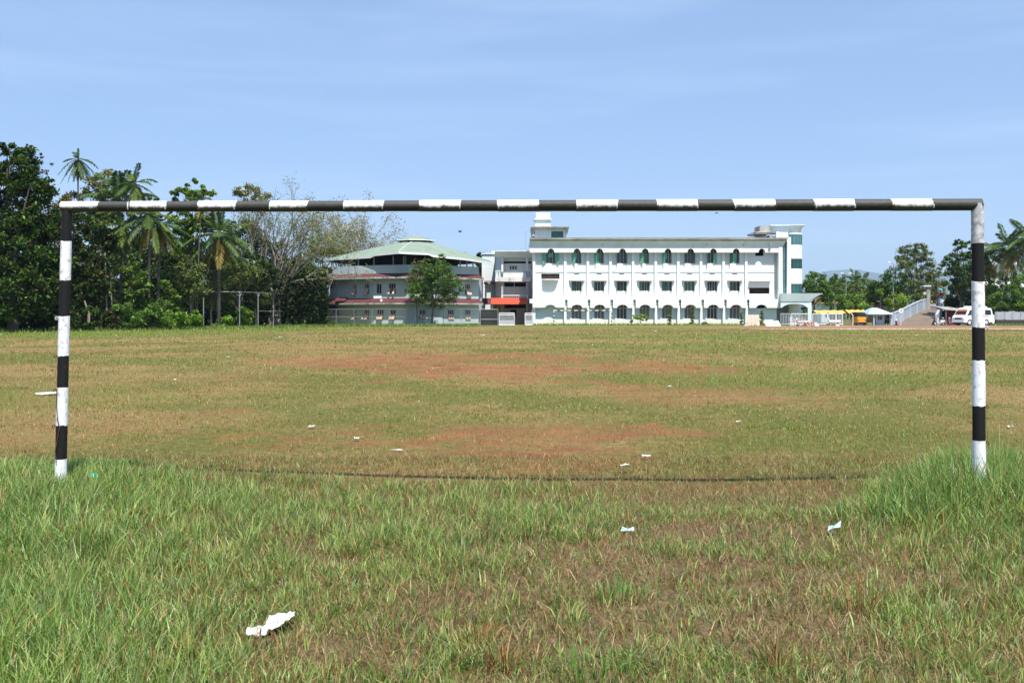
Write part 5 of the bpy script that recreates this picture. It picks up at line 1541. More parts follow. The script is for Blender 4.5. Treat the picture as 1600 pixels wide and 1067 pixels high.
GREEN_DARK = [lin(48, 68, 30), lin(60, 83, 34), lin(38, 57, 27), lin(72, 92, 38), lin(50, 70, 26)]
GREEN_MID = [lin(84, 116, 48), lin(96, 128, 54), lin(72, 104, 44), lin(110, 136, 60), lin(88, 112, 58)]
GREEN_LIGHT = [lin(112, 150, 56), lin(128, 160, 62), lin(98, 140, 50), lin(138, 164, 74)]
OLIVE = [lin(112, 118, 66), lin(126, 128, 78), lin(98, 108, 60), lin(136, 134, 88), lin(90, 100, 52)]
TANISH = [lin(150, 146, 104), lin(164, 156, 122), lin(132, 132, 92), lin(116, 124, 78), lin(176, 168, 134)]
YELLOWG = [lin(148, 158, 60), lin(128, 146, 54), lin(162, 160, 66), lin(108, 134, 50)]
REDBR = [lin(112, 80, 62), lin(92, 68, 54), lin(104, 96, 56)]

def tree(name, label, D, base, blobs, n=3000, size=.32, pal=GREEN_MID, trunk=.22, bark='bark', sub=90, seed=1, cat='tree', group=None, limbs=7,
         shell=.5, spread=.15, depth=1.0, accents=None, acc_n=.0, base_z=0.0, droop=.25, lean_limb=1.0):
    """base: photo column of the foot; blobs: (px, py, half width px, half height px) of the crown masses at distance D"""
    rng = np.random.default_rng(seed)
    rnd = random.Random(seed)
    n = int(n * 2.7); size = size * 1.04
    bx = X(base, D)
    root = thing(name, label, cat, (bx, D, base_z), group=group)
    s = D / F
    B_ = []
    for i, (px, py, hx, hy) in enumerate(blobs):
        B_.append((X(px, D) - bx, rnd.uniform(-.5, .5) * hx * s * depth, Z(py, D) - base_z, hx * s, max(hx, hy) * s * .85 * depth, hy * s))
    Pt, br = crown_points(rng, B_, n, sub, shell, spread)
    Pt[:, 2] = np.maximum(Pt[:, 2], .05)
    pal = np.array(pal)
    c = pal[rng.integers(0, len(pal), len(Pt))] * (br * rng.uniform(.85, 1.15, len(Pt)))[:, None]
    if accents:
        k = rng.random(len(Pt)) < acc_n; ac = np.array(accents)
        c[k] = ac[rng.integers(0, len(ac), k.sum())]
    V, Fc, C = leaf_quads(rng, Pt, size, c, droop)
    soup('crown', V, Fc, C, M['leaf'], root)
    if trunk:
        mb = MB()
        top = max(b[2] for b in B_)
        zc = min(b[2] - b[5] * .2 for b in B_)
        zc = max(zc, top * .25)
        cx_ = sum(b[0] * b[3] for b in B_) / sum(b[3] for b in B_)
        fork = Vector((cx_ * .45, 0, zc * .75))
        mb.tube([(0, 0, -.2), (cx_ * .1, 0, zc * .25), fork * .8 + Vector((rnd.uniform(-.1, .1), 0, 0)), fork], [trunk * 1.25, trunk, trunk * .85, trunk * .75], 8)
        order = sorted(B_, key=lambda b: -b[3])
        for i in range(limbs):
            b = order[i % len(order)]
            tgt = Vector((b[0] + rnd.uniform(-.6, .6) * b[3], b[1] + rnd.uniform(-.6, .6) * b[4], b[2] + rnd.uniform(-.3, .75) * b[5]))
            midp = fork.lerp(tgt, .5) + Vector((rnd.uniform(-.3, .3), rnd.uniform(-.3, .3), rnd.uniform(-.1, .5)))
            mb.tube([fork - Vector((0, 0, trunk * .6)), fork.lerp(midp, .5) + Vector((rnd.uniform(-.1, .1), 0, .1)), midp, tgt], [trunk * .55, trunk * .42, trunk * .26, trunk * .08], 6)
        mb.build('trunk', M[bark], root, smooth=True)
    return root

def bush(name, label, D, blobs, n=900, size=.25, pal=GREEN_MID, seed=1, group=None, cat='bush', base_z=0.0, **k):
    return tree(name, label, D, blobs[0][0], blobs, n, size, pal, trunk=.05, sub=max(14, n // 40), seed=seed, cat=cat, group=group, limbs=5, base_z=base_z, **k)

def palm(name, label, D, foot, head, seed=1, nf=22, Lf=4.3, r=.17, old=.3, kind='coconut', group=None, lo=-60, hi=80, base_z=0.0, dead=0, dens=33, pw=.85):
    """foot: photo column of the base; head: (px, py) of the crown's heart; feather fronds on a bent trunk"""
    rng = np.random.default_rng(seed); rnd = random.Random(seed)
    bx = X(foot, D)
    root = thing(name, label, 'palm tree', (bx, D, base_z), group=group)
    H = Vector((X(head[0], D) - bx, rnd.uniform(-.4, .4), Z(head[1], D) - base_z))
    mb = MB()
    pts, rad = [], []
    for k in range(9):
        t = k / 8
        pts.append(Vector((H.x * t ** 1.5, H.y * t, H.z * t - (.2 if k == 0 else 0)))); rad.append(r * (1.45 if k == 0 else 1.12 - .35 * t))
    mb.tube(pts, rad, 9)
    mb.build('trunk', M['palmbark'], root, smooth=True)
    Vs, Fs, Cs = [], [], []; off = 0
    nf += 5
    gy = np.array([lin(96, 116, 50), lin(80, 104, 46), lin(68, 92, 42)])
    ye = np.array([lin(150, 138, 70), lin(138, 122, 62), lin(146, 122, 74)])
    de = np.array([lin(150, 118, 82), lin(128, 100, 72)])
    for i in range(nf + dead):
        isdead = i >= nf
        f = i / max(1, nf - 1) if not isdead else 1
        el = hi + (lo - hi) * f ** pw + rnd.uniform(-9, 9) if not isdead else rnd.uniform(-80, -68)
        az = 2.39996 * i + rnd.uniform(-.25, .25)
        Ln = Lf * (.72 + .3 * math.sin(math.pi * min(1, .25 + f * .75))) * rnd.uniform(.75, 1.12); el -= rnd.uniform(0, 16) * f
        if isdead: Ln *= .8
        d0 = np.array([math.cos(az) * math.cos(R(el)), math.sin(az) * math.cos(R(el)), math.sin(R(el))])
        hz = np.array([math.cos(az), math.sin(az), 0])
        side = np.array([-math.sin(az), math.cos(az), 0])
        bend = rnd.uniform(.45, .8) * Ln * (.5 + .5 * math.cos(R(el)))
        def pos(t): return np.array(H) + d0 * Ln * t - np.array([0, 0, 1]) * bend * t * t * (.75 if kind == 'coconut' else .95)
        if isdead: c0 = de[rng.integers(0, 2)]
        elif f > 1 - old: c0 = ye[rng.integers(0, 3)] if rng.random() < .75 else gy[0]
        else: c0 = gy[rng.integers(0, 3)]
        # rachis as a narrow ribbon pair
        ts = np.linspace(0, 1, 8)
        rp = np.array([pos(t) for t in ts])
        wv = .05 * (1 - ts * .8)
        for a_, b_ in ((side, None),):
            q = np.stack([rp - a_ * wv[:, None], rp + a_ * wv[:, None] - [0, 0, .02]], 1).reshape(-1, 3)
            fq = [[2 * k, 2 * k + 1, 2 * k + 3, 2 * k + 2] for k in range(7)]
            Vs.append(q); Fs.append(np.array(fq) + off); off += len(q); Cs.append(np.tile(c0 * .9 + .03, (len(q), 1)))
        nl = dens
        t = np.linspace(.14, .985, nl)
        p = np.array([pos(a) for a in t]); dt = np.array([pos(a + .01) - pos(a) for a in t]); dt /= np.linalg.norm(dt, axis=1, keepdims=True)
        ll = Ln * .235 * np.sin(np.pi * np.clip(.12 + t * .80, 0, 1)) ** .7
        for sg in (1, -1):
            dr = dt * .55 + side * sg * .8 + np.array([0, 0, -1]) * (.18 + .55 * f if kind == 'coconut' else .1 + .3 * f) + rng.normal(0, .10, (nl, 3))
            dr /= np.linalg.norm(dr, axis=1, keepdims=True)
            wv = (.085 * (Lf / 4.3) ** .5) * np.ones(nl)
            e = p + dr * ll[:, None] - np.array([0, 0, 1]) * (ll * .12)[:, None]
            m_ = p + dr * (ll * .45)[:, None]
            q = np.stack([p, m_ - dt * wv[:, None], e, m_ + dt * wv[:, None]], 1).reshape(-1, 3)
            Vs.append(q); Fs.append(np.arange(4 * nl).reshape(nl, 4) + off); off += len(q)
            cc = np.repeat(c0[None] * rng.uniform(.8, 1.2, (nl, 1)), 4, axis=0); Cs.append(cc)
    soup('crown', np.concatenate(Vs), np.concatenate(Fs), np.concatenate(Cs), M['frond'], root)
    return root

def branch_tree(name, label, D, foots, seed, height, spread_l, spread_r, n_leaf, pal, leaf_size, group=None, bark='palebark', arms=(), fork_z=None, nstems=9, leaf_lo=.45, r0=.26, sub_l=4):
    """many upright stems from a low fork, thin twigs, scanty leaves"""
    rng = np.random.default_rng(seed); rnd = random.Random(seed)
    bx = X(foots[0], D)
    root = thing(name, label, 'tree', (bx, D, 0), group=group)
    mb = MB(); tips = []
    def grow(p, d, L_, r, lv):
        q = [p]; dd = d.copy()
        for k in range(3):
            dd = (dd + Vector((rnd.uniform(-.16, .16), rnd.uniform(-.16, .16), .06 if lv < 3 else rnd.uniform(-.12, .08)))).normalized()
            q.append(q[-1] + dd * L_ / 3)
        mb.tube(q, [r, r * .86, r * .72, r * .58], 6 if lv < 2 else 4, cap=False)
        if lv >= 2: tips.append((q[-1], lv)); tips.append((q[2], lv))
        if lv >= sub_l: return
        kids = 3 if lv < 3 else 2
        for k in range(kids):
            a = rnd.uniform(0, 6.283); w_ = rnd.uniform(.3, .62)
            perp = dd.cross(Vector((math.cos(a), math.sin(a), .3))).normalized()
            grow(q[-1] if k < 2 else q[2], (dd + perp * w_).normalized(), L_ * rnd.uniform(.6, .82), r * .56, lv + 1)
    fz = fork_z
    for fpx in foots:
        fx = X(fpx, D) - bx
        top = Vector((fx * .55 + rnd.uniform(-.15, .15), rnd.uniform(-.3, .3), fz))
        mb.tube([(fx * 1.15, 0, -.2), (fx * .9, 0, fz * .4), top], [r0 * 1.5, r0 * 1.05, r0 * .9], 8)
        m = max(3, nstems // len(foots))
        for k in range(m):
            t = (k + .5) / m
            tilt = -spread_l + (spread_l + spread_r) * t + rnd.uniform(-.06, .06)
            d = Vector((math.sin(tilt), rnd.uniform(-.3, .3), math.cos(tilt))).normalized()
            grow(top - Vector((0, 0, rnd.uniform(0, .5))), d, height * .36 * rnd.uniform(.8, 1.05), r0 * rnd.uniform(.34, .5), 1)
    for pts in arms:
        q = [Vector((X(a, D) - bx, dy, Z(b, D))) for a, b, dy in pts]
        mb.tube(q, [r0 * .42 * (1 - .75 * k / (len(q) - 1)) for k in range(len(q))], 6)
        for k in range(1, len(q)):
            for _ in range(3):
                grow(q[k - 1].lerp(q[k], rnd.random()), Vector((rnd.uniform(-.2, .9), rnd.uniform(-.5, .5), rnd.uniform(-.35, .7))).normalized(), rnd.uniform(.9, 1.9), .035, 3)
    mb.build('trunk', M[bark], root, smooth=True)
    T = np.array([list(t[0]) for t in tips])
    idx = rng.integers(0, len(T), n_leaf)
    Pt = T[idx] + rng.normal(0, .38, (n_leaf, 3))
    keep = Pt[:, 2] > height * leaf_lo * rng.uniform(.7, 1.1, n_leaf)
    Pt = Pt[keep]
    pal = np.array(pal)
    tb = rng.uniform(.75, 1.25, len(T))[idx][keep]
    c = pal[rng.integers(0, len(pal), len(Pt))] * (tb * rng.uniform(.85, 1.15, len(Pt)))[:, None]
    V, Fc, C = leaf_quads(rng, Pt, leaf_size, c, .1)
    soup('crown', V, Fc, C, M['leaf'], root)

GW = 'trees of the grove along the left edge of the field'
def grove():
    # dark deep wood behind everything
    D = 128
    for i, (px, top, hw, lab) in enumerate([(-60, 330, 75, 'dark background tree at the far left edge of the grove'), (60, 330, 70, 'dark background tree deep behind the big leafy tree'), (150, 352, 55, 'dark background tree behind the leaning palm trunks'),
                                   (225, 362, 55, 'dark background tree behind the coconut trunks'), (300, 372, 55, 'dark background tree behind the broad leaved tree'), (365, 378, 50, 'dark background tree behind the frayed coconut palm'),
                                   (430, 392, 50, 'dark background tree behind the many stemmed tree'), (488, 398, 40, 'dark background tree at the left flank of the round hall')]):
        h = 508 - top
        tree('shade_tree', lab, D + 3 * (i % 3), px, [(px, top + h * .28, hw, h * .26), (px - hw * .3, top + h * .55, hw * .9, h * .3), (px + hw * .35, top + h * .74, hw * .85, h * .28)], 2600, .55, GREEN_DARK, .25, sub=60, seed=300 + i, group=GW, shell=.2, limbs=4)
    # big leafy tree at the left edge
    D = 82
    tree('mango_tree', 'huge dense dark green tree at the left edge with reddish top shoots', D, 20,
         [(28, 262, 36, 38), (-6, 300, 46, 48), (52, 318, 40, 42), (-30, 370, 60, 62), (40, 385, 52, 58), (68, 352, 30, 36), (10, 455, 66, 58), (72, 430, 32, 50), (78, 485, 26, 30), (-40, 470, 60, 56), (50, 290, 34, 30), (20, 235, 18, 14), (84, 292, 10, 10)],
         23000, .36, GREEN_DARK + GREEN_MID[:1], .42, sub=560, seed=11, group=GW, shell=.45, spread=.11, accents=REDBR + [lin(116, 150, 52), lin(130, 158, 60)], acc_n=.07, limbs=12)
    tree('flowering_tree', 'thin reddish brown shoots topping the dark tree beside its left crown', D + 2, -2, [(4, 245, 14, 18), (62, 248, 10, 12), (72, 262, 8, 12), (-4, 275, 16, 16)], 420, .18, REDBR, .06, sub=22, seed=12, group=GW, limbs=8)
    # areca palms
    palm('areca_palm', 'slender areca palm standing highest above the grove with a drooping tuft', 92, 122, (124, 250), 21, 24, 1.75, .085, .08, 'areca', GW, -88, 86, dens=26, pw=.48)
    palm('areca_palm', 'slender areca palm with upswept fronds beside the coconut crown', 96, 205, (208, 286), 22, 18, 2.6, .085, .15, 'areca', GW, -84, 86, dens=26, pw=.6)
    palm('areca_palm', 'thin pale areca palm rising left of the frayed coconut palm', 100, 307, (313, 312), 23, 11, 1.9, .075, .3, 'areca', GW, -60, 80, dens=18)
    # trees behind the bar
    tree('sparse_tree', 'pale olive sparse tree left of the tall coconut crown', 104, 158, [(160, 283, 22, 16), (148, 300, 20, 14), (172, 300, 18, 16), (150, 330, 26, 24), (176, 270, 8, 6)], 1500, .34, OLIVE + TANISH[:2], .14, sub=70, seed=31, group=GW, shell=.3, limbs=9)
    tree('sparse_tree', 'small bare topped tree between the dark tree and first areca palm', 96, 100, [(98, 306, 12, 12), (118, 312, 18, 14), (100, 340, 22, 26)], 700, .32, OLIVE + REDBR, .10, sub=40, seed=32, group=GW, limbs=9)
    palm('coconut_palm', 'coconut palm with a broad arching crown above the crossbar', 98, 190, (187, 312), 41, 24, 4.2, .15, .08, 'coconut', GW, -40, 82)
    palm('coconut_palm', 'coconut palm with one bright yellow frond and leaning pale trunk', 95, 207, (190, 352), 42, 18, 3.0, .15, .25, 'coconut', GW, -58, 60)
    palm('coconut_palm', 'coconut palm with brown tipped fronds on the tall central trunk', 95, 233, (236, 338), 43, 22, 3.2, .14, .25, 'coconut', GW, -66, 70, dead=4)
    palm('coconut_palm', 'coconut palm with hanging dry fronds right of the central trunk', 97, 246, (252, 350), 44, 20, 3.2, .14, .3, 'coconut', GW, -70, 60, dead=7)
    palm('coconut_palm', 'squat coconut palm with frayed orange lower fronds and dark skirt', 104, 342, (343, 366), 45, 26, 3.9, .2, .3, 'coconut', GW, -60, 82, dead=10)
    tree('broadleaf_tree', 'big leaved tree with knobbly tufts above the crossbar', 105, 300, [(298, 300, 22, 16), (318, 306, 16, 16), (280, 308, 14, 14), (300, 285, 10, 6), (305, 340, 34, 28), (285, 372, 30, 30), (318, 298, 14, 12)], 2300, .46, GREEN_MID + YELLOWG[:1], .16, sub=110, seed=51, group=GW, shell=.35, spread=.10, limbs=11)
    for px, py in ((292, 282), (298, 281), (307, 283), (286, 292)):
        pass
    tree('pale_tree', 'grey green sparse tree poking above the crossbar left of centre', 122, 392, [(392, 302, 22, 14), (376, 300, 16, 10), (400, 318, 24, 16), (412, 306, 12, 10)], 1100, .34, OLIVE + TANISH, .14, sub=60, seed=52, group=GW, shell=.25, limbs=12, bark='palebark')
    # middle storey
    tree('understorey_tree', 'dark drooping tree directly right of the left goalpost', 90, 130, [(122, 350, 34, 30), (150, 378, 36, 34), (110, 410, 36, 40), (150, 430, 40, 40), (172, 360, 24, 26), (120, 470, 42, 36), (165, 480, 34, 30)], 7000, .34, GREEN_DARK + OLIVE[:1], .2, sub=260, seed=61, group=GW, shell=.35, spread=.12, accents=REDBR + [lin(120, 144, 56)], acc_n=.05)
    tree('understorey_tree', 'shaded tree behind the pale slanting trunks', 108, 210, [(205, 395, 40, 30), (215, 440, 46, 36), (262, 400, 32, 30), (266, 450, 36, 36)], 3600, .40, GREEN_DARK, .18, sub=130, seed=62, group=GW, shell=.3)
    for i, (a, b, ytop, lab) in enumerate([(138, 132, 470, 'short pale slanting trunk right of the left goalpost'), (166, 164, 395, 'thin dark stem in the shade right of the left goalpost'), (174, 173, 420, 'thin bright stem beside the dark stem in the shade')]):
        d = 88 + i
        t = thing('bare_trunk', lab, 'tree', (X(a, d), d, 0), group='bare stems standing in the grove')
        mb = MB(); mb.tube([(0, 0, -.1), (.05, 0, 1.5), (X(b, d) - X(a, d), 0, Z(ytop, d))], [.14 if i == 0 else .08, .12 if i == 0 else .07, .06], 7); mb.build('trunk', M['palebark'], t, smooth=True)
    # climbers up the trunks: big glossy leaves
    for i, (px, y0, y1, hw, d, lab) in enumerate([(204, 400, 505, 15, 93, 'leafy climber wrapped round a trunk left of the coconuts'), (222, 425, 505, 14, 93.5, 'leafy climber covering the second wrapped trunk'), (262, 440, 500, 12, 95, 'leafy climber low on the trunk right of the coconuts')]):
        bl = [(px + random.Random(i * 9 + k).uniform(-5, 5), y0 + (y1 - y0) * (k + .5) / 6, hw * (.7 + .08 * k), (y1 - y0) / 9) for k in range(6)]
        tree('climber', lab, d, px, bl, 900, .42, GREEN_MID + OLIVE[:1], .09, sub=90, seed=70 + i, cat='climbing plant', group='leafy climbers on the grove trunks', shell=.4, spread=.2, accents=YELLOWG, acc_n=.08, limbs=3)
    # shrubs along the foot
    sh = [(198, 497, 26, 20, 90, GREEN_MID, 'broad leaved dark green shrub below the wrapped trunks'), (232, 492, 24, 20, 91, GREEN_MID, 'broad leaved shrub below the coconut trunks'), (272, 498, 28, 14, 93, GREEN_LIGHT, 'bright green low shrub in the sun below the coconuts'),
          (250, 482, 22, 18, 94, GREEN_MID, 'mid green shrub behind the bright green one'), (172, 500, 16, 16, 88, GREEN_DARK + REDBR[:1], 'dark reddish shrub at the foot of the grove'), (130, 500, 26, 20, 86, GREEN_DARK, 'dark low shrub just right of the left goalpost'),
          (95, 505, 24, 16, 84, GREEN_DARK, 'dark low shrub behind the left goalpost'), (52, 506, 30, 16, 86, GREEN_DARK, 'dark low shrub under the huge leafy tree'), (4, 506, 34, 18, 87, GREEN_DARK, 'dark low shrub at the left edge under the huge leafy tree'), (-40, 500, 34, 22, 88, GREEN_DARK, 'dark shrub beyond the left edge under the huge leafy tree'), (306, 498, 12, 10, 97, GREEN_LIGHT, 'small fresh shrub beside the first net frame post'), (352, 505, 14, 9, 104, GREEN_LIGHT, 'small bluish green shrub inside the steel net frame'), (382, 494, 13, 14, 108, GREEN_LIGHT, 'fresh green shrub behind the second frame post')]
    for i, (px, py, hw, hh, d, pal, lab) in enumerate(sh):
        bush('shrub', lab, d, [(px, py, hw, hh), (px - hw * .4, py + hh * .3, hw * .6, hh * .7), (px + hw * .45, py + hh * .2, hw * .6, hh * .8)], 1100, .30, pal, 80 + i, group='shrubs at the foot of the grove')
    # small gnarled trees behind the frame
    for i, (px, d, bl, lab) in enumerate([(300, 100, [(290, 425, 26, 26), (310, 440, 26, 28), (282, 462, 22, 22)], 'gnarled olive tree left of the steel net frame'),
                                     (330, 106, [(328, 418, 28, 24), (342, 442, 28, 26), (322, 468, 24, 20)], 'gnarled olive tree inside the steel net frame'),
                                     (372, 109, [(365, 432, 30, 22), (388, 425, 28, 22), (356, 470, 22, 22)], 'gnarled olive tree behind the second frame post'),
                                     (400, 112, [(392, 440, 26, 22), (404, 464, 18, 22)], 'gnarled olive tree left of the many stemmed tree')]):
        tree('gnarled_tree', lab, d, px, bl, 1700, .27, OLIVE + GREEN_MID[:2], .11, 'palebark', sub=110, seed=90 + i, group=GW, shell=.25, spread=.13, limbs=10, accents=YELLOWG[:1] + GREEN_DARK, acc_n=.2)
    tree('dark_canopy_tree', 'dark feathery canopy tree over the steel net frame', 111, 385, [(300, 402, 34, 14), (345, 412, 30, 12), (385, 412, 32, 16), (412, 425, 26, 14)], 2800, .30, GREEN_DARK, .13, sub=150, seed=97, group=GW, shell=.3, spread=.13)
    tree('bushy_tree', 'dark mid green bushy tree behind the pale sparse crown', 120, 395, [(385, 372, 34, 26), (420, 392, 28, 26), (440, 440, 30, 30)], 2600, .36, GREEN_MID + GREEN_DARK, .18, sub=120, seed=98, group=GW, shell=.35)
    # the many stemmed, half bare tree and its neighbours
    branch_tree('rain_tree', 'half bare many stemmed tree with a long pale limb reaching the hall', 116, (434, 424), 131, 14.2, .62, .78, 9500, OLIVE + GREEN_MID[:2] + TANISH[:1], .24, GW, fork_z=Z(466, 116), nstems=14, leaf_lo=.42, r0=.34,
                arms=[[(440, 455, 0), (452, 442, -.3), (470, 438, -.6), (492, 437, -.9), (520, 434, -1.1), (548, 433, -1.2), (566, 430, -1.2)], [(478, 437, -.7), (490, 428, -.8), (500, 420, -.9)], [(430, 470, 0), (420, 452, .2), (404, 440, .4), (392, 428, .4)]])
    tree('feathery_tree', 'fresh green feathery crown left of the hall roof', 150, 500, [(498, 385, 26, 18), (520, 396, 22, 12), (480, 402, 24, 14), (536, 402, 14, 8)], 2400, .28, GREEN_MID + YELLOWG, .15, sub=120, seed=132, group=GW, shell=.3, spread=.13)
    branch_tree('pale_flowering_tree', 'leafless pale tree with whitish tufts above the hall roof', 158, (535,), 133, 17.0, .62, .62, 6800, TANISH + [lin(176, 172, 158), lin(188, 184, 176)] + OLIVE[:1], .32, GW, fork_z=4.5, nstems=9, leaf_lo=.45, r0=.3)
    branch_tree('pale_flowering_tree', 'smaller pale tufted tree touching the left end of the hall roof', 150, (566,), 134, 12.6, .6, .5, 3600, TANISH + OLIVE, .32, GW, fork_z=4, nstems=8, leaf_lo=.5, r0=.24)
    tree('understorey_tree', 'deep green tree in the shade left of the hall wall', 122, 468, [(462, 440, 32, 22), (484, 455, 20, 24), (462, 475, 30, 24)], 2400, .34, GREEN_DARK + GREEN_MID[:1], .14, sub=110, seed=135, group=GW, shell=.3)
    # small tree in front of the round hall
    tree('ornamental_tree', 'dense round green tree standing in front of the round hall', 121, 675, [(688, 418, 14, 22), (690, 436, 28, 24), (660, 436, 24, 24), (655, 455, 22, 20), (680, 462, 34, 20), (706, 450, 17, 22), (672, 412, 10, 12)], 6500, .22, GREEN_MID + GREEN_DARK[:3], .14, 'bark', sub=300, seed=141, shell=.45, spread=.12, limbs=10, accents=GREEN_LIGHT[:2], acc_n=.12)
    # dry shoots on the left of that tree
    tree('dry_shrub', 'sparse brownish tree half hidden left of the round green tree', 121.6, 652, [(652, 418, 12, 14), (646, 440, 12, 22)], 600, .20, OLIVE + REDBR[:1], .07, sub=40, seed=142, limbs=9, shell=.2)

def undergrowth():
    rng = np.random.default_rng(55)
    n = 30000
    px = rng.uniform(-180, 512, n); D = rng.uniform(114, 132, n)
    h = (2.5 + 5.5 * fbm(px / 45, D * 0 + 2.0, 77, 3)) * rng.random(n) ** .8
    Pt = np.stack([(px - 800) / F * D, D, h + .05], 1)
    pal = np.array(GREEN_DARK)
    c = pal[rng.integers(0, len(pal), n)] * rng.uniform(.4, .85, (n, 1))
    V, Fc, C = leaf_quads(rng, Pt, .75, c, .1)
    o = soup('undergrowth', V, Fc, C, M['leaf'])
    tag(o, 'dark tangled undergrowth deep inside the grove', 'undergrowth', kind='stuff')
undergrowth()
grove()

def saplings():
    D = 129.2
    tree('papaya_sapling', 'pale yellow green umbrella shaped sapling by the school wall', D, 1001, [(1000, 495, 12, 3.2), (1006, 498, 11, 2.6), (988, 502, 5, 2)], 380, .24, YELLOWG + GREEN_LIGHT, .05, 'palebark', sub=22, seed=151, cat='sapling', limbs=5)
    for i, (px, top, hw, lab) in enumerate([(1046, 477, 3.2, 'thin columnar sapling in front of the seventh ground floor arch'), (1081.5, 476, 3.6, 'thin columnar sapling in front of the eighth ground floor arch'), (1158.5, 487, 3, 'short thin sapling beside the last column of the school'), (1190.5, 485, 4.5, 'pointed sapling in front of the pink board')]):
        bl = [(px, top + (508 - top) * (k + .5) / 5, hw * (.55 + .13 * k), (508 - top) / 8) for k in range(5)]
        tree('sapling', lab, D + .1 * i, px, bl, 330, .17, OLIVE + GREEN_MID, .035, sub=40, seed=152 + i, cat='sapling', group='saplings along the school wall', limbs=4, shell=.2, spread=.25)
    bush('weed_clump', 'weeds growing at the left foot of the round hall', 126.5, [(519, 505, 9, 3), (523, 503, 4, 4)], 500, .2, GREEN_MID, 160, cat='weeds')
    bush('weed_clump', 'tuft of weeds under the ninth school window', 130.2, [(1100, 505.5, 5, 2.6)], 160, .2, GREEN_MID, 161, cat='weeds')
saplings()

# ================================================================== RIGHT HAND SIDE
GR = 'trees beyond the entrance on the right'
def right_trees():
    tree('roadside_tree', 'light green bushy tree against the stair tower', 150, 1272, [(1272, 445, 17, 22), (1258, 460, 14, 18), (1286, 462, 14, 18), (1265, 430, 8, 8)], 2400, .36, GREEN_MID + GREEN_LIGHT[:1], .2, sub=110, seed=201, group=GR, shell=.45)
    palm('coconut_palm', 'blue green palm right of the bushy tree by the tower', 158, 1298, (1298, 450), 202, 22, 3.6, .18, .1, 'coconut', GR, -60, 80)
    palm('coconut_palm', 'distant coconut palm rising beside the street lamp', 190, 1334, (1335, 440), 203, 22, 3.6, .18, .25, 'coconut', GR, -60, 80)
    palm('coconut_palm', 'distant coconut palm right of the one by the street lamp', 196, 1346, (1347, 444), 204, 20, 3.4, .18, .1, 'coconut', GR, -60, 80)
    tree('far_tree', 'olive tree with brownish top below the distant palms', 176, 1335, [(1330, 455, 18, 12), (1346, 462, 14, 16), (1318, 458, 12, 14)], 1400, .42, OLIVE + GREEN_MID, .2, sub=60, seed=205, group=GR)
    tree('far_tree', 'dark tree between the blue green palm and the lamp', 182, 1312, [(1310, 448, 12, 14), (1303, 438, 6, 8)], 900, .42, GREEN_DARK + GREEN_MID, .2, sub=40, seed=206, group=GR)
    bush('far_bush', 'bright green rounded bush behind the yellow awnings', 148, [(1330, 470, 20, 14), (1320, 478, 14, 10), (1345, 478, 16, 9)], 1600, .30, GREEN_MID + GREEN_LIGHT, 207, group=GR)
    bush('far_bush', 'pale green bush between the yellow awnings and the kiosk', 143, [(1352, 480, 14, 8)], 600, .28, GREEN_LIGHT, 208, group=GR)
    for i, (px, py, hw, hh, lab) in enumerate([(1375, 452, 20, 18, 'dark bush left of the ramp with hills behind'), (1398, 440, 20, 22, 'dark tree left of the ramp behind yellow green bush'), (1362, 462, 10, 10, 'small dark bush beside the brown roof')]):
        tree('far_tree', lab, 168 + i * 3, px, [(px, py, hw, hh), (px + hw * .5, py + hh * .6, hw * .8, hh * .8)], 1300, .40, GREEN_DARK + GREEN_MID, .18, sub=60, seed=210 + i, group=GR)
    bush('yellow_bush', 'yellow green bush along the outside of the ramp wall', 146, [(1400, 468, 14, 12), (1388, 476, 10, 9), (1412, 478, 10, 8)], 1300, .26, YELLOWG + GREEN_LIGHT, 215, group=GR)
    bush('far_bush', 'small round bush beside the dark tree left of the ramp', 160, [(1376, 456, 6, 6)], 320, .28, GREEN_LIGHT, 216, group=GR)
    tree('tall_tree', 'tall airy olive green tree with upright crown left of the gate', 160, 1432, [(1425, 400, 20, 18), (1440, 395, 18, 14), (1416, 420, 18, 22), (1446, 425, 18, 22), (1428, 450, 24, 22), (1412, 392, 8, 10), (1430, 386, 6, 7)], 4200, .34, OLIVE + GREEN_MID[:3], .2, 'palebark', sub=190, seed=217, group=GR, shell=.3, spread=.12, limbs=14)
    tree('spreading_tree', 'spreading dark green tree right of the gate with layered branches', 136, 1500, [(1512, 390, 22, 18), (1488, 405, 20, 10), (1530, 400, 18, 20), (1476, 412, 12, 5), (1505, 425, 30, 20), (1530, 435, 22, 24), (1490, 442, 20, 16), (1515, 455, 26, 16), (1500, 382, 12, 9)], 6800, .30, GREEN_DARK[:4] + GREEN_MID[:2], .3, sub=300, seed=218, group=GR, shell=.4, spread=.10, limbs=14)
    tree('far_tree', 'thin grey green tree seen over the gate', 170, 1462, [(1460, 440, 14, 16), (1466, 458, 12, 14), (1462, 420, 8, 10)], 900, .36, OLIVE, .14, 'palebark', sub=50, seed=219, group=GR, limbs=10, base_z=1.5)
    tree('far_tree', 'dark leafy tree screening the white house behind the right goalpost', 143, 1556, [(1552, 432, 16, 14), (1572, 446, 18, 14), (1544, 450, 14, 14), (1590, 436, 12, 12)], 1500, .32, GREEN_DARK + GREEN_MID[:2], .16, sub=80, seed=228, group=GR, shell=.3)
    palm('coconut_palm', 'coconut palm with drooping orange fronds right of the right goalpost', 136, 1570, (1577, 386), 220, 26, 4.6, .19, .40, 'coconut', GR, -66, 80, dead=4)
    palm('coconut_palm', 'coconut palm cut by the right edge of the view', 133, 1608, (1606, 372), 221, 22, 4.6, .18, .2, 'coconut', GR, -55, 80)
    palm('coconut_palm', 'yellowish coconut palm half hidden by the right goalpost', 139, 1548, (1545, 402), 222, 18, 3.2, .16, .45, 'coconut', GR, -60, 70)
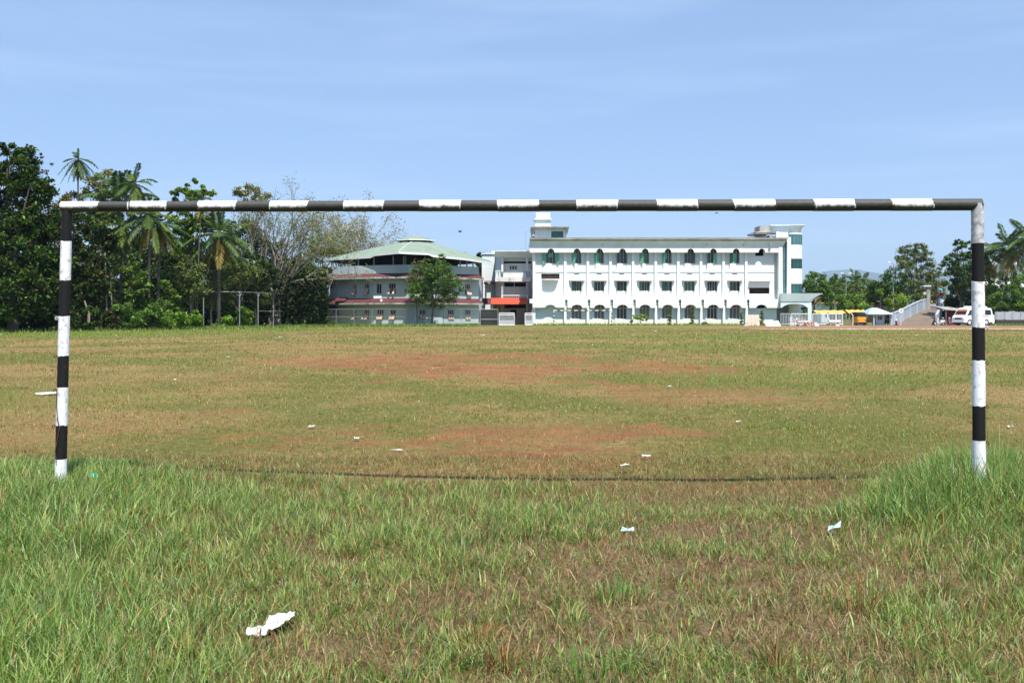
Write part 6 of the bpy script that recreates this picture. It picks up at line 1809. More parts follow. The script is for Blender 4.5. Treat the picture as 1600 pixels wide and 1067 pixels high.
    for i, (px, py, hw, hh, d, pal, lab) in enumerate([(1568, 470, 20, 18, 131, GREEN_MID, 'dark green bush behind the right boundary wall'), (1590, 455, 18, 24, 131, GREEN_MID + GREEN_LIGHT[:1], 'leafy bush at the right edge above the boundary wall'), (1600, 480, 18, 14, 130.5, GREEN_LIGHT, 'bright bush hanging over the wall at the right edge'), (1546, 468, 16, 22, 134, GREEN_DARK, 'deep shaded bush behind the white minibus'), (1524, 470, 16, 14, 135, GREEN_DARK, 'dark bush hidden behind the right goalpost and minibus'), (1490, 470, 12, 10, 140, GREEN_DARK + OLIVE[:1], 'shaded bush above the red stall')]):
        bush('bush', lab, d, [(px, py, hw, hh), (px - hw * .4, py + hh * .5, hw * .7, hh * .6), (px + hw * .4, py + hh * .4, hw * .7, hh * .7)], 1900, .28, pal, 225 + i, group='bushes behind the parking place on the right')
    for i, (px, d) in enumerate([(1262, 230), (1285, 240), (1310, 250), (1333, 235), (1358, 230), (1382, 240), (1405, 235), (1440, 250), (1475, 240), (1505, 235), (1545, 250), (1580, 240), (1610, 235)]):
        labs = ['right behind the tower', 'left of the blue green palm', 'behind the blue green palm', 'behind the street lamp', 'above the brown roof', 'left of the ramp wall', 'over the ramp wall', 'behind the airy tree', 'beyond the gate', 'behind the spreading tree', 'behind the right goalpost', 'behind the white house', 'at the right edge']
        t = [450, 450, 452, 452, 458, 456, 446, 436, 440, 440, 430, 430, 425][i]
        tree('horizon_tree', 'far hazy green tree on the horizon ' + labs[i], d, px, [(px, t + 14, 17, 13), (px - 8, t + 30, 16, 18), (px + 9, t + 34, 16, 18)], 900, .62, GREEN_MID, .25, sub=45, seed=240 + i, group='far trees on the horizon', limbs=3)
    for i, px in enumerate([700, 745, 752]):
        if px > 740:
            tree('far_tree', ['dark tree tip above the white gabled house', 'small dark tree tip left of the white gabled house'][i - 1], 165, px + 4, [(px + 6 - 5 * (i - 1), 399, 5, 6), (px + 4, 412, 8, 12)], 420, .42, GREEN_DARK + OLIVE[:1], .16, sub=20, seed=260 + i, group='trees behind the annexe')
    # green gap between hall and lean-to
    bush('far_bush', 'green foliage glimpsed between the hall and the white lean-to', 150, [(754, 450, 5, 16), (755, 432, 5, 12)], 500, .3, GREEN_LIGHT, 264)

right_trees()

def mesh_fence(label, pts, h, spacing, rails=(1.0, .55), wire=True, cat='fence', r=.035, gap=.30):
    """posts, rails and a diamond wire mesh along a line of ground points"""
    loc = Vector((*pts[0], 0))
    g = thing('wire_fence', label, cat, loc)
    for (ax, ay), (bx, by) in zip(pts[:-1], pts[1:]):
        a, b = Vector((ax, ay, 0)), Vector((bx, by, 0)); Ln = (b - a).length
        n = max(1, round(Ln / spacing))
        for k in range(n + 1):
            p = a.lerp(b, k / n); mb = MB(); mb.bar(p - Vector((0, 0, .1)), p + Vector((0, 0, h)), r, n=6); mb.build('fence_post', M['steel'], g, off=loc)
        for t in rails:
            mb = MB(); z_ = Vector((0, 0, h * t - .02)); mb.bar(a + z_, b + z_, .02, n=5); mb.build('rail', M['steel'], g, off=loc)
        if wire:
            mb = MB(); d = (b - a).normalized()
            m = int((Ln + h) / gap)
            for k in range(m):
                for sg in (0, 1):
                    u0, v0, u1, v1 = k * gap - h, 0.02, k * gap, h - .03
                    if u0 < 0: v0 += -u0; u0 = 0
                    if u1 > Ln: v1 -= (u1 - Ln); u1 = Ln
                    if u1 <= u0 + .05: continue
                    if sg: u0, u1 = Ln - u0, Ln - u1
                    mb.bar(a + d * u0 + Vector((0, 0, v0)), a + d * u1 + Vector((0, 0, v1)), .0055, n=3)
            mb.build('wire_mesh', M['wire'], g, off=loc)
    return g

def fences():
    mesh_fence('galvanised wire mesh fence in front of the round hall', [(X(452, 119), 119), (X(497, 121), 121), (X(748, 122.5), 122.5)], 2.05, 2.28)
    # cricket net frame of steel posts
    pt = [(318, 103.5, 455), (374.4, 105, 454.5), (403.2, 108.5, 458), (427.2, 113, 462), (450, 116.5, 463)]
    loc = Vector((X(374, 105), 105, 0))
    g = thing('net_frame', 'tall bare steel cricket net frame standing before the grove', 'steel frame', loc)
    tops = []
    for px, d, py in pt:
        p = Vector((X(px, d), d, 0)); h = 3.78
        tops.append(p + Vector((0, 0, h)))
        mb = MB(); mb.bar(p - Vector((0, 0, .1)), p + Vector((0, 0, h)), .055, n=6); mb.build('post', M['steel'], g, off=loc)
    for a, b in zip(tops[:-1], tops[1:]):
        mb = MB(); mb.bar(a, b, .04, n=6)
        for p, q in ((a, b), (b, a)):
            d = (q - p).normalized(); mb.bar(p + d * .55, p - Vector((0, 0, .5)), .025, n=5)
        mb.build('top_rail', M['steel'], g, off=loc)
    q = [(342, 109, 457), (379, 113, 459.5), (404, 118, 463)]
    for px, d, py in q[1:]:
        p = Vector((X(px, d), d, 0)); mb = MB(); mb.bar(p, p + Vector((0, 0, 3.7)), .04, n=6); mb.build('post', M['steel'], g, off=loc)
    mb = MB(); mb.bar(tops[2] - Vector((0, 0, 2.0)), tops[4] - Vector((0, 0, 2.0)), .025, n=5); mb.build('mid_rail', M['steel'], g, off=loc)
    mb = MB(); a = Vector((X(318, 112), 112, 3.7)); b = Vector((X(404, 118), 118, 3.7)); mb.bar(a, b, .03, n=5); mb.build('top_rail', M['steel'], g, off=loc)
    # low broken brick wall behind the frame
    # gates between hall and school
    D = 124.0
    loc = Vector((X(764, D), D, 0))
    g = thing('mesh_gate', 'dark mesh covered frame gate beside the round hall', 'gate', loc)
    x0, x1, h = X(750.5, D), X(778, D), Z(483.6, D)
    mb = MB(); mb.box(x0 + .05, x1 - .05, D - .02, D + .02, .06, h - .05); mb.build('gate_mesh', M['darkgate'], g, off=loc)
    mb = MB()
    for a, b in (((x0, 0), (x0, h)), ((x1, 0), (x1, h)), ((x0, h), (x1, h)), ((x0, h * .38), (x1, h * .38))): mb.bar((a[0], D - .05, a[1]), (b[0], D - .05, b[1]), .045, n=6)
    mb.build('gate_frame', M['steel'], g, off=loc)
    def bar_gate(label, pa, pb, D, ytop, nb, infill='plate', posts=True):
        loc = Vector((X((pa + pb) / 2, D), D, 0))
        g = thing('metal_gate', label, 'gate', loc)
        x0, x1, h = X(pa, D), X(pb, D), Z(ytop, D)
        mb = MB()
        for a, b in (((x0, .06), (x0, h)), ((x1, .06), (x1, h)), ((x0, h), (x1, h)), ((x0, h * .86), (x1, h * .86)), ((x0, .1), (x1, .1))): mb.bar((a[0], D, a[1]), (b[0], D, b[1]), .055, n=6)
        mb.build('gate_frame', M['whitemetal'], g, off=loc)
        mb = MB()
        for k in range(1, nb): mb.bar((x0 + (x1 - x0) * k / nb, D, .1), (x0 + (x1 - x0) * k / nb, D, h), .022, n=4)
        mb.build('gate_bars', M['whitemetal'], g, off=loc)
        mb = MB(); mb.box(x0 + .03, x1 - .03, D + .05, D + .07, .12, h * .45); mb.build('gate_sheet', M['plate'], g, off=loc)
    bar_gate('white framed barred gate standing half open left of the red awning doorway', 780, 803.6, 120.5, 489.4, 16)
    bar_gate('narrower white framed gate leaf beside the school corner', 820.5, 832.5, 121.5, 489.6, 9)
    mb = MB(); D = 122.0; loc = Vector((X(831, D), D, 0)); g = thing('gate_post', 'pale hooked gate post at the school corner', 'post', loc)
    mb.tube([(loc.x, D, -.1), (loc.x, D, Z(486, D)), (loc.x + .12, D, Z(483.8, D)), (loc.x + .4, D, Z(483.2, D))], [.06] * 4, 6); mb.build('post_body', M['steel'], g, off=loc)
    # slatted steel fence panels right of the school
    D = 126.5
    for lab, pa, pb, ya, m in (('dark framed gate panel right under the porch', 1219.5, 1234, 490.5, 'steel'), ('first grey slatted fence panel under the porch', 1236, 1263, 490.5, 'whitemetal'), ('grey slatted fence panel just right of the porch pillar', 1270, 1292.5, 490.5, 'whitemetal'), ('last grey slatted fence panel before the yellow awnings', 1294, 1316.5, 490.5, 'whitemetal')):
        loc = Vector((X((pa + pb) / 2, D), D, 0)); g = thing('fence_panel', lab, 'fence', loc)
        x0, x1, h = X(pa, D), X(pb, D), Z(ya, D)
        mb = MB()
        for a, b in (((x0, -.1), (x0, h)), ((x1, -.1), (x1, h)), ((x0, h), (x1, h)), ((x0, .15), (x1, .15))): mb.bar((a[0], D, a[1]), (b[0], D, b[1]), .06, n=6)
        mb.build('panel_frame', M[m], g, off=loc)
        mb = MB(); n = int((x1 - x0) / .17)
        for k in range(1, n): xx = x0 + (x1 - x0) * k / n; mb.box(xx - .035, xx + .035, D - .01, D + .01, .15, h)
        mb.build('slats', M['plate'], g, off=loc)
fences()

def entrance():
    # ramp up to the gate, with the raised ground behind it
    mb = MB()
    a0, a1 = P(1389, 508.2, 128.2), P(1464, 508.2, 128.2)
    h1 = 2.12
    b0, b1 = Vector((X(1446, 146), 146, h1)), Vector((X(1468, 146), 146, h1))
    c0, c1 = Vector((X(1440, 146), 175, h1)), Vector((X(1500, 146), 175, h1))
    n = 14
    v = []
    for k in range(n + 1):
        t = k / n; e = t * t * (3 - 2 * t) * .5 + t * .5
        p, q = a0.lerp(b0, t), a1.lerp(b1, t); p.z = q.z = -.02 + (h1 + .02) * e
        v += [p, q]
    v += [c0, c1]
    top = len(v)
    v += [Vector((p.x, p.y, -.3)) for p in v[:top]]
    f = []
    for k in range(n + 1):
        f.append((2 * k, 2 * k + 1, 2 * k + 3, 2 * k + 2)); f.append((2 * k, 2 * k + 2, top + 2 * k + 2, top + 2 * k)); f.append((2 * k + 1, top + 2 * k + 1, top + 2 * k + 3, 2 * k + 3))
    mb.add(v, f); tag(mb.build('ramp', M['rampmat']), kind='structure')
    def para(label, pts, h, m, th=.2, posts=0):
        loc = Vector(pts[0]); loc.z = 0
        g = thing('parapet_wall', label, 'wall', loc)
        mb = MB()
        rings = []
        for p in pts:
            p = Vector(p)
            rings.append([(p.x - th / 2, p.y, p.z - .5), (p.x + th / 2, p.y, p.z - .5), (p.x + th / 2, p.y, p.z + h), (p.x - th / 2, p.y, p.z + h)])
        mb.loft(rings); mb.build('wall_body', M[m], g, off=loc)
        mb = MB(); rings = []
        for p in pts:
            p = Vector(p); rings.append([(p.x - th * .8, p.y, p.z + h), (p.x + th * .8, p.y, p.z + h), (p.x + th * .8, p.y, p.z + h + .1), (p.x - th * .8, p.y, p.z + h + .1)])
        mb.loft(rings); mb.build('coping', M['greywall'], g, off=loc)
        for k in range(posts):
            t = (k + .5) / posts; i = t * (len(pts) - 1); j = int(i); p = Vector(pts[j]).lerp(Vector(pts[min(j + 1, len(pts) - 1)]), i - j)
            mb = MB(); mb.box(p.x - th * .75, p.x + th * .75, p.y - .22, p.y + .22, p.z - .4, p.z + h - .002); mb.build('pier', M['bluewall'], g, off=loc)
    def rp(px0, px1, t):
        a, b = P(px0, 508, 128.2), Vector((X(px1, 146), 146, h1)); p = a.lerp(b, t); e = t * t * (3 - 2 * t) * .5 + t * .5; p.z = h1 * e; return p
    para('pale blue grey parapet climbing the left side of the ramp', [rp(1391, 1447, k / 8) for k in range(9)], 1.45, 'bluewall', .22, 5)
    para('short dark grey parapet on the right side of the ramp', [rp(1463, 1474, k / 8) for k in range(9)], 1.3, 'greywall', .22, 0)
    # gate with pillars on top of the ramp
    D = 147.0
    loc = Vector((X(1457, D), D, h1))
    g = thing('entrance_gate', 'dark barred entrance gate at the top of the ramp', 'gate', loc)
    x0, x1 = X(1453, D), X(1466, D)
    mb = MB(); mb.box(x0, x1, D, D + .06, h1, Z(474, D)); mb.build('gate_sheet', M['greywall'], g, off=loc)
    mb = MB()
    for k in range(9): xx = x0 + (x1 - x0) * k / 8; mb.bar((xx, D - .03, h1), (xx, D - .03, Z(463 - 2 * math.sin(math.pi * k / 8), D)), .03, n=5)
    mb.bar((x0, D - .03, Z(464, D)), (x1, D - .03, Z(464, D)), .03, n=5)
    mb.build('gate_bars', M['blackpaint'], g, off=loc)
    mb = MB()
    for k, px in enumerate((1453.8, 1456.8, 1459.8)): mb.box(X(px, D), X(px + 2.2, D), D - .05, D - .004, Z(478.5, D), Z(475.8, D))
    mb.build('name_plate', M['paper'], g, off=loc)
    mb = MB(); mb.box(X(1454.6, D), X(1456.6, D), D - .08, D - .062, Z(472.5, D), Z(469.8, D)); mb.build('gate_notice', M['yellow'], g, off=loc)
    for lab, pa, pb, yt in (('tall mouldy gate pillar with a white cap slab left of the entrance gate', 1447.6, 1452.6, 448), ('brown gate pillar right of the entrance gate', 1465.6, 1468.4, 466)):
        loc = Vector((X((pa + pb) / 2, D), D, h1)); g = thing('gate_pillar', lab, 'pillar', loc)
        mb = MB(); mb.box(X(pa, D), X(pb, D), D - .25, D + .25, h1 - .5, Z(yt, D)); mb.build('shaft', M['concrete' if yt < 455 else 'pinkwall'], g, off=loc)
        if yt < 455:
            mb = MB(); mb.box(X(1441.5, D), X(1453, D), D - .5, D + .5, Z(yt, D) + .003, Z(446, D)); mb.build('cap_slab', M['white'], g, off=loc)
    loc = P(1445, 459, D); mb = MB(); mb.box(X(1442.5, D), X(1447.4, D), D - .1, D - .05, Z(460.6, D), Z(456.2, D)); o = mb.build('notice_board', M['pinkpanel']); tag(o, 'small tan notice board fixed to the left gate pillar', 'sign')
    D = 146.5
    loc = Vector((X(1470.5, D), D, h1)); g = thing('standing_banner', 'narrow bright blue banner standing beside the entrance gate', 'banner', loc)
    mb = MB(); mb.box(X(1468.7, D), X(1472.8, D), D - .05, D, Z(483, D), Z(466.5, D)); mb.build('board', M['bluepaint'], g, off=loc)
    mb = MB(); mb.box(X(1468.9, D), X(1472.6, D), D - .07, D - .052, Z(473, D), Z(467, D)); mb.build('board_top', M['skyblue'], g, off=loc)
    # colourful cloth hung in the branches over the banner
    loc = P(1468, 458, D); g = thing('cloth_bunting', 'red and light blue cloth bundle hanging above the blue banner', 'bunting', loc)
    rnd = random.Random(5)
    for m, pts in (('redcloth', [(1463, 455), (1468, 459), (1466, 463), (1470, 464), (1475, 459.5), (1474, 457.5)]), ('skyblue', [(1467, 452), (1470, 451), (1472, 454), (1470, 456.5)])):
        mb = MB()
        for a, b in zip(pts[:-1], pts[1:]):
            p, q = P(*a, D), P(*b, D)
            mb.tube([p, p.lerp(q, .5) + Vector((0, rnd.uniform(-.1, .1), -.12)), q], [.05, .14, .05], 7)
        mb.build('cloth', M[m], g, smooth=True, off=loc)
    mb = MB(); p = P(1467.6, 451, D); mb.bar((p.x, D + .05, h1), (p.x, D + .05, p.z + .3), .035, n=6); mb.build('pole', M['steel'], g, off=loc)
    # round speed sign
    D = 125.0
    loc = Vector((X(1407.4, D), D, 0)); g = thing('road_sign', 'round white speed sign on a white post at the ramp foot', 'road sign', loc)
    zc = Z(485.6, D)
    mb = MB(); mb.bar((loc.x, D, -.1), (loc.x, D, zc), .05, n=8); mb.build('post', M['whitemetal'], g, off=loc)
    mb = MB(); mb.tube([(loc.x, D - .06, zc), (loc.x, D - .09, zc)], [.31, .31], 24); mb.build('disc', M['paper'], g, off=loc)
    cu = bpy.data.curves.new('sign_number', 'FONT'); cu.body = '10'; cu.size = .30; cu.align_x = 'CENTER'; cu.align_y = 'CENTER'; cu.extrude = .004
    to = bpy.data.objects.new('sign_number', cu); COL.objects.link(to); cu.materials.append(M['signtext'])
    me = bpy.data.meshes.new_from_object(to); bpy.data.objects.remove(to); to = bpy.data.objects.new('sign_number', me); COL.objects.link(to)
    to.parent = g; to.matrix_parent_inverse = Matrix.Translation(-loc); to.location = (loc.x, D - .096, zc); to.rotation_euler = (R(90), 0, 0)
    D = 126.0
    loc = Vector((X(1400.4, D), D, 0)); g = thing('hydrant', 'small dark red standpipe with a pale cap at the ramp wall', 'standpipe', loc)
    mb = MB(); mb.tube([(0, 0, 0), (0, 0, .1), (0, 0, .12), (0, 0, .62)], [.17, .17, .11, .11], 10); mb.tube([(-.2, 0, .42), (.2, 0, .42)], [.06, .06], 8); mb.build('barrel', M['redpaint'], g, smooth=True)
    mb = MB(); mb.tube([(.03, 0, .62), (.03, 0, .74), (.03, 0, .8)], [.10, .09, .03], 10); mb.build('cap', M['paper'], g, smooth=True)
    # kiosk
    D = 129.5
    loc = Vector((X(1369, D), D, 0)); g = thing('kiosk', 'small pale blue kiosk with a hipped grey blue roof', 'kiosk', loc)
    xl, xr, xm0, xm1 = X(1348, D), X(1387.5, D), X(1361, D), X(1370, D)
    ze, zt = Z(490.5, D), Z(481, D)
    mb = MB(); mb.loft([[(xl, D - 2, ze - .08), (xr, D - 2, ze - .08), (xr, D + 2, ze - .08), (xl, D + 2, ze - .08)], [(xl, D - 2, ze), (xr, D - 2, ze), (xr, D + 2, ze), (xl, D + 2, ze)], [(xm0, D - .2, zt), (xm1, D - .2, zt), (xm1, D + .2, zt), (xm0, D + .2, zt)]]); mb.build('roof', M['kioskroof'], g, off=loc)
    mb = MB(); facade(mb, X(1365.5, D), X(1379.5, D), 0, ze - .09, D - .6, [(X(1369, D), X(1376, D), Z(500, D), Z(493.5, D))]); mb.box(X(1365.5, D), X(1379.5, D), D + .4, D + .6, 0, ze - .09); mb.build('wall', M['skyblue' if False else 'aqua'], g, off=loc)
    window(g, loc, X(1369, D), X(1376, D), Z(500, D), Z(493.5, D), D - .6, 2, 'glass')
    for px, dy in ((1358, -1.7), (1350, 1.7), (1385.5, -1.7), (1385.5, 1.7)):
        mb = MB(); mb.bar((X(px, D), D + dy, -.1), (X(px, D), D + dy, ze), .07 if px == 1358 else .04, n=8); mb.build('roof_post', M['whitemetal'], g, off=loc)
    mb = MB(); mb.box(X(1345.5, D), X(1357, D), D + .8, D + .9, 0, ze - .3); mb.build('side_panel', M['plate'], g, off=loc)
    bush('bush', 'low green bush right of the kiosk', 129, [(1387, 500, 5, 8)], 420, .2, GREEN_MID, 290)
    # yellow awnings
    D = 133.0
    for lab, pa, pb, y0, y1 in (('long faded yellow awning behind the slatted fence panels', 1272, 1317, 489.5, 485), ('brighter yellow awning left of the kiosk', 1322, 1351, 489.8, 484.2)):
        loc = Vector((X((pa + pb) / 2, D), D, 0)); g = thing('awning', lab, 'awning', loc)
        rows = []
        n = 12
        mb = MB(); v = []
        for k in range(n + 1):
            xx = X(pa, D) + (X(pb, D) - X(pa, D)) * k / n; sg = .10 * math.sin(k * 1.7) + .05 * math.sin(k * 3.1)
            v += [(xx, D - 1.2, Z(y0, D) + sg), (xx, D + .4, Z(y1, D) + sg * .5), (xx, D + 1.6, Z(y0, D)), (xx, D + 1.6, Z(y0, D) - .03), (xx, D + .4, Z(y1, D) + sg * .5 - .03), (xx, D - 1.2, Z(y0, D) + sg - .03)]
        f = []
        for k in range(n):
            for s in range(6): f.append((6 * k + s, 6 * k + 6 + s, 6 * k + 6 + (s + 1) % 6, 6 * k + (s + 1) % 6))
        f += [tuple(range(6)), tuple(6 * n + s for s in reversed(range(6)))]
        mb.add(v, f); mb.build('tarpaulin', M['yellow'], g, off=loc)
        for px in (pa + 1, (pa + pb) / 2, pb - 1):
            mb = MB(); mb.bar((X(px, D), D - 1.1, -.1), (X(px, D), D - 1.1, Z(y0, D)), .04, n=6); mb.build('awning_post', M['steel'], g, off=loc)
    for px, lab in ((1332.5, 'pale post with a bent head left of the orange rickshaw'),):
        D = 125.5; loc = Vector((X(px, D), D, 0)); g = thing('bent_post', lab, 'post', loc)
        mb = MB(); mb.tube([(0, 0, -.1), (0, 0, 1.25), (-.06, 0, 1.4), (-.22, 0, 1.46)], [.07, .07, .07, .06], 8); mb.build('post_body', M['whitemetal'], g, smooth=True)
    D = 127.5; loc = Vector((X(1303.5, D), D, 0)); g = thing('white_bench', 'white slab bench behind the last slatted fence panel', 'bench', loc)
    D = 126.0; loc = Vector((X(1303.5, D), D, 0)); g.location = loc
    mb = MB(); mb.box(X(1294, D), X(1313, D), D - .2, D + .2, Z(503.5, D), Z(499.8, D)); mb.build('seat', M['paper'], g, off=loc)
    for px in (1297, 1310): mb = MB(); mb.box(X(px, D) - .08, X(px, D) + .08, D - .15, D + .15, -.05, Z(503.6, D)); mb.build('leg', M['concrete'], g, off=loc)
    # boundary wall on the right
    D = 128.5
    loc = Vector((X(1600, D), D, 0)); g = thing('boundary_wall', 'grey panelled boundary wall with dark mossy foot at right', 'wall', loc)
    mb = MB(); mb.box(X(1555, D), X(1660, D), D, D + .2, Z(499.5, D), Z(487.4, D)); mb.build('wall_panel', M['greywall'], g, off=loc)
    mb = MB(); mb.box(X(1556, D), X(1660, D), D - .12, D + .25, -.1, Z(499.6, D) - .004); mb.build('wall_foot', M['darkwall'], g, off=loc)
    for k in range(8):
        px = 1557.5 + 12.6 * k; mb = MB(); mb.box(X(px, D) - .1, X(px, D) + .1, D - .06, D - .003, Z(499.4, D), Z(486.8, D)); mb.build('pier', M['concrete'], g, off=loc)
    # red stall
    D = 133.0
    loc = Vector((X(1487, D), D, 0)); g = thing('stall', 'dark stall with a maroon curtain front beside the minibus', 'stall', loc)
    mb = MB(); mb.loft([[(X(1472, D), D - 1, Z(484.5, D)), (X(1500, D), D - 1, Z(486, D)), (X(1500, D), D + 3, Z(480, D)), (X(1474, D), D + 3, Z(479, D))], [(X(1472, D), D - 1, Z(483.6, D)), (X(1500, D), D - 1, Z(485, D)), (X(1500, D), D + 3, Z(479, D)), (X(1474, D), D + 3, Z(478, D))]]); mb.build('stall_roof', M['concrete'], g, off=loc)
    mb = MB(); mb.box(X(1475, D), X(1489, D), D - .3, D - .2, .05, Z(484.8, D)); mb.build('curtain', M['redcloth'], g, off=loc)
    mb = MB(); mb.box(X(1474.5, D), X(1499, D), D + .5, D + .6, 0, Z(485.6, D)); mb.build('back_wall', M['dark'], g, off=loc)
    for px in (1474, 1499): mb = MB(); mb.bar((X(px, D), D - .8, -.1), (X(px, D), D - .8, Z(485, D)), .05, n=6); mb.build('stall_post', M['steel'], g, off=loc)
    # houses half hidden beyond
    for lab, pa, pb, D, yw, yr, m, wallm, cat in (('house with a faded orange tiled roof behind the yellow awning', 1280, 1310, 165, 474, 463, 'tileorange', 'aqua', 'house'), ('house with a weathered brown tiled roof left of the ramp', 1358, 1388, 175, 476, 465.5, 'tilebrown', 'pinkwall', 'house')):
        loc = Vector((X((pa + pb) / 2, D), D, 0)); g = thing('tiled_house', lab, cat, loc)
        x0, x1 = X(pa, D), X(pb, D)
        mb = MB(); mb.box(x0 + .3, x1 - .3, D, D + 6, -.1, Z(yw, D)); mb.build('wall', M[wallm], g, off=loc)
        mb = MB(); mb.loft([[(x0, D - .6, Z(yw, D)), (x1, D - .6, Z(yw, D)), (x1, D + 6.6, Z(yw, D)), (x0, D + 6.6, Z(yw, D))], [(x0 + .9, D + 2.8, Z(yr, D)), (x1 - .9, D + 2.8, Z(yr, D)), (x1 - .9, D + 3.2, Z(yr, D)), (x0 + .9, D + 3.2, Z(yr, D))]]); mb.build('roof', M[m], g, off=loc)
        mb = MB(); mb.box(x0 + 1.0, x0 + 1.9, D - .06, D - .003, .9, 2.0); mb.build('window', M['glass'], g, off=loc)
        mb = MB(); mb.box((x0 + x1) / 2 + .3, (x0 + x1) / 2 + 1.1, D - .06, D - .003, 0, 2.0); mb.build('door', M['brown'], g, off=loc)
    D = 150.0
    loc = Vector((X(1570, D), D, 0)); g = thing('white_house', 'two storey white house behind the palms at the right edge', 'house', loc)
    mb = MB(); hs = [(X(p, D), X(p + 7, D), Z(yb, D), Z(yb - 14, D)) for p in (1536, 1550, 1566, 1582, 1596, 1612) for yb in (438, 470)]
    facade(mb, X(1528, D), X(1640, D), -.1, Z(414, D), D, hs); mb.box(X(1528, D), X(1640, D), D + 8, D + 8.2, 0, Z(414, D)); mb.box(X(1528, D), X(1528, D) + .2, D + .01, D + 8, 0, Z(414, D)); mb.build('wall', M['white'], g, off=loc)
    for h in hs: window(g, loc, *h, D, 2, 'glass', fw=.08)
    mb = MB(); mb.box(X(1526, D), X(1642, D), D - .9, D + 8.5, Z(414, D), Z(411.5, D)); mb.box(X(1526, D), X(1642, D), D - 1.0, D - .003, Z(450, D), Z(447.5, D)); mb.build('roof', M['white'], g, off=loc)
    # street lamps
    for lab, px, D, yt, both in (('tall twin armed street lamp rising between the distant palms', 1322, 165, 428, 1), ('single street lamp left of the airy olive tree', 1396, 160, 411, 0)):
        loc = Vector((X(px, D), D, 0)); g = thing('street_lamp', lab, 'street lamp', loc); h = Z(yt + 1.5, D)
        mb = MB(); mb.tube([(0, 0, -.2), (0, 0, h * .5), (0, 0, h)], [.11, .09, .06], 8)
        for s in ((-1, 1) if both else (-1,)): mb.tube([(0, 0, h), (s * .25, 0, h + .2), (s * .5, 0, h + .25)], [.04] * 3, 5)
        mb.build('pole', M['steel'], g, smooth=True)
        for s in ((-1, 1) if both else (-1,)): mb = MB(); mb.loft([[(s * .4, -.09, h + .2), (s * .4, .09, h + .2), (s * .95, .12, h + .22), (s * .95, -.12, h + .22)], [(s * .45, -.06, h + .32), (s * .45, .06, h + .32), (s * .9, .08, h + .33), (s * .9, -.08, h + .33)]]); mb.build('lamp_head', M['whitemetal'], g)
entrance()

def rubbish():
    D = 119.0
    o = sheet_obj('white_slab', [[P(1200, 514, D), P(1222, 514, D)], [P(1197, 508.5, D + .5), P(1219.5, 507.5, D + .5)], [P(1194.5, 504.5, D + 1.0), P(1216, 500.8, D + 1.0)]], M['paper'], .06)
    tag(o, 'large white board leaning on the grass at the school corner', 'board')
    rnd = random.Random(8)
    def lump(name, label, px, py, hw, hh, D, m, cat, group=None):
        bm = bmesh.new(); bmesh.ops.create_icosphere(bm, subdivisions=2, radius=1)
        for v in bm.verts:
            f = 1 + rnd.uniform(-.22, .18); v.co = Vector((v.co.x * f, v.co.y * f * .8, max(-.35, v.co.z * f)))
        me = bpy.data.meshes.new(name); bm.to_mesh(me); bm.free(); me.materials.append(M[m])
        o = bpy.data.objects.new(name, me); COL.objects.link(o); s = D / F
        o.location = (X(px, D), D, .35 * hh * s); o.scale = (hw * s, hw * s, hh * s)
        tag(o, label, cat, group)
    lump('white_sack', 'crumpled white sack on the grass below the last school bay', 1166, 511, 3.3, 2.6, 117, 'paper', 'sack')
    lump('white_sack', 'smaller white sack leaning at the pink board', 1183.5, 507, 2.6, 3.4, 121, 'paper', 'sack')
    D = 126.0
    loc = Vector((X(1178, D), D, 0)); g = thing('pink_board', 'pink panelled board leaning against the last school bay', 'board', loc)
    for k in range(3):
        x0, x1 = X(1168.2 + 6.4 * k, D), X(1168.2 + 6.4 * (k + 1) - .35, D)
        mb = MB(); mb.prism([(D - .0, 0), (D + .06, 0), (D + .46, Z(491.8, D)), (D + .4, Z(491.8, D))], lambda u, q, d: (d, u, q), x0, x1); mb.build('panel', M['pinkpanel'], g, off=loc)
    # rubble of white and red pieces under the porch
    rng = np.random.default_rng(6); mb = MB()
    for k in range(230):
        t = rng.random(); px = 1235 + 42 * t; D = 117.5 + rng.random() * 3.0
        hmax = np.interp(t, [0, .2, .5, .8, 1], [1.15, .85, .6, .55, .25])
        c = Vector((X(px, D), D, hmax * rng.random() ** 1.4)); s = rng.uniform(.04, .20)
        a = Vector(rng.normal(0, 1, 3)).normalized() * s; b = Vector(rng.normal(0, 1, 3)).normalized() * s * rng.uniform(.4, 1); n = a.cross(b).normalized() * s * .3
        mi = 1 if (.5 < t < .85 and rng.random() < .55) else (2 if rng.random() < .35 else 0)
        q = [c - a - b, c + a - b, c + a + b, c - a + b]
        mb.add([p - n for p in q] + [p + n for p in q], [(0, 3, 2, 1), (4, 5, 6, 7), (0, 1, 5, 4), (1, 2, 6, 5), (2, 3, 7, 6), (3, 0, 4, 7)], mi)
    o = mb.build('rubble', [M['paper'], M['tileorange'], M['pinkwall']]); tag(o, 'heap of broken white and red rubble below the porch fence', 'rubble', kind='stuff')
    for lab, px, py, hw, D in (('white block at the right end of the rubble heap', 1275.5, 512, 3.2, 117), ('white block lying before the last slatted fence panel', 1308, 510, 3, 119)):
        s = D / F; mb = MB(); x0 = X(px, D); mb.box(x0 - hw * s, x0 + hw * s, D - .2, D + .2, 0, .22); o = mb.build('white_block', M['paper'], bevel=.02); tag(o, lab, 'block')
rubbish()

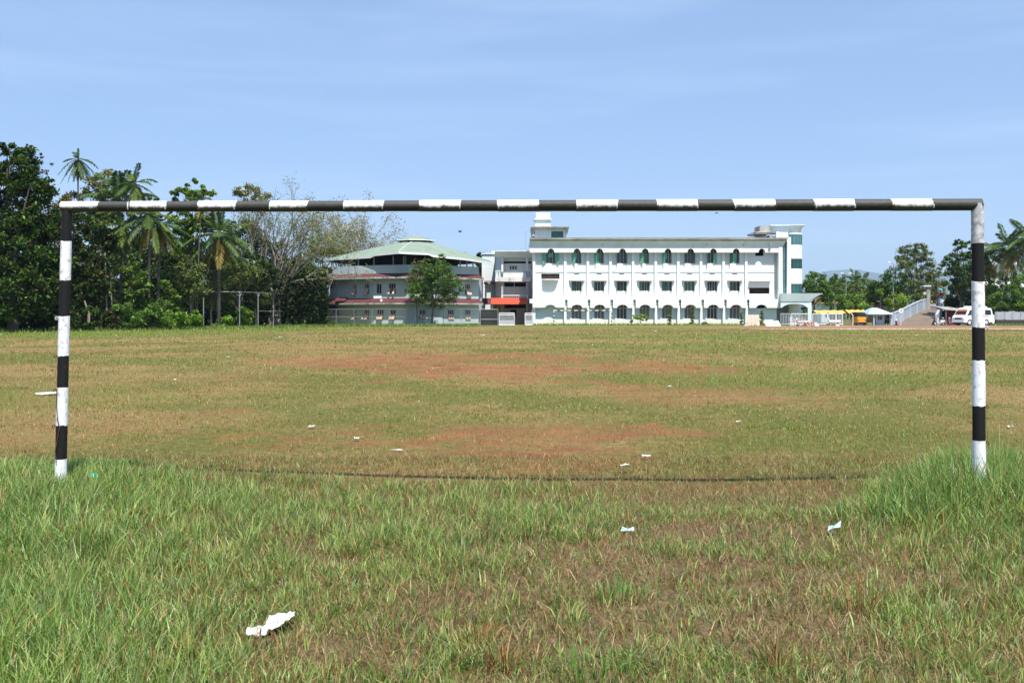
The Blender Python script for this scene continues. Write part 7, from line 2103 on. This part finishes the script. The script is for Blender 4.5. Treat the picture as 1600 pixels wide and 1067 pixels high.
# ================================================================== VEHICLES
def minibus():
    D = 124.6
    yaw = R(180 + 25)
    loc = (X(1523.5, D), D + .6, 0)
    g = thing('minibus', 'white minibus with an orange sun strip parked behind the right goalpost', 'minibus', loc, yaw)
    W = .92
    def half(z): return W if z < 1.25 else W - .13 * (z - 1.25)
    prof = [(-2.45, .42), (-2.5, .9), (-2.46, 1.5), (-2.36, 2.05), (-2.2, 2.2), (.9, 2.26), (1.45, 2.2), (1.72, 2.08), (2.28, 1.28), (2.52, 1.12), (2.6, .8), (2.58, .42)]
    def arch(cx): return [(cx + .42 * math.cos(a), .36 + .42 * math.sin(a)) for a in [math.pi * k / 8 for k in range(9)]]
    low = [(2.58, .36)] + arch(1.62) + arch(-1.35) + [(-2.45, .36)]
    outline = [p for p in prof] + low[0:0]
    poly = prof + [(2.05, .36)] + [q for q in arch(1.62)][1:-1] + [(1.19, .36), (-.92, .36)] + [q for q in arch(-1.35)][1:-1] + [(-1.78, .36)]
    mb = MB(); mb.prism(poly, lambda u, q, d: (u, d * half(q), q), -1, 1)
    mb.build('body', M['vanwhite'], g)
    mb = MB(); mb.loft([[(-1.9, -.62, 2.2), (1.0, -.62, 2.235), (1.0, .62, 2.235), (-1.9, .62, 2.2)], [(-1.8, -.52, 2.42), (.8, -.52, 2.44), (.8, .52, 2.44), (-1.8, .52, 2.42)]]); mb.build('roof_pod', M['vanwhite'], g)
    for s in (-1, 1):
        for nm, a in (('side_window', [(-2.2, 1.36), (-.95, 1.36), (-.95, 1.95), (-2.15, 1.95)]), ('side_window', [(-.85, 1.36), (.3, 1.36), (.3, 1.95), (-.85, 1.95)]), ('door_window', [(.48, 1.36), (1.86, 1.34), (1.52, 1.92), (.48, 1.95)])):
            mb = MB(); mb.prism(a, lambda u, q, d: (u, s * (half(q) + d), q), .004, .014); mb.build(nm, M['glass'], g)
        mb = MB(); mb.prism([(.39, .5), (.42, .5), (.42, 1.98), (.39, 1.98)], lambda u, q, d: (u, s * (half(q) + d), q), .003, .01); mb.build('door_seam', M['steel'], g)
        mb = MB(); mb.box(1.85, 1.95, s * 1.0 - .06, s * 1.0 + .06, 1.3, 1.5); mb.bar((1.85, s * .9, 1.35), (1.9, s * 1.0, 1.38), .015, n=4); mb.build('mirror', M['blackpaint'], g)
        for cx in (1.62, -1.35):
            wr = thing('wheel', None, None, (0, 0, 0)); del_keys = None
            wr.parent = g
            mb = MB(); y0 = s * .80
            mb.tube([(cx, y0 - s * .14, .36), (cx, y0 - s * .10, .36), (cx, y0 + s * .06, .36), (cx, y0 + s * .10, .36)], [.30, .355, .355, .30], 24); mb.build('tyre', M['rubber'], wr, smooth=True)
            mb = MB(); mb.tube([(cx, y0 + s * .101, .36), (cx, y0 + s * .12, .36), (cx, y0 + s * .135, .36)], [.24, .22, .08], 20); mb.build('rim', M['hubcap'], wr, smooth=True)
    # front: windscreen on the slope, sun strip, lamps, bumper
    def slope(t): return (1.72 + (2.28 - 1.72) * t, 2.08 + (1.28 - 2.08) * t)
    nx, nz = .82, .57
    def quad(t0, t1, w0, w1, e, nm, m):
        p, q = slope(t0), slope(t1)
        mb = MB(); v = [(p[0] + nx * e, -w0, p[1] + nz * e), (p[0] + nx * e, w0, p[1] + nz * e), (q[0] + nx * e, w1, q[1] + nz * e), (q[0] + nx * e, -w1, q[1] + nz * e)]
        v += [(a - nx * .012, b, c - nz * .012) for a, b, c in v]
        mb.add(v, [(0, 1, 2, 3), (7, 6, 5, 4), (0, 4, 5, 1), (1, 5, 6, 2), (2, 6, 7, 3), (3, 7, 4, 0)]); mb.build(nm, M[m], g)
    quad(.05, .95, .72, .82, .016, 'windscreen', 'glass'); quad(.07, .34, .70, .74, .024, 'sun_strip', 'orange'); quad(.86, .94, .70, .78, .024, 'dash_strip', 'orange')
    for s in (-1, 1):
        mb = MB(); mb.tube([(2.54, s * .66, .88), (2.63, s * .66, .88)], [.13, .12], 14); mb.build('headlight', M['lamp'], g, smooth=True)
    mb = MB(); mb.box(2.565, 2.615, -.5, .5, .78, .98); mb.build('grille', M['blackpaint'], g)
    mb = MB(); mb.box(2.5, 2.70, -.93, .93, .38, .58); mb.build('bumper', M['vanwhite'], g, bevel=.03)
    mb = MB(); mb.box(-2.3, 2.4, -.75, .75, .28, .40); mb.build('underbody', M['blackpaint'], g)
    mb = MB()
    for s in (-1, 1): mb.box(-2.53, -2.47, s * .72 - .1, s * .72 + .1, .72, 1.0)
    mb.build('tail_lamp', M['redpaint'], g)
    for s in (-1, 1):
        mb = MB()
        mb.prism([(-1.75, 1.13), (-1.1, 1.13), (-1.1, 1.19), (-1.75, 1.19)], lambda u, q, d: (u, s * (half(q) + d), q), .003, .007); mb.build('side_emblem', M['steel'], g)
minibus()

def motorbike(label, px, D, yaw, paint, scooter=False):
    g = thing('motorbike' if not scooter else 'scooter', label, 'motorbike' if not scooter else 'scooter', (X(px, D), D, 0), yaw, group='two wheelers parked beside the ramp')
    rw = .30 if not scooter else .23
    for cx in (.62, -.62):
        wr = thing('wheel', None, None); wr.parent = g
        n = 20; mb = MB(); pts = [(cx + rw * math.cos(2 * math.pi * k / n), 0, rw + .02 + rw * math.sin(2 * math.pi * k / n)) for k in range(n + 1)]
        mb.tube(pts, [.05] * (n + 1), 6, cap=False); mb.build('tyre', M['rubber'], wr, smooth=True)
        mb = MB(); mb.tube([(cx, -.03, rw + .02), (cx, .03, rw + .02)], [rw * .55, rw * .55], 12)
        for k in range(5): a = 2 * math.pi * k / 5; mb.bar((cx, 0, rw), (cx + rw * .95 * math.cos(a), 0, rw + .02 + rw * .95 * math.sin(a)), .015, n=4)
        mb.build('rim', M['hubcap'], wr)
    mb = MB()
    if scooter:
        mb.loft([[(-.75, -.16, .45), (-.1, -.16, .3), (-.1, .16, .3), (-.75, .16, .45)], [(-.85, -.14, .68), (-.05, -.14, .66), (-.05, .14, .66), (-.85, .14, .68)]])
        mb.loft([[(-.1, -.17, .22), (.35, -.17, .22), (.35, .17, .22), (-.1, .17, .22)], [(-.1, -.17, .30), (.38, -.17, .30), (.38, .17, .30), (-.1, .17, .30)]])
        mb.loft([[(.34, -.2, .28), (.44, -.2, .28), (.44, .2, .28), (.34, .2, .28)], [(.22, -.16, .95), (.32, -.10, .98), (.32, .10, .98), (.22, .16, .95)]])
    else:
        mb.loft([[(-.05, -.12, .72), (.42, -.13, .72), (.42, .13, .72), (-.05, .13, .72)], [(.0, -.09, .92), (.36, -.1, .95), (.36, .1, .95), (.0, .09, .92)]])
        mb.box(-.85, -.2, -.11, .11, .62, .74); mb.box(-.1, .3, -.14, .14, .32, .62)
    mb.build('body', M[paint], g, bevel=.02)
    mb = MB(); mb.bar((.62, .06, rw), (.32, .06, 1.0), .025); mb.bar((.62, -.06, rw), (.32, -.06, 1.0), .025); mb.bar((-.62, 0, rw), (.2, 0, .45), .03); mb.build('fork', M['steel'], g)
    mb = MB(); mb.tube([(.15, -.34, 1.02), (.30, -.12, 1.06), (.30, .12, 1.06), (.15, .34, 1.02)], [.02] * 4, 6); mb.build('handlebar', M['blackpaint'], g)
    mb = MB(); mb.loft([[(-.85, -.12, .75), (-.05, -.12, .73), (-.05, .12, .73), (-.85, .12, .75)], [(-.85, -.1, .85), (-.05, -.09, .80), (-.05, .09, .80), (-.85, .1, .85)]]); mb.build('seat', M['blackpaint'], g, bevel=.02)
    mb = MB(); mb.tube([(.40, 0, .93), (.47, 0, .92)], [.09, .08], 10); mb.build('headlight', M['lamp'], g)
motorbike('white fronted scooter leaning nearest the ramp parapet', 1467.5, 125.5, R(200), 'paper', True)
motorbike('black motorbike between the white scooter and the red one', 1474.5, 126.5, R(235), 'blackpaint')
motorbike('red motorbike beside the front of the minibus', 1484, 127, R(240), 'redpaint')

def rickshaw():
    D = 127.5
    g = thing('auto_rickshaw', 'orange yellow three wheeler seen from behind left of the kiosk', 'auto rickshaw', (X(1339.5, D), D, 0), R(90 + 8))
    mb = MB()
    sec = [(-1.15, .30, .56, .95), (-1.2, .62, .60, 1.05), (-.3, .62, .62, 1.05), (.5, .55, .50, .80), (1.15, .26, .46, .86)]
    mb.loft([[(x, -h, lo), (x, h, lo), (x, h * .96, hi), (x, -h * .96, hi)] for x, h, lo, hi in [(-1.2, .62, .28, 1.10), (-.2, .62, .28, 1.10), (-.15, .60, .28, .55), (.6, .5, .28, .55), (1.2, .26, .36, 1.0)]])
    mb.build('body', M['rick'], g, bevel=.03)
    mb = MB(); mb.loft([[(-1.2, -.6, 1.11), (-1.2, .6, 1.11), (-1.12, .52, 1.6), (-1.12, -.52, 1.6)], [(-.2, -.6, 1.11), (-.2, .6, 1.11), (-.2, .54, 1.68), (-.2, -.54, 1.68)]])
    mb.loft([[(-.2, -.56, 1.58), (-.2, .56, 1.58), (-.2, .5, 1.69), (-.2, -.5, 1.69)], [(.75, -.46, 1.54), (.75, .46, 1.54), (.75, .42, 1.62), (.75, -.42, 1.62)]])
    mb.build('canopy', M['blackpaint'], g)
    mb = MB(); mb.add([(.76, -.42, 1.56), (.76, .42, 1.56), (1.1, .3, 1.02), (1.1, -.3, 1.02), (.78, -.42, 1.57), (.78, .42, 1.57), (1.12, .3, 1.03), (1.12, -.3, 1.03)], [(0, 1, 2, 3), (7, 6, 5, 4), (0, 4, 5, 1), (1, 5, 6, 2), (2, 6, 7, 3), (3, 7, 4, 0)]); mb.build('windscreen', M['glass'], g)
    mb = MB(); mb.box(-1.26, -1.2, -.6, .6, .22, .40); mb.build('bumper', M['blackpaint'], g)
    for cx, cy in ((-.8, .55), (-.8, -.55), (1.0, 0)):
        mb = MB(); mb.tube([(cx, cy - .06, .22), (cx, cy + .06, .22)], [.22, .22], 18); mb.build('wheel', M['rubber'], g)
    for s in (-1, 1): mb = MB(); mb.box(-1.24, -1.20, s * .5 - .07, s * .5 + .07, .58, .74); mb.build('tail_lamp', M['redpaint'], g)
rickshaw()

def bird(label, px, py, D, span, roll):
    g = thing('crow', label, 'bird', P(px, py, D), R(35))
    mb = MB(); s = span
    mb.tube([(-.30 * s, 0, .0), (-.2 * s, 0, .0), (0, 0, -.01 * s), (.2 * s, 0, .01 * s), (.27 * s, 0, .03 * s), (.36 * s, 0, .02 * s)], [.06 * s, .03 * s, .075 * s, .06 * s, .045 * s, .005 * s], 8)
    mb.build('body', M['birdblack'], g, smooth=True)
    for sd in (-1, 1):
        mb = MB(); a = R(roll)
        q = [(.12, 0, 0), (.14, .25, .25 * math.sin(a)), (.02, .52, .5 * math.sin(a)), (-.1, .28, .25 * math.sin(a)), (-.12, 0, 0)]
        mb.add([(x * s, sd * y * s, z * s + .012 * s) for x, y, z in q] + [(x * s, sd * y * s, z * s - .012 * s) for x, y, z in q], [(0, 1, 2, 3, 4), (9, 8, 7, 6, 5)] + [(i, 5 + i, 5 + (i + 1) % 5, (i + 1) % 5) for i in range(5)])
        mb.build('wing', M['birdblack'], g)
bird('small black crow flying above the green hall roof', 718.5, 362.5, 90, .55, 40)
bird('tiny black bird flying just under the crossbar above the school', 1120, 332.5, 90, .45, -30)

# ================================================================== HILLS AND AIR
def hills():
    rng = np.random.default_rng(2)
    nx, ny = 220, 26
    xs = np.linspace(-2600, 10400, nx); ys = np.linspace(10200, 12900, ny)
    gx, gy = np.meshgrid(xs, ys)
    t = (gy - 10200) / 2700
    ridge = np.sin(np.pi * np.clip(t * 1.05, 0, 1)) ** 1.2
    u = gx / 11500 * F + 800
    prof = np.interp(u, [400, 900, 1150, 1250, 1290, 1340, 1380, 1420, 1470, 1560, 1700, 1900], [20, 40, 72, 102, 127, 129, 118, 123, 132, 126, 112, 82])
    z = ridge * prof * 4.1 * (0.93 + .16 * (fbm(gx / 640, gy / 640, 61, 4) - .5)) - 5
    V = np.stack([gx.ravel(), gy.ravel(), z.ravel()], 1)
    i = (np.arange(ny - 1)[:, None] * nx + np.arange(nx - 1)[None, :]).ravel()
    Fc = np.stack([i, i + 1, i + nx + 1, i + nx], 1)
    m = mat('wooded_hillside', (.045, .075, .035), .95, .35, .003)
    o = soup('hills', V, Fc, None, m, smooth=True)
    tag(o, kind='structure')
hills()

def haze():
    mb = MB(); mb.box(-12000, 12000, -95, 13000, -1.6, 560)
    m = bpy.data.materials.new('haze_air'); m.use_nodes = True
    t = m.node_tree; t.nodes.clear()
    o_ = t.nodes.new('ShaderNodeOutputMaterial'); v = t.nodes.new('ShaderNodeVolumePrincipled')
    v.inputs['Color'].default_value = (.62, .79, 1.0, 1); v.inputs['Density'].default_value = HAZE; v.inputs['Anisotropy'].default_value = 0.0
    t.links.new(v.outputs['Volume'], o_.inputs['Volume'])
    o = mb.build('haze', m); tag(o, kind='stuff')
HAZE = 0.00009
if HAZE: haze()
